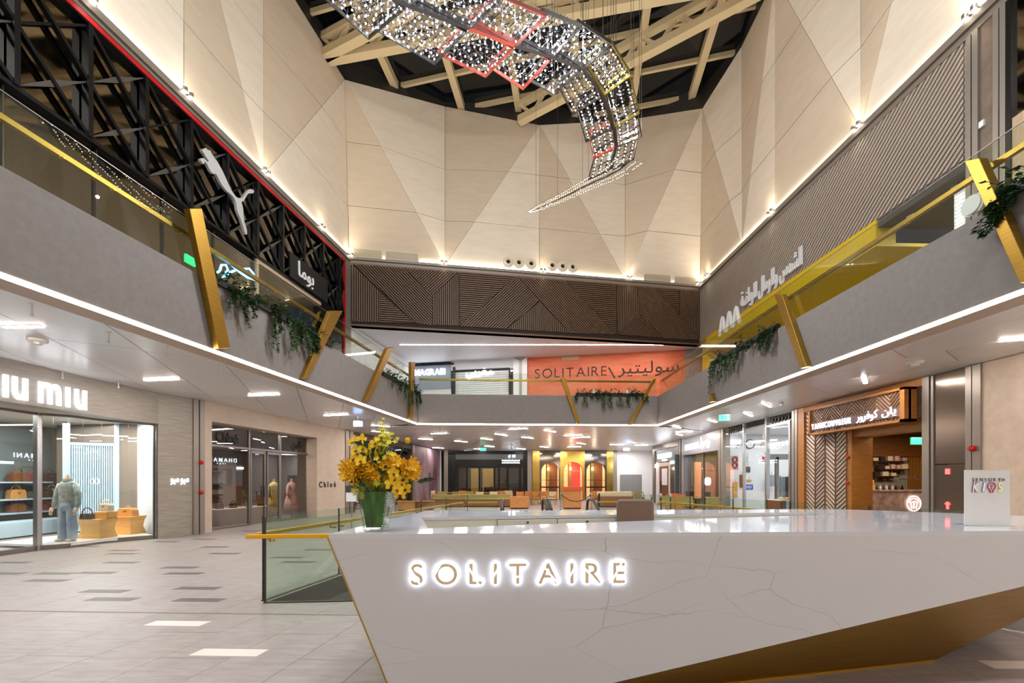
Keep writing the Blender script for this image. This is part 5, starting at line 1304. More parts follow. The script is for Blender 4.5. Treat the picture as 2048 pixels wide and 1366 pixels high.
fb(lg, 'counter', 'leather_dark', 1379, 1388, 0, .95, 23.6, .5)
sn = thing('shop_sign', 'blinding white Latin and Arabic letters on the grey metal fascia', 'sign', RT.pt(rt(1396), 3.3, .03))
lettering('RIMOWA', RT.pt(rt(1372), 3.20, .03), RT.u, UP, RT.n, .46, .03, 'glow_sign', sn, width=rt(1400) - rt(1372), offset=.0, sxx=.8)
arabic_word('ريموا', RT.pt(rt(1403), 3.12, .03), RT.u, UP, RT.n, rt(1421) - rt(1403), .62, .03, 'glow_sign', sn)
mg = thing('glass_emblem', 'small white double arch emblem on the luggage shop glass', 'emblem', RT.pt(rt(1415, -.18), 1.55, -.18))
for s in (-1, 1):
    c = RT.pt(rt(1415, -.18) + s * .12, 1.5, -.17); mb = MB(); mb.tube([c + RT.u * (.11 * math.cos(t)) + UP * (.17 * math.sin(t)) for t in [2 * math.pi * k / 12 for k in range(13)]], .03, 6); mb.build('arch_ring', 'sign_glow', mg)
light('shop_light', 'AREA', (11.2, 23.2, 2.95), 70, (1, .95, .9), 2, 3, parent=lg)
pilaster(R2, 1438, 1447, 'grey pilaster between the luggage shop and the white glass shop')
# white glass shop
gs = thing('shopfront', 'tall glass shopfront with bright white interior on the right', 'shopfront', R2.pt(r2(1520), 0, 0))
rb2(gs, 'window_pane', 'glass_clear', 1448, 1486, .05, 3.85, -.06, -.04); rb2(gs, 'mullion', 'steel', 1485, 1487, 0, 3.88, -.1, 0)
rb2(gs, 'window_pane', 'glass_clear', 1487, 1530, .05, 3.85, -.06, -.04); rb2(gs, 'mullion', 'steel', 1529.5, 1532.5, 0, 3.88, -.1, .03)
rb2(gs, 'door_jamb', 'steel', 1577, 1580, 0, 3.6, -.1, .03); rb2(gs, 'window_pane', 'glass_clear', 1533, 1584, .05, 3.85, -.06, -.04); rb2(gs, 'transom', 'steel', 1532, 1580, 3.5, 3.58, -.1, .03)
for i, (a, b) in enumerate(((1455, 1483), (1541, 1581))):
    for k in range(6): px = a + (b - a) * (k + .3) / 6; rb2(gs, 'hanging_clip', 'charcoal', px, px + 1.6, 3.58, 3.78, -.03, 0)
YG = 20.1; GW = Wall((9.55, YG), (14.2, YG), inside=(10, 5)); gx = lambda px, d=0: GW.upx(px, d)
mb = MB(); GW.box(mb, 0, GW.len, 0, 3.7, -.1, 0); mb.build('display_wall', 'white_paint', gs)
mb = MB(); mb.box(14.0, 14.2, 14.15, YG, 0, 3.7); mb.build('side_wall', 'white_paint', gs); mb = MB(); mb.box(9.6, 14.2, 14.2, 14.3, 0, 3.7); mb.build('party_wall', 'white_paint', gs)
mb = MB(); mb.box(9.75, 14.2, 14.15, YG, 3.66, 3.72); mb.build('shop_ceiling', 'white_paint', gs)
fb(gs, 'inner_frame', 'frame_grey', 1552, 1558, 0, 2.5, 17.6, .1); fb(gs, 'inner_frame', 'frame_grey', 1532, 1586, 2.4, 2.62, 17.6, .1)
for z, a, b, Y in ((3.2, 1500, 1531, 18.5), (2.95, 1538, 1590, 16.5)):
    c = Vector((ray((a + b) / 2) * Y, Y, z)); tl = thing('tube_light', 'bright white tube light under the glass shop ceiling, ' + ('by the door' if a > 1510 else 'by the clock'), 'light', c); mb = MB(); mb.tube([Vector((ray(a) * Y, Y, z)), Vector((ray(b) * Y, Y - .8, z))], .03, 8); mb.build('tube', 'glow_sign', tl)
    mb = MB(); mb.tube([c - Vector((0, .4, 0)), c + Vector((0, -.4, 3.66 - z))], .01, 6); mb.build('hanger', 'steel', tl)
light('shop_light', 'AREA', (11.9, 17.2, 3.6), 110, (.94, .98, 1), 3, 4, parent=gs)
def onp(px, py, d=0): u, z = GW.uz(px, py, d); return GW.pt(u, z, d)
c = onp(1469, 925); n8 = thing('number_sign', 'dark red number eight sign on white wall inside the glass shop', 'sign', c)
mb = MB(); GW.box(mb, gx(1461.5), gx(1476.5), c.z - .33, c.z + .31, 0, .02); mb.build('plate', 'dress_pink', n8)
mb = MB()
for s_ in (.13, -.13): mb.tube([c + UP * s_ - Vector((0, .03, 0)) + Vector((.1 * math.cos(t), 0, .125 * math.sin(t))) for t in [2 * math.pi * k / 14 for k in range(15)]], .04, 6)
mb.build('numeral', 'leather_red', n8)
c = onp(1499.5, 888, .05); ck = thing('wall_clock', 'round black and white clock sign on the white wall of the glass shop', 'clock', c)
mb = MB(); mb.tube([c + Vector((.2 * math.cos(t), -.02, .2 * math.sin(t))) for t in [2 * math.pi * k / 20 for k in range(21)]], .022, 6); mb.build('rim', 'charcoal', ck)
mb = MB(); mb.tube([c, c - Vector((0, .02, 0))], .19, 20); mb.build('dial', 'white_gloss', ck); mb = MB(); q = c - Vector((0, .03, 0)); mb.tube([q, q + UP * .13], .014, 5); mb.tube([q, q + Vector((.09, 0, .06))], .014, 5); mb.build('hands', 'charcoal', ck)
mb = MB(); a = c - Vector((.22, 0, 0)); mb.tube([a, a - Vector((.28, 0, 0)), a - Vector((.42, 0, .2))], .018, 6); mb.build('wall_bracket', 'charcoal', ck)
c = onp(1497.5, 974); bx = thing('blue_sign', 'blue enamel street sign with white letters in the glass shop', 'sign', c)
mb = MB(); GW.box(mb, gx(1490), gx(1505.5), c.z - .115, c.z + .115, 0, .02); mat('sign_blue', (30, 86, 190), .4); mb.build('plate', 'sign_blue', bx); lettering('WEST', GW.pt(gx(1491), c.z - .07, .02), GW.u, UP, GW.n, .19, .008, 'sign_white', bx, width=gx(1504.5) - gx(1491))
def small(name, px, py, d, w, h, m, lab, cat_):
    c = onp(px, py, d); o = thing(name, lab, cat_, c)
    mb = MB(); GW.box(mb, gx(px, d) - w / 2, gx(px, d) + w / 2, c.z - h / 2, c.z + h / 2, d, d + .05); mb.build('body', m, o, bevel=.015)
    mb = MB(); mb.tube([c + UP * h / 2 - Vector((0, .02, 0)), c + UP * (h / 2 + .12) - Vector((0, .02, 0))], .006, 5); mb.build('hook', 'charcoal', o); return o
small('letter_block', 1495.5, 939, 0, .2, .26, 'charcoal', 'black letter block on the white wall below the clock', 'letter block'); small('mask', 1498, 961, 0, .2, .1, 'amber_wood', 'yellow mask shaped ornament above the blue sign', 'ornament')
small('leather_chaps', 1483, 962, 0, .17, .6, 'leather_brown', 'brown leather chaps hanging beside the red number eight', 'leather goods'); small('wooden_boards', 1470, 979, 0, .2, .72, 'amber_wood', 'pair of old wooden boards leaning below the red number', 'boards')
small('wire_ornament', 1496, 918, 0, .1, .3, 'pale_grey', 'thin wire frame ornament hung below the clock', 'ornament'); small('red_tag', 1527.5, 917, 0, .14, .28, 'alarm_red', 'red fabric tag hanging beside the glass shop door', 'tag')
small('grey_jacket', 1543, 961, .3, .34, .52, 'sheet_grey', 'grey jacket hung flat behind the glass shop door', 'jacket'); small('round_paddle', 1525, 888, 0, .2, .26, 'stone_cream', 'round cream paddle high on the white wall', 'ornament')
rk = thing('clothes_rail', 'rail of dark denim clothes at the back of the glass shop', 'clothes rail', (ray(1568) * 17, 17, 0))
a, b = Vector((ray(1561) * 17, 17, 1.75)), Vector((ray(1577) * 17, 17, 1.75)); mb = MB(); mb.tube([Vector((a.x, a.y, 0)), a, b, Vector((b.x, b.y, 0))], .015, 6); mb.build('rail', 'steel', rk)
for k in range(5): c = a + (b - a) * (k + .5) / 5; mb = MB(); mb.box(c.x - .025, c.x + .025, c.y - .22, c.y + .22, .75, 1.7); mb.build('garment', 'denim' if k % 3 == 0 else 'charcoal', rk, bevel=.02)
c = Vector((ray(1566) * 15.6, 15.6, 0)); tb = thing('display_table', 'white topped display table with brown legs inside the glass shop door', 'table', c)
mb = MB(); mb.box(c.x - .32, c.x + .42, c.y - .4, c.y + .4, .84, .88); mb.build('top', 'white_gloss', tb); mb = MB(); mb.box(c.x - .12, c.x + .2, c.y - .38, c.y + .38, 0, .84); mb.build('body', 'pale_grey', tb)
for s_ in (-.26, .34): mb = MB(); mb.box(c.x + s_ - .08, c.x + s_ + .08, c.y - .38, c.y + .38, 0, .84); mb.build('leg', 'leather_brown', tb)
for k in range(3): mb = MB(); q = c + Vector((-.2 + k * .22, -.2, .88)); mb.lathe([(.08, 0), (.09, .04), (.04, .09)], q, 10); o = mb.build('folded_cap', 'leather_cream' if k != 1 else 'leather_tan'); tag(o, '%s cap lying on the display table in the glass shop' % ('cream coloured left', 'tan middle', 'cream coloured right')[k], 'cap', 'caps on the table')
sn = thing('shop_sign', 'glowing white letters inside the glass shop over the door', 'sign', RT.pt(rt(1560, -.4), 3.0, -.4))
lettering('REPLAY', RT.pt(rt(1541, -.4), 2.80, -.4), RT.u, UP, RT.n, .24, .03, 'glow_sign', sn, width=rt(1577, -.4) - rt(1541, -.4), offset=.01)
mb = MB(); c = onp(1465, 884, .3); GW.box(mb, gx(1451, .3), gx(1481, .3), c.z - .1, c.z + .1, .3, .34); o = mb.build('light_sign', 'glow_sign'); tag(o, 'glowing white light box over the red number in the glass shop', 'sign')
pilaster(R2, 1585, 1596, 'grey pilaster between the glass shop and the patisserie')

# ------------------------------------------------------------------ patisserie in warm timber
mat('oak', (176, 118, 52), .45, noise=(3, (156, 98, 38), 5, (1, 1, 7))); mat('oak_dark', (132, 80, 34), .45, noise=(3, (112, 64, 26), 5, (1, 1, 7)))
mat('chevron_cream', (228, 220, 208), .6); mat('chevron_brown', (120, 84, 58), .5); mat('marble_red', (226, 196, 180), .25, noise=(4, (150, 112, 100), 8, (1, 1, 1)))
RR = Wall((9.36, 14.0), (9.36, YB)); rr = lambda px, d=0: RR.upx(px, d)
def rbr(par, name, m, x0, x1, z0, z1, d0, d1, bev=0):
    a, b = rr(x0), rr(x1); mb = MB(); RR.box(mb, a, b, z0, z1, d0, d1); return mb.build(name, m, par, bevel=bev)
pa = thing('shopfront', 'warm oak patisserie front with cream chevron panelling and hanging sign box', 'shopfront', RR.pt(rr(1700), 0, 0))
rbr(pa, 'timber_post', 'oak', 1599, 1611, 0, 3.88, -.35, .05); rbr(pa, 'top_beam', 'oak', 1600, 1848, 3.72, 3.89, -.35, .04)
rbr(pa, 'chevron_back', 'chevron_cream', 1611, 1692, 0, 3.74, -.3, -.03)
uA, uB = rr(1611), rr(1692); nc = 4; cw = (uB - uA) / nc
for c_ in range(nc):
    a, b = uA + c_ * cw, uA + (c_ + 1) * cw
    reg = [(a, 0.0), (b, 0.0), (b, 3.72), (a, 3.72)]
    mb = MB(); RR.box(mb, b - .012, b + .012, 0, 3.72, -.03, .0); mb.build('chevron_joint', 'chevron_brown', pa)
    z = -.6
    while z < 3.75:
        s = 1 if c_ % 2 else -1; dz = cw * .75
        p = [(a, z if s > 0 else z + dz), (b, z + dz if s > 0 else z), (b, (z + dz if s > 0 else z) + .026), (a, (z if s > 0 else z + dz) + .026)]
        t = clipto(ccw(p), reg)
        if t: mb = MB(); RR.poly(mb, t, -.03, .0); mb.build('chevron_slat', 'chevron_brown', pa)
        z += .128
rbr(pa, 'timber_post', 'oak', 1692, 1702, 0, 3.4, -.6, -.02); rbr(pa, 'lintel', 'oak', 1692, 1848, 2.75, 3.02, -.6, -.1)
mb = MB(); RR.box(mb, rr(1692), rr(1848), 3.02, 3.74, -.6, -.12); mb.build('plaster_bulkhead', 'stone_cream', pa)
# sign box
sb = thing('sign_box', 'timber framed hanging sign box with chevron pattern over the patisserie', 'sign', RR.pt(rr(1715), 3.4, .25))
uA, uB = rr(1619, .3), rr(1812, .3); z0, z1 = 2.92, 3.72
for a, b, c, d_ in ((uA, uB, z0, z0 + .06), (uA, uB, z1 - .06, z1), (uA, uA + .06, z0, z1), (uB - .12, uB, z0, z1)): mb = MB(); RR.box(mb, a, b, c, d_, .05, .34); mb.build('frame', 'oak', sb)
mb = MB(); RR.box(mb, uA, uB, z0, z1, .18, .24); mb.build('panel', 'chevron_cream', sb)
nc = 8; cw = (uB - uA - .16) / nc
for c_ in range(nc):
    a, b = uA + .06 + c_ * cw, uA + .06 + (c_ + 1) * cw; reg = [(a, z0 + .06), (b, z0 + .06), (b, z1 - .06), (a, z1 - .06)]; z = z0 - .8
    while z < z1:
        s = 1 if c_ % 2 else -1; dz = cw * 1.0
        p = [(a, z if s > 0 else z + dz), (b, z + dz if s > 0 else z), (b, (z + dz if s > 0 else z) + .05), (a, (z if s > 0 else z + dz) + .05)]
        t = clipto(ccw(p), reg)
        if t: mb = MB(); RR.poly(mb, t, .24, .27); mb.build('chevron_slat', 'chevron_brown', sb)
        z += .1
mb = MB(); RR.box(mb, uA + .04, uB - .12, z0 + .14, z0 + .36, .27, .29); mat('sign_strip', (112, 90, 84), .5); mb.build('light_strip', 'sign_strip', sb)
mat('letter_violet', (240, 232, 244), .5, emit=(250, 236, 255), strength=.8)
lettering('YANNCOUVREUR', RR.pt(uA + .10, z0 + .17, .29), RR.u, UP, RR.n, .23, .03, 'letter_violet', sb, width=(uB - uA) * .47, offset=.006, sxx=.66)
arabic_word('كوفرور', RR.pt(uA + (uB - uA) * .56, z0 + .14, .29), RR.u, UP, RR.n, (uB - uA) * .2, .26, .03, 'letter_violet', sb); arabic_word('يان', RR.pt(uA + (uB - uA) * .8, z0 + .16, .29), RR.u, UP, RR.n, (uB - uA) * .12, .24, .03, 'letter_violet', sb)
# interior of the patisserie: rear wall faces the viewer
PI_ = Wall((9.36, 14.0), (13.9, 14.0), inside=(10, 5)); pi = lambda px, d=0: PI_.upx(px, d)
mb = MB(); PI_.box(mb, .3, PI_.len, 0, 3.3, -.12, -.06); mb.build('rear_wall', 'oak_dark', pa)
mb = MB(); mb.box(13.7, 13.85, 5.5, 14.0, 0, 3.3); mb.build('side_wall', 'oak_dark', pa)
mb = MB(); mb.box(9.95, 13.85, 5.5, 14.05, 3.02, 3.1); mb.build('shop_ceiling', 'oak_dark', pa)
mb = MB(); PI_.box(mb, .3, PI_.len, 2.32, 3.02, -.06, .05); mb.build('bulkhead', 'oak_dark', pa)
for a, b in ((1707, 1736), (1818, 1862)):
    k = 0
    while pi(a) + k * .07 < pi(b): mb = MB(); u = pi(a) + k * .07; PI_.box(mb, u, u + .04, 0, 2.32, -.06, 0); mb.build('fluted_slat', 'oak', pa); k += 1
mat('wall_sage', (150, 146, 136), .6)
mb = MB(); PI_.box(mb, pi(1737), pi(1817), .9, 2.32, -.06, -.03); mb.build('shelf_back', 'wall_sage', pa)
sh = thing('shelf_unit', 'dark wall shelves with small boxes behind the marble counter', 'shelf', PI_.pt(pi(1775), 1.2, 0))
rnd = random.Random(9)
for i, (a, b, py) in enumerate(((1742, 1813, 922), (1754, 1813, 938), (1744, 1793, 952))):
    z = PI_.uz(1775, py, .1)[1]; ua, ub = pi(a, .1), pi(b, .1); mb = MB(); PI_.box(mb, ua, ub, z - .03, z, -.03, .22); mb.build('shelf_board', 'leather_dark', sh)
    for q in range(3): u = ua + (ub - ua) * (q + .5) / 3; mb = MB(); PI_.box(mb, u - .012, u + .012, z - .14, z - .03, -.03, .12); mb.build('shelf_bracket', 'oak', sh)
    n = 5 if i < 2 else 3
    for q in range(n):
        u = ua + (ub - ua) * (q + .5) / n; w_, h_ = rnd.uniform(.12, .2), rnd.uniform(.07, .16); mb = MB(); PI_.box(mb, u - w_ / 2, u + w_ / 2, z, z + h_, .0, .16); m_ = rnd.choice(('leather_cream', 'leather_dark', 'dress_pink'))
        o = mb.build('gift_box', m_, bevel=.004); tag(o, '%s box on the %s wall shelf of the patisserie, %s from the left' % ({'leather_cream': 'cream', 'leather_dark': 'dark', 'dress_pink': 'pinkish'}[m_], ('top', 'middle', 'bottom')[i], ('first', 'second', 'third', 'fourth', 'fifth')[q]), 'box', 'boxes on the patisserie shelves')
YK = 12.2; kx = lambda px: ray(px) * YK
ct = thing('counter', 'red and cream marble patisserie counter with glowing round emblem', 'counter', (kx(1790), YK, 0))
mb = MB(); mb.box(kx(1734), 12.9, YK, YK + .8, 0, 1.25); mb.build('marble_body', 'marble_red', ct); mb = MB(); mb.box(kx(1734) - .02, 12.9, YK - .02, YK + .82, 1.25, 1.29); mb.build('marble_top', 'marble_red', ct)
mb = MB(); mb.box(kx(1806), 12.9, YK + .2, YK + .22, 1.29, 1.58); mb.build('glass_screen', 'glass_clear', ct); mb = MB(); mb.box(kx(1804), 12.9, YK + .1, YK + .4, 1.58, 1.61); mb.build('screen_shelf', 'steel', ct)
c = Vector((kx(1826), YK - .03, EYE - 47 * YK / FPX)); UX = Vector((1, 0, 0)); mb = MB(); mat('emblem_glow', (255, 255, 255), .4, emit=(255, 240, 240), strength=1.4); mb.tube([c + UX * (.19 * math.cos(t)) + UP * (.21 * math.sin(t)) for t in [2 * math.pi * k / 24 for k in range(25)]], .013, 6)
eo = mb.build('emblem_ring', 'emblem_glow', ct)
for s_ in (-1, 0, 1): mb = MB(); mb.tube([c + UX * s_ * .06 - UP * .15, c + UX * s_ * .09 + UP * .01, c + UX * s_ * .03 + UP * .06], .011, 6); mb.build('emblem_stroke', 'emblem_glow', eo)
mb = MB(); mb.tube([c + UX * (.13 * math.cos(t)) + UP * (.02 + .12 * math.sin(t)) for t in [math.pi * k / 8 for k in range(9)]], .011, 6); mb.build('emblem_stroke', 'emblem_glow', eo)
for k in range(2): mb = MB(); mb.box(kx(1742) + .06 * k, kx(1768) - .02 * k, YK + .3, YK + .6, 1.29 + k * .14, 1.43 + k * .14); o = mb.build('pastry_crate', 'amber_wood', bevel=.01); tag(o, ('lower' if k == 0 else 'upper') + ' orange wooden crate on the marble counter', 'crate', 'crates on the marble counter')
for k in range(9): mb = MB(); c = Vector((kx(1772) + k * .09, YK + .3, 1.29)); mb.lathe([(.03, 0), (.034, .06), (.014, .1), (.014, .14)], c, 8); o = mb.build('jar', 'pale_grey' if k % 2 else 'leather_dark'); tag(o, ('pale' if k % 2 else 'dark') + ' small jar on the marble counter, %s from the left' % ORD[k], 'jar', 'jars on the marble counter')
light('shop_light', 'AREA', (11.4, 11.9, 2.98), 50, (1, .82, .6), 2.2, 1.0, parent=pa)
for py, t in ((915, 'upper'), (966, 'lower')): u, z = RR.uz(1697, py, -.02); alarm(RR.pt(u, z, -.02), RR.n, t + ' red fire alarm on the patisserie timber post', .7)
# grey piers, bronze panel and stone wall to the right
pr = setting('wall_right', RR.pt(rr(1900), 0, 0))
rbr(pr, 'metal_strip', 'metal_grey', 1848, 1862, 0, 3.89, -.3, .05); rbr(pr, 'metal_strip', 'metal_grey', 1864, 1869, 0, 3.89, -.3, .03)
mat('bronze_panel', (118, 104, 92), .16, metal=.55)
rbr(pr, 'bronze_panel', 'bronze_panel', 1869, 1935, 1.92, 3.89, -.3, 0); rbr(pr, 'bronze_panel', 'bronze_panel', 1869, 1935, 0, 1.90, -.3, 0)
rbr(pr, 'metal_strip', 'metal_grey', 1935, 1947, 0, 3.89, -.3, .05); rbr(pr, 'metal_strip', 'metal_grey', 1949, 1966, 0, 3.89, -.3, .05); rbr(pr, 'groove', 'metal_dark', 1947, 1949, 0, 3.89, -.3, -.02)
mb = MB(); RR.box(mb, rr(1966), RR.len, 0, 3.89, -.3, .02); mat('stone_beige', (224, 206, 188), .6, noise=(5, (210, 190, 169), 7, (1, 1, 1))); mb.build('stone_wall', 'stone_beige', pr)
u, z = RR.uz(1947, 897, .05); alarm(RR.pt(u, z, .05), RR.n, 'red fire alarm on the grey pier right of the bronze panel')
ind = RR.pt(*RR.uz(1896, 943, 0), 0); mb = MB(); RR.box(mb, rr(1892), rr(1900), ind.z - .06, ind.z + .06, 0, .02); mat('lift_red', (255, 90, 80), .4, emit=(255, 70, 70), strength=2.5); o = mb.build('lift_indicator', 'lift_red'); tag(o, 'upper small red lift indicator on the bronze panel', 'indicator')
ind = RR.pt(*RR.uz(1896, 1011, 0), 0); mb = MB(); RR.box(mb, rr(1894), rr(1898), ind.z - .08, ind.z + .08, 0, .02); RR.box(mb, rr(1891), rr(1901), ind.z + .02, ind.z + .05, 0, .02); o = mb.build('lift_indicator', 'lift_red'); tag(o, 'lower small red lift indicator on the bronze panel', 'indicator')
# ------------------------------------------------------------------ ground level glass guard round the escalator opening
mat('gold_bright', (226, 168, 40), .4, metal=.45); mat('rubber', (30, 30, 32), .5); mat('escalator_steel', (176, 178, 180), .3, metal=.9)
glassmat('glass_guard', (243, 250, 245), 0.02)
def guard(p, q, lab, step=1.7, rail=True, over=0.0, side=1):
    w = Wall(p, q, inside=(2, 10)); root = thing('glass_guard', lab, 'balustrade', w.pt(w.len / 2, 0, -.05), 'glass guards round the escalator opening')
    n = max(1, round(w.len / step)); d = -.06
    for k in range(n):
        a, b = w.len * k / n + .008, w.len * (k + 1) / n - .008
        mb = MB(); w.box(mb, a, b, .0, 1.10, d - .008, d + .008); mb.build('glass_panel', 'glass_guard', root)
        mb = MB(); w.box(mb, a - .008, a + .012, 0.0, 1.10, d - .009, d + .009); mb.build('edge_strip', 'metal_dark', root)
        for u in (a + .1, b - .1):
            c = w.pt(u, .80, d); mb = MB(); mb.tube([c + w.n * .03, c - w.n * .08, c - w.n * .08 + UP * .05], .013, 8); mb.lathe([(.025, -.012), (.025, .012)], c, 10); mb.build('bracket', 'gold', root)
    mb = MB(); w.box(mb, -over, w.len, .835, .885, d - .12, d - .05); mb.build('handrail', 'gold_bright', root, bevel=.006)
    mb = MB(); w.box(mb, 0, w.len, -.01, .012, d - .025, d + .025); mb.build('base_channel', 'metal_dark', root)
    return root
guard(HOLE[0], (3.9, 5.62 + .0725 * 7.07), 'near glass guard with yellow handrail left of the desk', over=.17)
guard(HOLE[0], HOLE[3], 'glass guard running back from the near corner left of the desk')
guard(HOLE[1], HOLE[2], 'glass guard with brass handrail on the right of the escalators')
guard(HOLE[3], (-.45, 13.58), 'short far glass guard left of the escalators'); guard((2.75, 13.85), HOLE[2], 'short far glass guard right of the escalators')
def escalator(x0, x1, lab):
    root = thing('escalator', lab, 'escalator', ((x0 + x1) / 2, 13.6, 0), 'escalators to the lower level')
    mb = MB(); mb.box(x0, x1, 13.3, 14.6, -.02, .004); mb.build('comb_plate', 'escalator_steel', root)
    for k in range(16): mb = MB(); mb.box(x0 + .06, x1 - .06, 12.9 - k * .42, 13.35 - k * .42, -.25 - k * .3, -.02 - k * .3); mb.build('step', 'escalator_steel', root)
    for x in (x0, x1):
        path = [(x, 6.6, -3.9), (x, 12.6, .72), (x, 13.4, .95), (x, 14.1, .95), (x, 14.35, .86), (x, 14.45, .66), (x, 14.38, .46), (x, 14.2, .36)]
        mb = MB(); mb.tube(path, .045, 8); mb.build('handrail', 'rubber', root)
        mb = MB(); mb.prism([(x - .012, 6.6, -4.6), (x - .012, 13.4, .02), (x - .012, 14.2, .02), (x - .012, 14.4, .5), (x - .012, 14.3, .85), (x - .012, 14.0, .92), (x - .012, 13.4, .92), (x - .012, 12.6, .69), (x - .012, 6.6, -3.95)], (.024, 0, 0)); mb.build('side_panel', 'glass_guard', root)
        mb = MB(); mb.prism([(x - .06, 6.6, -4.9), (x - .06, 13.4, -.1), (x - .06, 14.3, -.02), (x - .06, 14.3, .2), (x - .06, 13.4, .2), (x - .06, 6.6, -4.5)], (.12, 0, 0)); mb.build('skirt', 'escalator_steel', root)
escalator(-.30, 1.02, 'left escalator seen end on behind the desk'); escalator(1.14, 2.5, 'right escalator seen end on behind the desk')

# ------------------------------------------------------------------ chair behind the desk
mat('leather_seat', (116, 94, 82), .45)
ch = thing('office_chair', 'brown leather desk chair behind the reception counter', 'chair', (1.27, 4.25, 0))
mb = MB(); mb.prism([(1.08, 4.42, .62), (1.46, 4.42, .62), (1.46, 4.46, 1.33), (1.44, 4.47, 1.37), (1.10, 4.47, 1.37), (1.08, 4.46, 1.33)], (0, .06, 0)); mb.build('backrest', 'leather_seat', ch, bevel=.02)
mb = MB(); mb.box(1.05, 1.49, 4.0, 4.44, .48, .56); mb.build('seat', 'leather_seat', ch, bevel=.025)
mb = MB(); mb.tube([(1.27, 4.22, .1), (1.27, 4.22, .48)], .03, 10); mb.build('column', 'steel', ch)
for k in range(5):
    a = 2 * math.pi * k / 5; e = Vector((1.27 + .27 * math.cos(a), 4.22 + .27 * math.sin(a), .07)); mb = MB(); mb.tube([(1.27, 4.22, .11), e], [.025, .016], 6); lg_ = mb.build('leg', 'steel', ch)
    mb = MB(); mb.ball(e - UP * .035, .032, 8, 5); mb.build('castor', 'rubber', lg_)
mb = MB(); mb.box(1.24, 1.30, 4.40, 4.44, .5, .75); mb.build('back_bracket', 'steel', ch)

# ------------------------------------------------------------------ upright sign card on the desk
mat('card_white', (250, 248, 255), .3); mat('ink', (28, 24, 28), .5); mat('ink_purple', (120, 50, 130), .5); mat('ink_blue', (70, 140, 200), .5); mat('ink_pink', (196, 50, 110), .5); mat('ink_yellow', (236, 214, 90), .5)
YC = 3.52
CW_ = Wall(((1930 - 1024) / FPX * YC, YC), ((2021 - 1024) / FPX * YC, YC), inside=(3.9, 0))
sc_ = thing('sign_card', 'white upright card stand with colourful lettering on the right end of the desk', 'sign stand', CW_.pt(.18, ZD, 0))
ztop = EYE + 20 * YC / FPX
mb = MB(); CW_.box(mb, 0, CW_.len, ZD + .004, ztop, -.008, -.003); mb.build('card', 'card_white', sc_)
mb = MB(); CW_.box(mb, -.004, CW_.len + .004, ZD + .002, ztop + .004, -.003, .001); mb.build('acrylic_cover', 'glass_clear', sc_)
mb = MB(); CW_.box(mb, -.004, CW_.len + .004, ZD, ZD + .006, -.11, .03); mb.build('foot', 'glass_clear', sc_)
cz = lambda py: EYE + (HOR - py) * YC / FPX
cu_ = lambda px: (px - 1930) / FPX * YC
lettering('SENSORY', CW_.pt(cu_(1944.5), cz(962.5), .0015), CW_.u, UP, CW_.n, .037, .0015, 'ink', sc_, width=cu_(2001) - cu_(1944.5), offset=.006)
mb = MB(); c = CW_.pt(cu_(2006), cz(959.5), .002)
for rr_ in (.014, .008): mb.tube([c + CW_.u * (rr_ * math.cos(t)) + UP * (rr_ * .7 * math.sin(t)) for t in [2 * math.pi * k / 14 for k in range(15)]], .0012, 5)
mb.build('eye_mark', 'ink', sc_)
for chh, x0, m_ in (('K', 1943, 'ink_purple'), ('I', 1963, 'ink_blue'), ('S', 1995, 'ink_yellow')):
    o_ = lettering(chh, CW_.pt(cu_(x0), cz(983), .0015), CW_.u, UP, CW_.n, .105, .0015, m_, sc_, offset=.05, sxx=.62 if chh != 'I' else 1.1, shear=.18 if chh != 'S' else .05)
    mb = MB(); glyph_solid(mb, chh, CW_.pt(cu_(x0) + .0045, cz(983), .003), CW_.u, UP, CW_.n, .105, .001, .012, None, .62 if chh != 'I' else 1.1, .18 if chh != 'S' else .05); mb.build('letter_inner', 'card_white', o_[0])
c = CW_.pt(cu_(1982.5), cz(972.5), .0025); mb = MB()
mb.tube([c + CW_.u * (.031 * math.cos(t)) + UP * (.031 * math.sin(t)) for t in [R(-60) + R(300) * k / 16 for k in range(17)]] + [c - UP * .05 - CW_.u * .01, c - UP * .05 + CW_.u * .01, c + CW_.u * (.031 * math.cos(R(-60))) + UP * (.031 * math.sin(R(-60)))], .004, 5); mb.build('bulb_letter', 'ink_pink', sc_)
mb = MB(); mb.tube([c - UP * .03, c - UP * .005, c + UP * .008 + CW_.u * .008, c + UP * .012, c + UP * .008 - CW_.u * .008, c - UP * .005], .0022, 5); mb.build('bulb_filament', 'ink_pink', sc_)

# ------------------------------------------------------------------ vase and flowers
glassmat('crystal', (225, 232, 230), .30); mat('vase_leaf', (14, 46, 8), .5, spec=.2, noise=(5, (56, 112, 14), 2, (8, 8, .3)))
glassmat('glass_vase', (248, 252, 250), .02)
vc = Vector((-.985, 3.165, ZD)); HV = .285
va = thing('glass_vase', 'square tapered cut glass vase lined with green leaves on the desk', 'vase', vc)
def vq(z, g=0): h = .064 + (.112 - .064) * (z / HV) - g; return [vc + Vector((sx * h, sy * h, z)) for sx, sy in ((-1, -1), (1, -1), (1, 1), (-1, 1))]
for k in range(4):
    a, b = vq(.012), vq(HV); mb = MB(); mb.add([a[k], a[(k + 1) % 4], b[(k + 1) % 4], b[k]], [(0, 1, 2, 3)]); mb.build('glass_side', 'glass_vase', va)
    a, b = vq(.03, .012), vq(HV + .004, .022); mb = MB(); mb.add([a[k], a[(k + 1) % 4], b[(k + 1) % 4], b[k]], [(0, 1, 2, 3)]); mb.build('lining_leaf', 'vase_leaf', va)
    mb = MB(); n = 17
    for q in range(n): z = .012 + HV * q / n; c = vq(z)[k]; mb.ball(c, .0135, 8, 5, .62)
    mb.build('beaded_edge', 'crystal', va, smooth=True)
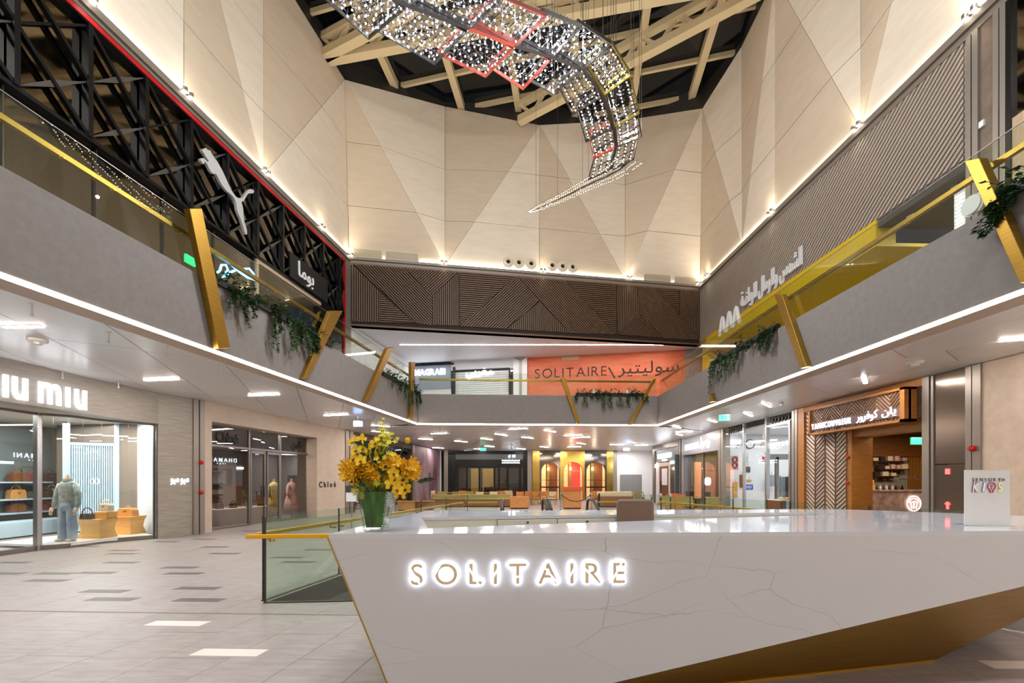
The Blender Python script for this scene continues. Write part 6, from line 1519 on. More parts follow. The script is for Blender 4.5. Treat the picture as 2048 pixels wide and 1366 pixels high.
mb = MB(); mb.hexa(vq(0) + vq(.02)); mb.build('glass_base', 'crystal', va)
mat('petal_yellow', (246, 216, 50), .5, noise=(20, (238, 198, 30), 2, (1, 1, 1))); mat('petal_gold', (246, 204, 44), .5, noise=(24, (238, 180, 22), 2, (1, 1, 1))); mat('petal_lemon', (228, 214, 60), .5)
mat('lip_red', (140, 50, 24), .5); mat('stem_green', (84, 120, 40), .6); mat('leaf_dark', (34, 70, 34), .45); mat('ball_yellow', (222, 178, 20), .8, bump=(60, .6, (1, 1, 1)))
def petalmesh(name, m, specs, lip=None):
    """specs [(angle, length, width, cup)] petals round the local -Y axis"""
    mb = MB()
    for ang, L, W, cup in specs:
        d = Vector((math.cos(ang), 0, math.sin(ang))); s = Vector((-math.sin(ang), 0, math.cos(ang))); f = Vector((0, -1, 0))
        pts = [Vector((0, 0, 0))]
        for t, wd in ((.3, .55), (.62, 1.0), (.88, .6)): pts += [d * L * t + s * W * wd / 2 + f * cup * L * t * t, d * L * t + f * cup * L * t * t * .4, d * L * t - s * W * wd / 2 + f * cup * L * t * t]
        pts.append(d * L + f * cup * L * .7)
        mb.add(pts, [(0, 1, 2), (0, 2, 3), (1, 4, 5, 2), (2, 5, 6, 3), (4, 7, 8, 5), (5, 8, 9, 6), (7, 10, 8), (8, 10, 9)])
    o = mb.build(name, m, smooth=True)
    return o
protoO = petalmesh('blossom', 'petal_yellow', [(R(90), .05, .034, .25), (R(162), .046, .036, .15), (R(18), .046, .036, .15), (R(218), .046, .03, .3), (R(322), .046, .03, .3)])
protoL = petalmesh('lip', 'lip_red', [(R(250), .018, .014, 1.2), (R(290), .018, .014, 1.2), (R(270), .022, .02, .9)])
protoA = petalmesh('blossom', 'petal_gold', [(R(90 + 60 * k), .04 if k % 2 else .036, .019, .75) for k in range(6)])
protoB = petalmesh('blossom', 'petal_lemon', [(R(20 + 72 * k), .019, .011, .4) for k in range(5)])
protoS = petalmesh('blossom', 'petal_lemon', [(R(10 + 40 * k), .032, .006, .5) for k in range(9)])
def place(proto, parent, p, face, roll=0, s=1.0):
    o = proto.copy(); COL.objects.link(o); o.parent = parent
    off = Vector(); q = parent
    while q is not None: off += q.location; q = q.parent
    f = Vector(face).normalized(); rot = Vector((0, -1, 0)).rotation_difference(f)
    o.rotation_mode = 'QUATERNION'; o.rotation_quaternion = rot @ Matrix.Rotation(roll, 4, 'Y').to_quaternion(); o.location = Vector(p) - off; o.scale = (s, s, s)
    return o
fr_ = random.Random(21)
base = vc + UP * (HV - .02)
def spray(name, label, kind, pts, root=None):
    """a stem from the vase with one blossom per picture position (px, py, depth offset)"""
    th = thing(name, label, 'flower', base, 'flowers in the glass vase')
    P = [at(x, y, 3.165 + dz) for x, y, dz in pts]
    top = max(P, key=lambda v: v.z); mid = (base + top) / 2 + Vector((top.x - base.x, 0, 0)) * .12
    mb = MB(); mb.tube([base - UP * .1, base, mid, top], [.004, .004, .003, .002], 5)
    for p in P:
        if p is top: continue
        t = min(1, max(.1, (p.z - base.z) / max(.05, top.z - base.z) * .6)); s0 = base + (mid - base) * (t / .5) if t < .5 else mid + (top - mid) * ((t - .5) / .5)
        mb.tube([s0, (s0 + p) / 2 + UP * .01, p + Vector((0, .008, -.004))], .0022, 4)
    mb.build('stem', 'stem_green', th)
    for p in P:
        out = (p - (base + UP * .08)); out.y = min(out.y, 0); f = out.normalized() * .9 + Vector((fr_.uniform(-.3, .3), -1.0, fr_.uniform(-.25, .3)))
        if kind == 'orchid': o = place(protoO, th, p, Vector((f.x * .5, -1, f.z * .3)), fr_.uniform(-.25, .25), fr_.uniform(.95, 1.15)); l = protoL.copy(); COL.objects.link(l); l.parent = o; l.location = (0, -.008, 0)
        elif kind == 'lily':
            place(protoA, th, p, f, fr_.uniform(0, 6), fr_.uniform(.95, 1.3))
        elif kind == 'small': place(protoB, th, p, f, fr_.uniform(0, 6), fr_.uniform(.8, 1.3))
        else: place(protoS, th, p, f, fr_.uniform(0, 6), fr_.uniform(.8, 1.15))
    return th
def jit(cx, cy, rx, ry, n, dz=.07):
    out = []
    while len(out) < n:
        a, b = fr_.uniform(-1, 1), fr_.uniform(-1, 1)
        if a * a + b * b < 1: out.append((cx + a * rx, cy + b * ry, fr_.uniform(-dz, dz)))
    return out
spray('orchid_spray', 'tall yellow orchid spray with red lips at upper left of the bouquet', 'orchid', [(708, 884, -.05), (723, 880, -.02), (713, 900, -.07), (728, 897, -.03), (711, 917, -.06), (722, 921, -.09), (736, 912, -.02), (739, 901, 0)])
spray('orchid_spray', 'short yellow orchid spray at the top middle of the bouquet', 'orchid', [(752, 886, .02), (762, 881, .04), (757, 898, 0), (748, 910, .02)])
spray('orchid_spray', 'drooping yellow orchid spray at lower right of the bouquet', 'orchid', [(790, 957, -.08), (801, 966, -.06), (795, 978, -.09), (806, 956, -.04), (783, 968, -.1), (800, 988, -.05), (809, 976, -.03), (787, 946, -.09)])
for k, (cx, cy, rx, ry, n, lab) in enumerate(((700, 940, 17, 15, 15, 'cluster of golden lilies at the far left of the bouquet'), (727, 934, 16, 15, 15, 'cluster of golden lilies left of the bouquet centre'), (742, 950, 15, 12, 11, 'cluster of golden lilies low at the bouquet centre'),
                                         (797, 936, 15, 14, 13, 'cluster of golden lilies right of the bouquet centre'), (821, 937, 14, 17, 16, 'cluster of golden lilies at the far right of the bouquet'), (766, 944, 15, 13, 10, 'cluster of golden lilies right above the vase middle'), (781, 926, 12, 10, 9, 'small cluster of golden lilies below the tiny blossoms'), (716, 957, 16, 10, 9, 'low cluster of golden lilies at the left vase rim'))):
    spray('lily_cluster', lab, 'lily', jit(cx, cy, rx, ry, int(n * 1.7)))
spray('blossom_sprig', 'airy sprig of tiny yellow blossoms rising highest from the bouquet', 'small', jit(772, 878, 22, 14, 22) + [(764, 858, 0), (768, 857, .02), (760, 862, 0), (795, 877, 0), (784, 868, .02), (762, 846, 0), (766, 838, .02)])
spray('blossom_sprig', 'sprig of tiny yellow blossoms in the middle of the bouquet', 'small', jit(772, 918, 22, 16, 26))
spray('spider_flower', 'thin petalled yellow flowers hanging over the left vase rim', 'spider', jit(718, 976, 14, 10, 7) + [(724, 990, -.1), (712, 980, -.1)]); spray('spider_flower', 'thin petalled yellow flowers at the front vase rim', 'spider', jit(762, 972, 22, 8, 11, .1))
for p_ in (protoO, protoL, protoA, protoB, protoS): bpy.data.objects.remove(p_)
th = thing('billy_button', 'round yellow billy button on a thin stem at the bouquet right', 'flower', base, 'flowers in the glass vase')
p = at(815, 881, 3.2); mb = MB(); mb.tube([base, (base + p) / 2 + Vector((.01, 0, 0)), p], .002, 5); mb.build('stem', 'stem_green', th); mb = MB(); mb.ball(p, .022, 14, 9); mb.build('flower_head', 'ball_yellow', th, smooth=True)
for pts, lab in (([(733, 886), (742, 894), (748, 902)], 'dark green leafy stem beside the top orchids'), ([(748, 914), (738, 906), (744, 924)], 'dark green leafy stem in the bouquet centre'), ([(730, 962), (722, 960), (736, 970), (727, 972)], 'dark green leafy stem over the vase front'), ([(836, 957), (845, 956), (828, 960)], 'green leaf tip sticking out on the right of the bouquet'), ([(757, 935), (764, 948), (770, 930), (756, 955)], 'green foliage stem in the heart of the bouquet')):
    th = thing('leafy_stem', lab, 'foliage', base, 'foliage in the glass vase'); mb = MB(); P = [at(x_, y_, 3.1) for x_, y_ in pts]; mb.tube([base, (base + P[0]) / 2, P[0]], .003, 5); mb.build('stem', 'stem_green', th)
    for p in P: mb = MB(); leaf(mb, p - Vector((.02 if p.x < -.7 else -.02, 0, .015)), Vector(((p.x - base.x) * 2 + .02, -.02, fr_.uniform(-.3, .5) * .2 + .02)), Vector((0, -1, 0)), .075, .036); mb.build('leaf', 'leaf_dark', th)

# ------------------------------------------------------------------ ceiling lights of the ground level
def lin(x0, y0, x1, y1, lab, z=Z_SOF, wd=.035):
    a, b = hplane(x0, y0, z), hplane(x1, y1, z); d = (b - a).normalized(); s = Vector((-d.y, d.x, 0))
    o = thing('linear_light', lab, 'light', (a + b) / 2, 'linear lights in the ground level ceiling')
    mb = MB(); mb.prism([a - s * wd, b - s * wd, b + s * wd, a + s * wd], (0, 0, -.012)); mb.build('diffuser', 'lamp_tube', o)
    mb = MB(); mb.prism([a - s * (wd + .02) - d * .02, b - s * (wd + .02) + d * .02, b + s * (wd + .02) + d * .02, a + s * (wd + .02) - d * .02], (0, 0, -.006)); mb.build('housing', 'white_paint', o)
for t in [(8, 654, 84, 652, 'linear ceiling light nearest on the left, by the round detector'), (290, 760.5, 356, 758, 'linear ceiling light above the striped stone pier'), (498, 791, 557, 788.5, 'linear ceiling light above the cream stone shop'),
          (649, 831, 695, 829, 'linear ceiling light above the right end of the cream shop'), (743, 850.5, 779, 853, 'upper of two linear lights just above the bouquet'), (744, 862, 776, 865, 'lower of two linear lights just above the bouquet'),
          (2000, 681, 2075, 676, 'linear ceiling light at the right picture edge'), (1727, 752, 1731, 766, 'short end-on linear light above the patisserie sign'), (1525, 805, 1541, 813.5, 'linear light above the glass shop door'),
          (1489, 825, 1504, 832, 'linear light over the red number sign'), (1417, 839.5, 1432, 844, 'linear light over the luggage shop, nearer')]: lin(*t)
q1 = lambda x_, y_: (640 + x_ / 4.096, 820 + y_ / 4.096); q2 = lambda x_, y_: (860 + x_ / 4.096, 860 + y_ / 4.096); q3_ = lambda x_, y_: (1280 + x_ / 5.12, 820 + y_ / 5.12)
far_ = []
for f, lst in ((q1, [(910, 195, 1055, 190), (810, 235, 920, 242), (1105, 252, 1203, 262), (922, 308, 1012, 312), (1185, 335, 1258, 342), (1260, 318, 1330, 320), (1320, 232, 1410, 243), (1350, 295, 1425, 300), (1435, 195, 1530, 210), (1545, 157, 1700, 152), (1610, 315, 1680, 320), (1655, 222, 1745, 232), (1805, 300, 1868, 306), (1838, 165, 1927, 180)]),
               (q2, [(1100, 45, 1245, 40), (1175, 62, 1310, 57), (1205, 105, 1270, 115), (1130, 138, 1235, 138), (1475, 120, 1585, 120), (1620, 95, 1675, 105), (1680, 125, 1785, 123)]), (q3_, [(340, 165, 410, 183), (365, 225, 540, 220), (375, 245, 430, 260)])):
    for a, b, c, d in lst: far_.append(f(a, b) + f(c, d))
for nn, t in enumerate(sorted(far_)): lin(*t, 'short linear light in the far ceiling beyond the balcony, %s from the left' % ORD[nn])
# exit signs, detectors, sprinkler drops
mat('exit_blue', (180, 210, 255), .4, emit=(170, 205, 255), strength=4); mat('exit_green', (60, 190, 150), .4, emit=(60, 200, 150), strength=2.2); mat('sprinkler', (226, 224, 222), .4)
def exit_sign(px, py, w, m, lab, z=3.62, man=True):
    c = hplane(px, py, z); root = thing('exit_sign', lab, 'exit sign', c)
    mb = MB(); mb.box(c.x - w / 2, c.x + w / 2, c.y - .02, c.y + .02, c.z - .09, c.z + .09); mb.build('panel', m, root, bevel=.004)
    mb = MB(); mb.box(c.x - w / 2, c.x + w / 2, c.y - .03, c.y + .03, c.z + .09, c.z + .12); mb.tube([c + UP * .12, Vector((c.x, c.y, Z_SOF))], .01, 6); mb.build('mount', 'white_gloss', root)
    if man:
        q = c + Vector((-w * .2, -.024, 0)); mb = MB(); mb.ball(q + UP * .055, .018, 8, 5); mb.tube([q + UP * .035, q - UP * .02], .014, 6); mb.tube([q - UP * .02, q + Vector((.035, 0, -.06))], .01, 5); mb.tube([q - UP * .02, q + Vector((-.03, 0, -.06))], .01, 5); mb.tube([q + UP * .02, q + Vector((.04, 0, .0))], .008, 5); mb.build('running_figure', 'sign_white', root)
        mb = MB(); mb.box(c.x + w * .15, c.x + w * .38, c.y - .024, c.y - .02, c.z - .06, c.z + .06); mb.build('door_symbol', 'sign_white', root)
exit_sign(716, 848, .32, 'exit_blue', 'blue white glowing sign hanging left of the bouquet', man=False); exit_sign(966, 899, .42, 'exit_green', 'green exit sign hanging far back before the black shop'); exit_sign(1253, 899, .4, 'exit_blue', 'pale glowing sign hanging before the grey double door', man=False); exit_sign(1449, 836, .36, 'exit_green', 'green running figure exit sign hanging by the glass shop')
c = Vector((ray(1833) * 12.4, 12.4, EYE + 78 * 12.4 / FPX)); mb = MB(); mb.box(c.x - .16, c.x + .16, c.y - .02, c.y + .02, c.z - .1, c.z + .1); o = mb.build('exit_sign', 'neon_green', bevel=.004); tag(o, 'green exit sign glowing inside the patisserie', 'exit sign')
light('exit_glow', 'POINT', c + Vector((0, -.15, .1)), 3, (.1, 1, .4), .05, parent=None)
for px, py, r_, lab in ((75, 679, .13, 'round white detector in the left ceiling beside the near linear light'), (1830, 724, .14, 'flat round white speaker in the right ceiling'), (1563, 806, .07, 'small white detector in the right ceiling over the glass shop'), (896, 866, .05, 'tiny detector in the far ceiling')):
    c = hplane(px, py, Z_SOF); o = thing('ceiling_detector', lab, 'detector', c); mb = MB(); mb.lathe([(r_, 0), (r_, -.03), (r_ * .8, -.05)], c, 18); mb.build('body', 'sprinkler', o, smooth=False); mb = MB(); mb.lathe([(r_ * .5, -.05), (r_ * .45, -.085), (r_ * .2, -.095)], c, 14); mb.build('sensor', 'sprinkler', o)
for nn, (px, py) in enumerate(((64, 615), (125, 750), (217, 672), (237, 770), (332, 700), (443, 738), (880, 864), (955, 866), (1000, 865))):
    c = hplane(px, py - 8, Z_SOF); o = thing('sprinkler', 'thin white sprinkler drop in the ground level ceiling, %s from the left' % ORD[nn], 'sprinkler', c, 'sprinkler drops in the ground level ceiling'); mb = MB(); mb.tube([c, c - UP * .12, c - UP * .17], [.012, .012, .022], 8); mb.build('drop', 'sprinkler', o); mb = MB(); mb.lathe([(.04, -.006), (.04, 0)], c, 12); mb.build('rose', 'sprinkler', o)

# ------------------------------------------------------------------ cafe beyond the escalators
mat('cafe_wood', (196, 138, 78), .5, noise=(3, (176, 118, 60), 4, (1, 1, 6))); mat('cafe_olive', (150, 138, 84), .8); mat('cafe_cream', (214, 196, 158), .7); mat('terracotta', (196, 86, 46), .6); mat('wicker', (150, 98, 62), .7, noise=(40, (110, 66, 40), 2, (1, 1, 1)))
def cafe_chair(loc, rot, m, lab):
    root = thing('cafe_chair', lab, 'chair', loc, 'cafe chairs beyond the escalators'); root.rotation_euler = (0, 0, rot)
    L0 = Vector(loc)
    def b(nm, mm, *a): q = MB(); q.box(*a); q.xform(Matrix.Translation(L0)); return q.build(nm, mm, root, bevel=.006)
    b('seat', m, -.25, .25, -.25, .25, .40, .47); b('backrest', m, -.25, .25, .20, .26, .52, .84)
    for sx in (-.22, .22):
        for sy in (-.22, .22): b('leg', 'cafe_wood', sx - .02, sx + .02, sy - .02, sy + .02, 0, .86 if sy > 0 else .62)
        b('armrest', 'cafe_wood', sx - .025, sx + .025, -.24, .24, .62, .65)
def cafe_table(loc, lab):
    root = thing('cafe_table', lab, 'table', loc, 'cafe tables beyond the escalators'); c = Vector(loc)
    mb = MB(); mb.lathe([(.36, .71), (.37, .73), (.36, .75)], c, 20); mb.build('top', 'cafe_wood', root); mb = MB(); mb.lathe([(.22, 0), (.22, .02), (.035, .04), (.035, .71)], c, 12); mb.build('pedestal', 'black_frame', root)
names_ = ['yellow cushioned cafe chair left of the black shop', 'yellow cushioned cafe chair second from the left', 'cream cafe chair in front of the black shop', 'cream cafe chair facing the black shop', 'wooden cafe chair behind the crate planter', 'wooden cafe chair leaning on the crate planter', 'cream cafe chair by the rope barrier', 'cream cafe chair before the grey door', 'cream cafe chair right of the grey door',
          'olive armchair near the jeweller', 'olive armchair before the luggage shop', 'olive armchair nearest the glass shop']
cp = [(885, 27.5, .3, 'cafe_olive'), (908, 27.0, -.4, 'cafe_olive'), (962, 27, 2.8, 'cafe_cream'), (985, 27.6, 3.5, 'cafe_cream'), (1042, 27, .2, 'cafe_wood'), (1056, 27.8, -.3, 'cafe_wood'), (1210, 26.5, 3.0, 'cafe_cream'), (1238, 27.5, 3.3, 'cafe_cream'), (1254, 26.2, .1, 'cafe_cream'), (1338, 20.0, 2.5, 'cafe_olive'), (1376, 19.5, 2.6, 'cafe_olive'), (1428, 18.6, 2.4, 'cafe_olive')]
for (px, Y, ro, m_), nm in zip(cp, names_): cafe_chair((ray(px) * Y, Y, 0), ro, m_, nm)
more_ = [(872, 29.5, 1.2, 'cafe_cream', 'cream cafe chair before the purple hoarding'), (925, 29.6, .2, 'cafe_wood', 'wooden cafe chair before the left black shop jamb'), (942, 28.2, 2.9, 'cafe_olive', 'olive cafe chair before the black shop window'), (1005, 28.9, .4, 'cafe_wood', 'wooden cafe chair before the pale door of the black shop'), (1018, 30.2, 3.0, 'cafe_cream', 'cream cafe chair farthest back by the black shop'),
         (1072, 27.4, .3, 'cafe_wood', 'wooden cafe chair before the left brass pilaster'), (1090, 28.4, 2.8, 'cafe_wood', 'wooden cafe chair before the left brass arch'), (1104, 27.2, -.3, 'cafe_cream', 'cream cafe chair left of the rope post'), (1192, 28.5, .2, 'cafe_wood', 'wooden cafe chair before the right brass arch'), (1280, 27.0, 2.7, 'cafe_olive', 'olive armchair behind the slim bollards')]
for px, Y, ro, m_, nm in more_: cafe_chair((ray(px) * Y, Y, 0), ro, m_, nm)
for px, Y, lab in ((896, 28.6, 'round cafe table beside the yellow chairs'), (974, 28.4, 'round cafe table between cream chairs before the black shop'), (1224, 28.2, 'round cafe table before the grey door'), (1082, 29.2, 'round cafe table before the left brass arch'), (934, 30.6, 'round cafe table close to the black shop window')): cafe_table((ray(px) * Y, Y, 0), lab)
def box_thing(name, lab, cat_, px0, px1, Y, dep, h, m, parts=(), group=None):
    x0, x1 = ray(px0) * Y, ray(px1) * Y; root = thing(name, lab, cat_, ((x0 + x1) / 2, Y, 0), group); mb = MB(); mb.box(x0, x1, Y, Y + dep, .06, h); mb.build('body', m, root, bevel=.01)
    mb = MB(); mb.box(x0 + .03, x1 - .03, Y + .03, Y + dep - .03, 0, .06); mb.build('plinth', 'black_frame', root)
    return root, x0, x1
o, a, b = box_thing('banquette', 'long olive banquette in front of the black shop', 'banquette', 862, 1022, 25.2, .6, .42, 'wicker'); mb = MB(); mb.box(a, b, 25.7, 25.85, .42, .72); mb.build('backrest', 'cafe_olive', o, bevel=.03); mb = MB(); mb.box(a, b, 25.2, 25.7, .42, .5); mb.build('seat_cushion', 'cafe_olive', o, bevel=.03)
o, a, b = box_thing('crate_planter', 'small wooden crate planter beside the bouquet', 'planter', 795, 826, 22.0, .5, .48, 'cafe_wood'); mb = MB(); mb.box(a - .02, b + .02, 21.98, 22.52, .46, .5); mb.build('rim', 'cafe_wood', o)
o, a, b = box_thing('crate_planter', 'long low wicker planter right of the small crate', 'planter', 827, 866, 22.6, .5, .46, 'wicker'); mb = MB(); mb.box(a - .02, b + .02, 22.58, 23.12, .44, .48); mb.build('rim', 'cafe_wood', o)
o, a, b = box_thing('crate_planter', 'wide wooden planter box behind the left escalator', 'planter', 1020, 1058, 23.6, .6, .66, 'cafe_wood')
for k in range(4): mb = MB(); mb.box(a + .1 + k * .24, a + .16 + k * .24, 23.8, 23.86, .66, .9); mb.build('post', 'cafe_wood', o)
o, a, b = box_thing('host_stand', 'wooden host stand with terracotta top before the brass arches', 'host stand', 1127, 1163, 23.6, .5, 1.0, 'cafe_wood'); mb = MB(); mb.box(a - .02, b + .02, 23.56, 24.14, 1.0, 1.2); mb.build('terracotta_top', 'terracotta', o)
o, a, b = box_thing('host_stand', 'wooden host stand with terracotta top before the jeweller', 'host stand', 1338, 1370, 21.0, .5, .82, 'cafe_wood'); mb = MB(); mb.box(a + .05, b - .1, 21.05, 21.45, .82, .9); mb.build('terracotta_top', 'terracotta', o)
o, a, b = box_thing('low_counter', 'low cream cafe counter with wicker front before the grey door', 'counter', 1197, 1266, 25.0, .5, .62, 'wicker'); mb = MB(); mb.box(a, b, 25.0, 25.5, .62, .9); mb.build('cushion_back', 'cafe_cream', o, bevel=.03); mb = MB(); mb.box(a, a + .08, 24.98, 25.0, 0, .8); mb.build('end_post', 'black_frame', o)
pts = []
for px, lab in ((1121.5, 'steel rope post left of the host stand'), (1182.5, 'steel rope post right of the host stand')):
    c = Vector((ray(px) * 20.5, 20.5, 0)); o = thing('rope_post', lab, 'rope post', c, 'rope posts'); mb = MB(); mb.lathe([(.16, 0), (.16, .02), (.03, .04), (.03, .93), (.045, .95), (.03, .98)], c, 14); mb.build('post', 'steel', o); mb = MB(); mb.lathe([(.17, 0), (.17, .012)], c, 16); mb.build('base_plate', 'steel', o); pts.append(c + UP * .9)
mb = MB(); mb.tube([pts[0] + (pts[1] - pts[0]) * t - UP * .34 * (1 - (2 * t - 1) ** 2) for t in [k / 12 for k in range(13)]], .025, 6); o = mb.build('barrier_rope', 'leather_dark'); tag(o, 'dark rope slung between the two steel posts', 'rope')
for k, px in enumerate((1286, 1303, 1322, 1341)):
    c = Vector((ray(px) * 18.6, 18.6, 0)); o = thing('bollard_lamp', 'chrome topped slim bollard, %s from the left beyond the chair' % ('first', 'second', 'third', 'fourth')[k], 'bollard', c, 'slim bollards'); mb = MB(); mb.tube([c, c + UP * .82], .03, 8); mb.build('post', 'metal_dark', o); mb = MB(); mb.lathe([(.035, .82), (.06, .88), (.05, .96), (.02, 1.0)], c, 12); mb.build('cap', 'steel', o)
# banner stand left of the bouquet
c = Vector((ray(703) * 11.5, 11.5, 0)); o = thing('pedestal_sign', 'slim pedestal sign standing left of the vase', 'sign', c); mb = MB(); mb.lathe([(.15, 0), (.15, .02), (.02, .03), (.02, 1.0)], c, 12); mb.build('post', 'steel', o); mb = MB(); mb.box(c.x - .14, c.x + .14, c.y - .02, c.y + .02, 1.0, 1.42); mb.build('panel', 'white_gloss', o, bevel=.005); mb = MB(); mb.box(c.x - .14, c.x + .14, c.y - .024, c.y - .02, 1.24, 1.42); mb.build('header', 'charcoal', o)
# ------------------------------------------------------------------ chandelier: a curving ribbon of lit crystal panels
mat('bulb_cool', (255, 255, 255), .3, emit=(222, 232, 255), strength=10, sample=False); mat('bulb_warm', (255, 255, 255), .3, emit=(255, 232, 206), strength=10, sample=False)
mat('chrome', (190, 192, 198), .12, metal=1.0); mat('frame_red', (126, 46, 28), .55, metal=.2); mat('frame_olive', (104, 92, 26), .4, metal=.3); mat('frame_steel', (62, 57, 54), .4, metal=.7)
mat('rod_dark', (70, 70, 76), .2, metal=.9)
ZC = 11.2
ch_ = thing('chandelier', 'huge curving ribbon chandelier of lit crystal panels hanging under the skylight', 'chandelier', hplane(1166, 132, ZC))
ST = [((520, -30), (640, -80), (760, -140)), ((612, -16), (720, -44), (830, -100)), ((737, 69), (815, 4), (905, -60)), ((869, 121), (937, 50), (1001, -6)), ((971, 146), (1030, 85), (1093, 24)), ((1046, 171), (1104, 108), (1162, 45)),
      ((1109, 180), (1166, 132), (1222, 79)), ((1146, 222), (1206, 184), (1262, 142)), ((1172, 277), (1227, 248), (1279, 219)), ((1188, 311), (1232, 287), (1283, 266)), ((1177, 353), (1222, 335), (1267, 313))]
ST3 = [tuple(hplane(x_, y_, ZC + .12 * math.sin(i * .9)) for x_, y_ in s) for i, s in enumerate(ST)]
cr_ = random.Random(4)
def lerp(a, b, t): return a + (b - a) * t
for i in range(len(ST3) - 1):
    A, B = ST3[i], ST3[i + 1]
    warm = i >= 6; spm = 'frame_red' if i in (3,) else 'frame_steel'
    p, q = A[1], B[1]
    bar(p, q, .08, .16, spm, 'spine', ch_)
    for side in (0, 2):
        ins = .90
        c = [lerp(A[1], A[side], .06), lerp(A[1], A[side], ins), B[side].copy(), lerp(B[1], B[side], .06)]
        c[0] += UP * .10; c[1] += UP * .10; c[2] -= UP * .08; c[3] -= UP * .08
        fm = 'frame_red' if (i, side) in ((3, 0), (4, 0), (3, 2), (8, 0)) else 'frame_olive' if (i, side) in ((6, 2), (7, 2)) else 'frame_steel'
        mb = MB()
        for k in range(4):
            a_, b_ = c[k], c[(k + 1) % 4]; t = (b_ - a_).normalized(); s_ = t.cross(UP).normalized() * .010
            mb.prism([a_ - s_ - UP * .03, a_ + s_ - UP * .03, a_ + s_ + UP * .05, a_ - s_ + UP * .05], b_ - a_)
        fo = mb.build('light_panel', fm, ch_)
        along = ((c[1] - c[2]).length + (c[0] - c[3]).length) / 2; across = ((c[0] - c[1]).length + (c[2] - c[3]).length) / 2
        nu = max(3, int(along / .135)); nv = max(3, int(across / .145)) if not warm else max(3, int(across / .17))
        if warm: nu = max(4, int(along / .10))
        mb = MB(); rb_ = MB()
        for u in range(nu):
            for v in range(nv):
                fu_, fv_ = (u + .5) / nu, (v + .5) / nv
                if not warm: fu_ += cr_.uniform(-.2, .2) / nu; fv_ += cr_.uniform(-.2, .2) / nv
                p_ = lerp(lerp(c[0], c[1], fv_), lerp(c[3], c[2], fv_), fu_) + UP * cr_.uniform(-.02, .02)
                mb.ball(p_, .019 if not warm else .016, 6, 4)
                rb_.tube([p_ + UP * .02, p_ + UP * .16], .005, 4, False)
                for _ in range(2): d_ = Vector((cr_.uniform(-1, 1), cr_.uniform(-1, 1), cr_.uniform(-.6, .6))) * .06; o_ = Vector((cr_.uniform(-1, 1), cr_.uniform(-1, 1), 0)) * .06; rb_.tube([p_ + o_ + UP * .05 - d_, p_ + o_ + UP * .05 + d_], .008, 4, False)
                d_ = Vector((cr_.uniform(-1, 1), cr_.uniform(-1, 1), cr_.uniform(-.3, .3))) * .085; rb_.tube([p_ + UP * .06 - d_, p_ + UP * .06 + d_], .009, 4, False)
                d_ = Vector((cr_.uniform(-1, 1), cr_.uniform(-1, 1), cr_.uniform(-.3, .3))) * .08; rb_.tube([p_ + UP * .1 - d_, p_ + UP * .1 + d_], .010, 4, False)
        mb.build('bulbs', 'bulb_warm' if warm else 'bulb_cool', fo, kind='stuff'); rb_.build('crystal_rods', 'chrome' if not warm else 'rod_dark', fo, kind='stuff')
        for u in (0.33, .67): bar(lerp(c[0], c[3], u) + UP * .04, lerp(c[1], c[2], u) + UP * .04, .012, .012, 'rod_dark', 'cross_wire', fo)
    for sd in (0, 1, 2):
        p = B[sd] + UP * .1; mb = MB(); mb.tube([p, Vector((p.x, p.y, 20.6))], .006 if sd != 1 else .009, 4); mb.build('suspension_cable', 'metal_dark', ch_)
# tapering tail
T0 = [(1258, 322), (1240, 338), (1215, 352), (1190, 363), (1165, 375), (1140, 388), (1115, 400), (1090, 411), (1072, 419), (1057, 425)]
tp = [hplane(x_, y_, ZC - .05 * k / 9) for k, (x_, y_) in enumerate(T0)]
mbB, mbR, mbF = MB(), MB(), MB()
for k in range(len(tp) - 1):
    w0, w1 = .5 * (1 - k / 9) ** .8 + .05, .5 * (1 - (k + 1) / 9) ** .8 + .03
    d = (tp[k + 1] - tp[k]).normalized(); s_ = d.cross(UP).normalized(); s_ = (s_ + UP * .25).normalized()
    for u in range(6):
        f = u / 6; w_ = w0 + (w1 - w0) * f; p = lerp(tp[k], tp[k + 1], f); n = 2 if w_ > .2 else 1
        for v in range(-n, n + 1):
            q = p + s_ * (w_ * v / n) + UP * cr_.uniform(-.015, .015); mbB.ball(q, .009, 5, 3); e = q + d * -.07 + s_ * (.06 * (1 if v > 0 else -1)) + UP * .05; mbR.tube([q, e], .005, 4, False)
tl_ = MB(); 
for k in range(len(tp) - 1): pass
tl_.tube(tp, [.03 - .0025 * k for k in range(len(tp))], 6); to = tl_.build('tail_spine', 'frame_steel', ch_)
mbB.build('bulbs', 'bulb_warm', to, kind='stuff'); mbR.build('crystal_rods', 'chrome', to, kind='stuff')
for k in (2, 4, 6, 8): mb = MB(); mb.tube([tp[k], Vector((tp[k].x, tp[k].y, 20.6))], .005, 4); mb.build('suspension_cable', 'metal_dark', ch_)
for i, e in ((2, 1), (4, 1), (6, 1), (8, .7), (10, .5)):
    cl = (.87, .94, 1) if i < 6 else (1, .95, .9)
    light('chandelier_fill', 'POINT', ST3[i][1] + UP * .6, 190 * e, cl, .15, parent=ch_)
    if i < 7: light('chandelier_fill', 'POINT', ST3[i][1] - UP * 2.4, 300 * e, cl, .03, parent=ch_)  # added bare points in mid-air below the ribbon, brightening fascias and desk
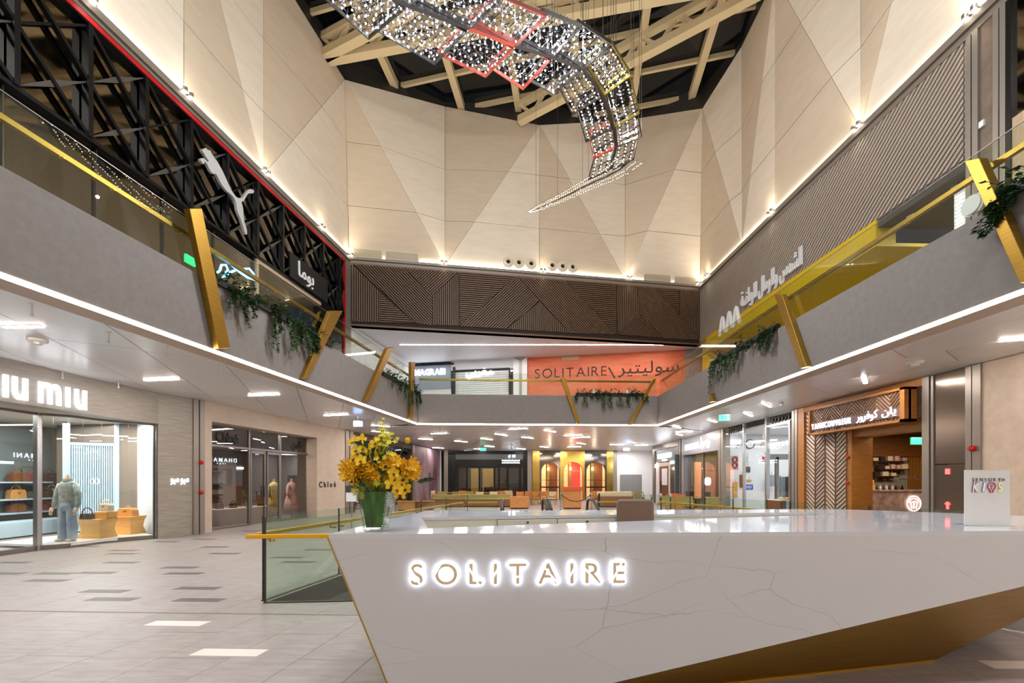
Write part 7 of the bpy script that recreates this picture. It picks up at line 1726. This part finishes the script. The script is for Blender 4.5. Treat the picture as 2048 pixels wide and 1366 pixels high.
# ------------------------------------------------------------------ wall washers on the cornice (fixtures with their own light)
mat('spot_lens', (255, 255, 255), .3, emit=(255, 246, 230), strength=14)
def washer(w, px, lab, e=11, aim_up=6.0, z=None, u=None):
    u = w.upx(px) if u is None else u; c = w.pt(u, Z_COR + .06, .16)
    o = thing('wall_washer', lab, 'spotlight', c, 'wall washers on the cornice')
    mb = MB(); w.box(mb, u - .16, u + .16, Z_COR, Z_COR + .05, .02, .10); mb.build('bracket', 'metal_dark', o)
    for s in (-.09, .09):
        a = w.pt(u + s, Z_COR + .08, .12); mb = MB(); mb.tube([a - UP * .05, a + UP * .06], .065, 12); h = mb.build('lamp_head', 'steel', o)
        mb = MB(); mb.tube([a + UP * .06, a + UP * .068], .055, 12); mb.build('lens', 'spot_lens', h); mb = MB(); mb.tube([a - UP * .058, a - UP * .05], .055, 12); mb.build('lens', 'spot_lens', h)
    light('washer_up', 'SPOT', c + UP * .12 + w.n * .10, e, (1, .83, .60), .12, spot=150, blend=1.0, target=c + UP * 6 + w.n * .5, parent=o)
    light('washer_down', 'SPOT', c - UP * .05 + w.n * .10, e * .9, (1, .86, .70), .06, spot=70, blend=.8, target=c - UP * 3 - w.n * .35, parent=o)
washer(BW, 700, 'wall washer at the left corner of the cornice'); washer(BW, 888, 'wall washer above the timber band, second from the left'); washer(BW, 1085, 'wall washer above the timber band, between the nozzle groups'); washer(BW, 1257, 'wall washer above the timber band, right of the nozzles'); washer(BW, 1396, 'wall washer at the right corner of the cornice')
for Y, px in ((8.5, 1990), (14.6, 1600)): pass
washer(RW, 1418, 'wall washer on the right cornice nearest its far corner'); washer(RW, 1546, 'second wall washer from the far end of the right cornice'); washer(RW, 1720, 'wall washer on the right cornice above the ribs'); washer(RW, 1950, 'large wall washer at the upper right picture corner', 20)
washer(LW, 640, 'wall washer on the left cornice nearest its far corner'); washer(LW, 527, 'second wall washer from the far end of the left cornice'); washer(LW, 368, 'third wall washer from the far end of the left cornice'); washer(LW, 170, 'nearest wall washer on the left cornice', 20)
# added fill lamps, out of view under the roof, brighten hall and desk
mat('fill_face', (255, 255, 255), .4, emit=(255, 240, 220), strength=6)
def add_fill_lamp(x_, y_, e, lab, tgt):
    c = Vector((x_, y_, 19.7)); o = thing('fill_lamp', lab, 'fill lamp', c, 'added fill lamps out of view')
    mb = MB(); mb.box(x_ - .22, x_ + .22, y_ - .16, y_ + .16, 19.62, 19.8); mb.build('housing', 'metal_dark', o, bevel=.01); mb = MB(); mb.box(x_ - .19, x_ + .19, y_ - .13, y_ + .13, 19.6, 19.62); mb.build('lens', 'fill_face', o)
    light('fill_light', 'SPOT', c - UP * .2, e, (.86, .94, 1), .3, spot=130, blend=1, target=tgt, parent=o)
add_fill_lamp(-4, 4, 1000, 'added fill lamp above the viewer on the left', (-3, 6, 0)); add_fill_lamp(5, 3, 1000, 'added fill lamp above the viewer on the right', (4, 6, 0)); add_fill_lamp(0, -2.5, 1000, 'added fill lamp behind the viewer', (0, 6, 0)); add_fill_lamp(2, 9, 700, 'added fill lamp over the middle of the hall', (2, 10, 0))
add_fill_lamp(-3, -3, 1300, 'second added fill lamp behind the viewer', (-3, 12, 6)); add_fill_lamp(3, -3, 1300, 'third added fill lamp behind the viewer', (3, 12, 6))
for i, (x0, y0, x1, y1) in enumerate(((-8.6, 3.0, -8.6, 5.0), (-8.4, -1.0, -8.4, 1.0), (8.2, 3.0, 8.2, 5.0), (8.2, -1.0, 8.2, 1.0), (-8.0, -3, -6.5, -3), (6.9, -3, 8.4, -3))):
    o = thing('linear_light', 'linear ceiling light out of view behind the camera, %s of the group' % ORD[i], 'light', ((x0 + x1) / 2, (y0 + y1) / 2, Z_SOF), 'linear lights behind the viewer'); mb = MB(); mb.box(min(x0, x1) - .035, max(x0, x1) + .035, min(y0, y1) - .035, max(y0, y1) + .035, Z_SOF - .012, Z_SOF); mb.build('diffuser', 'lamp_tube', o)
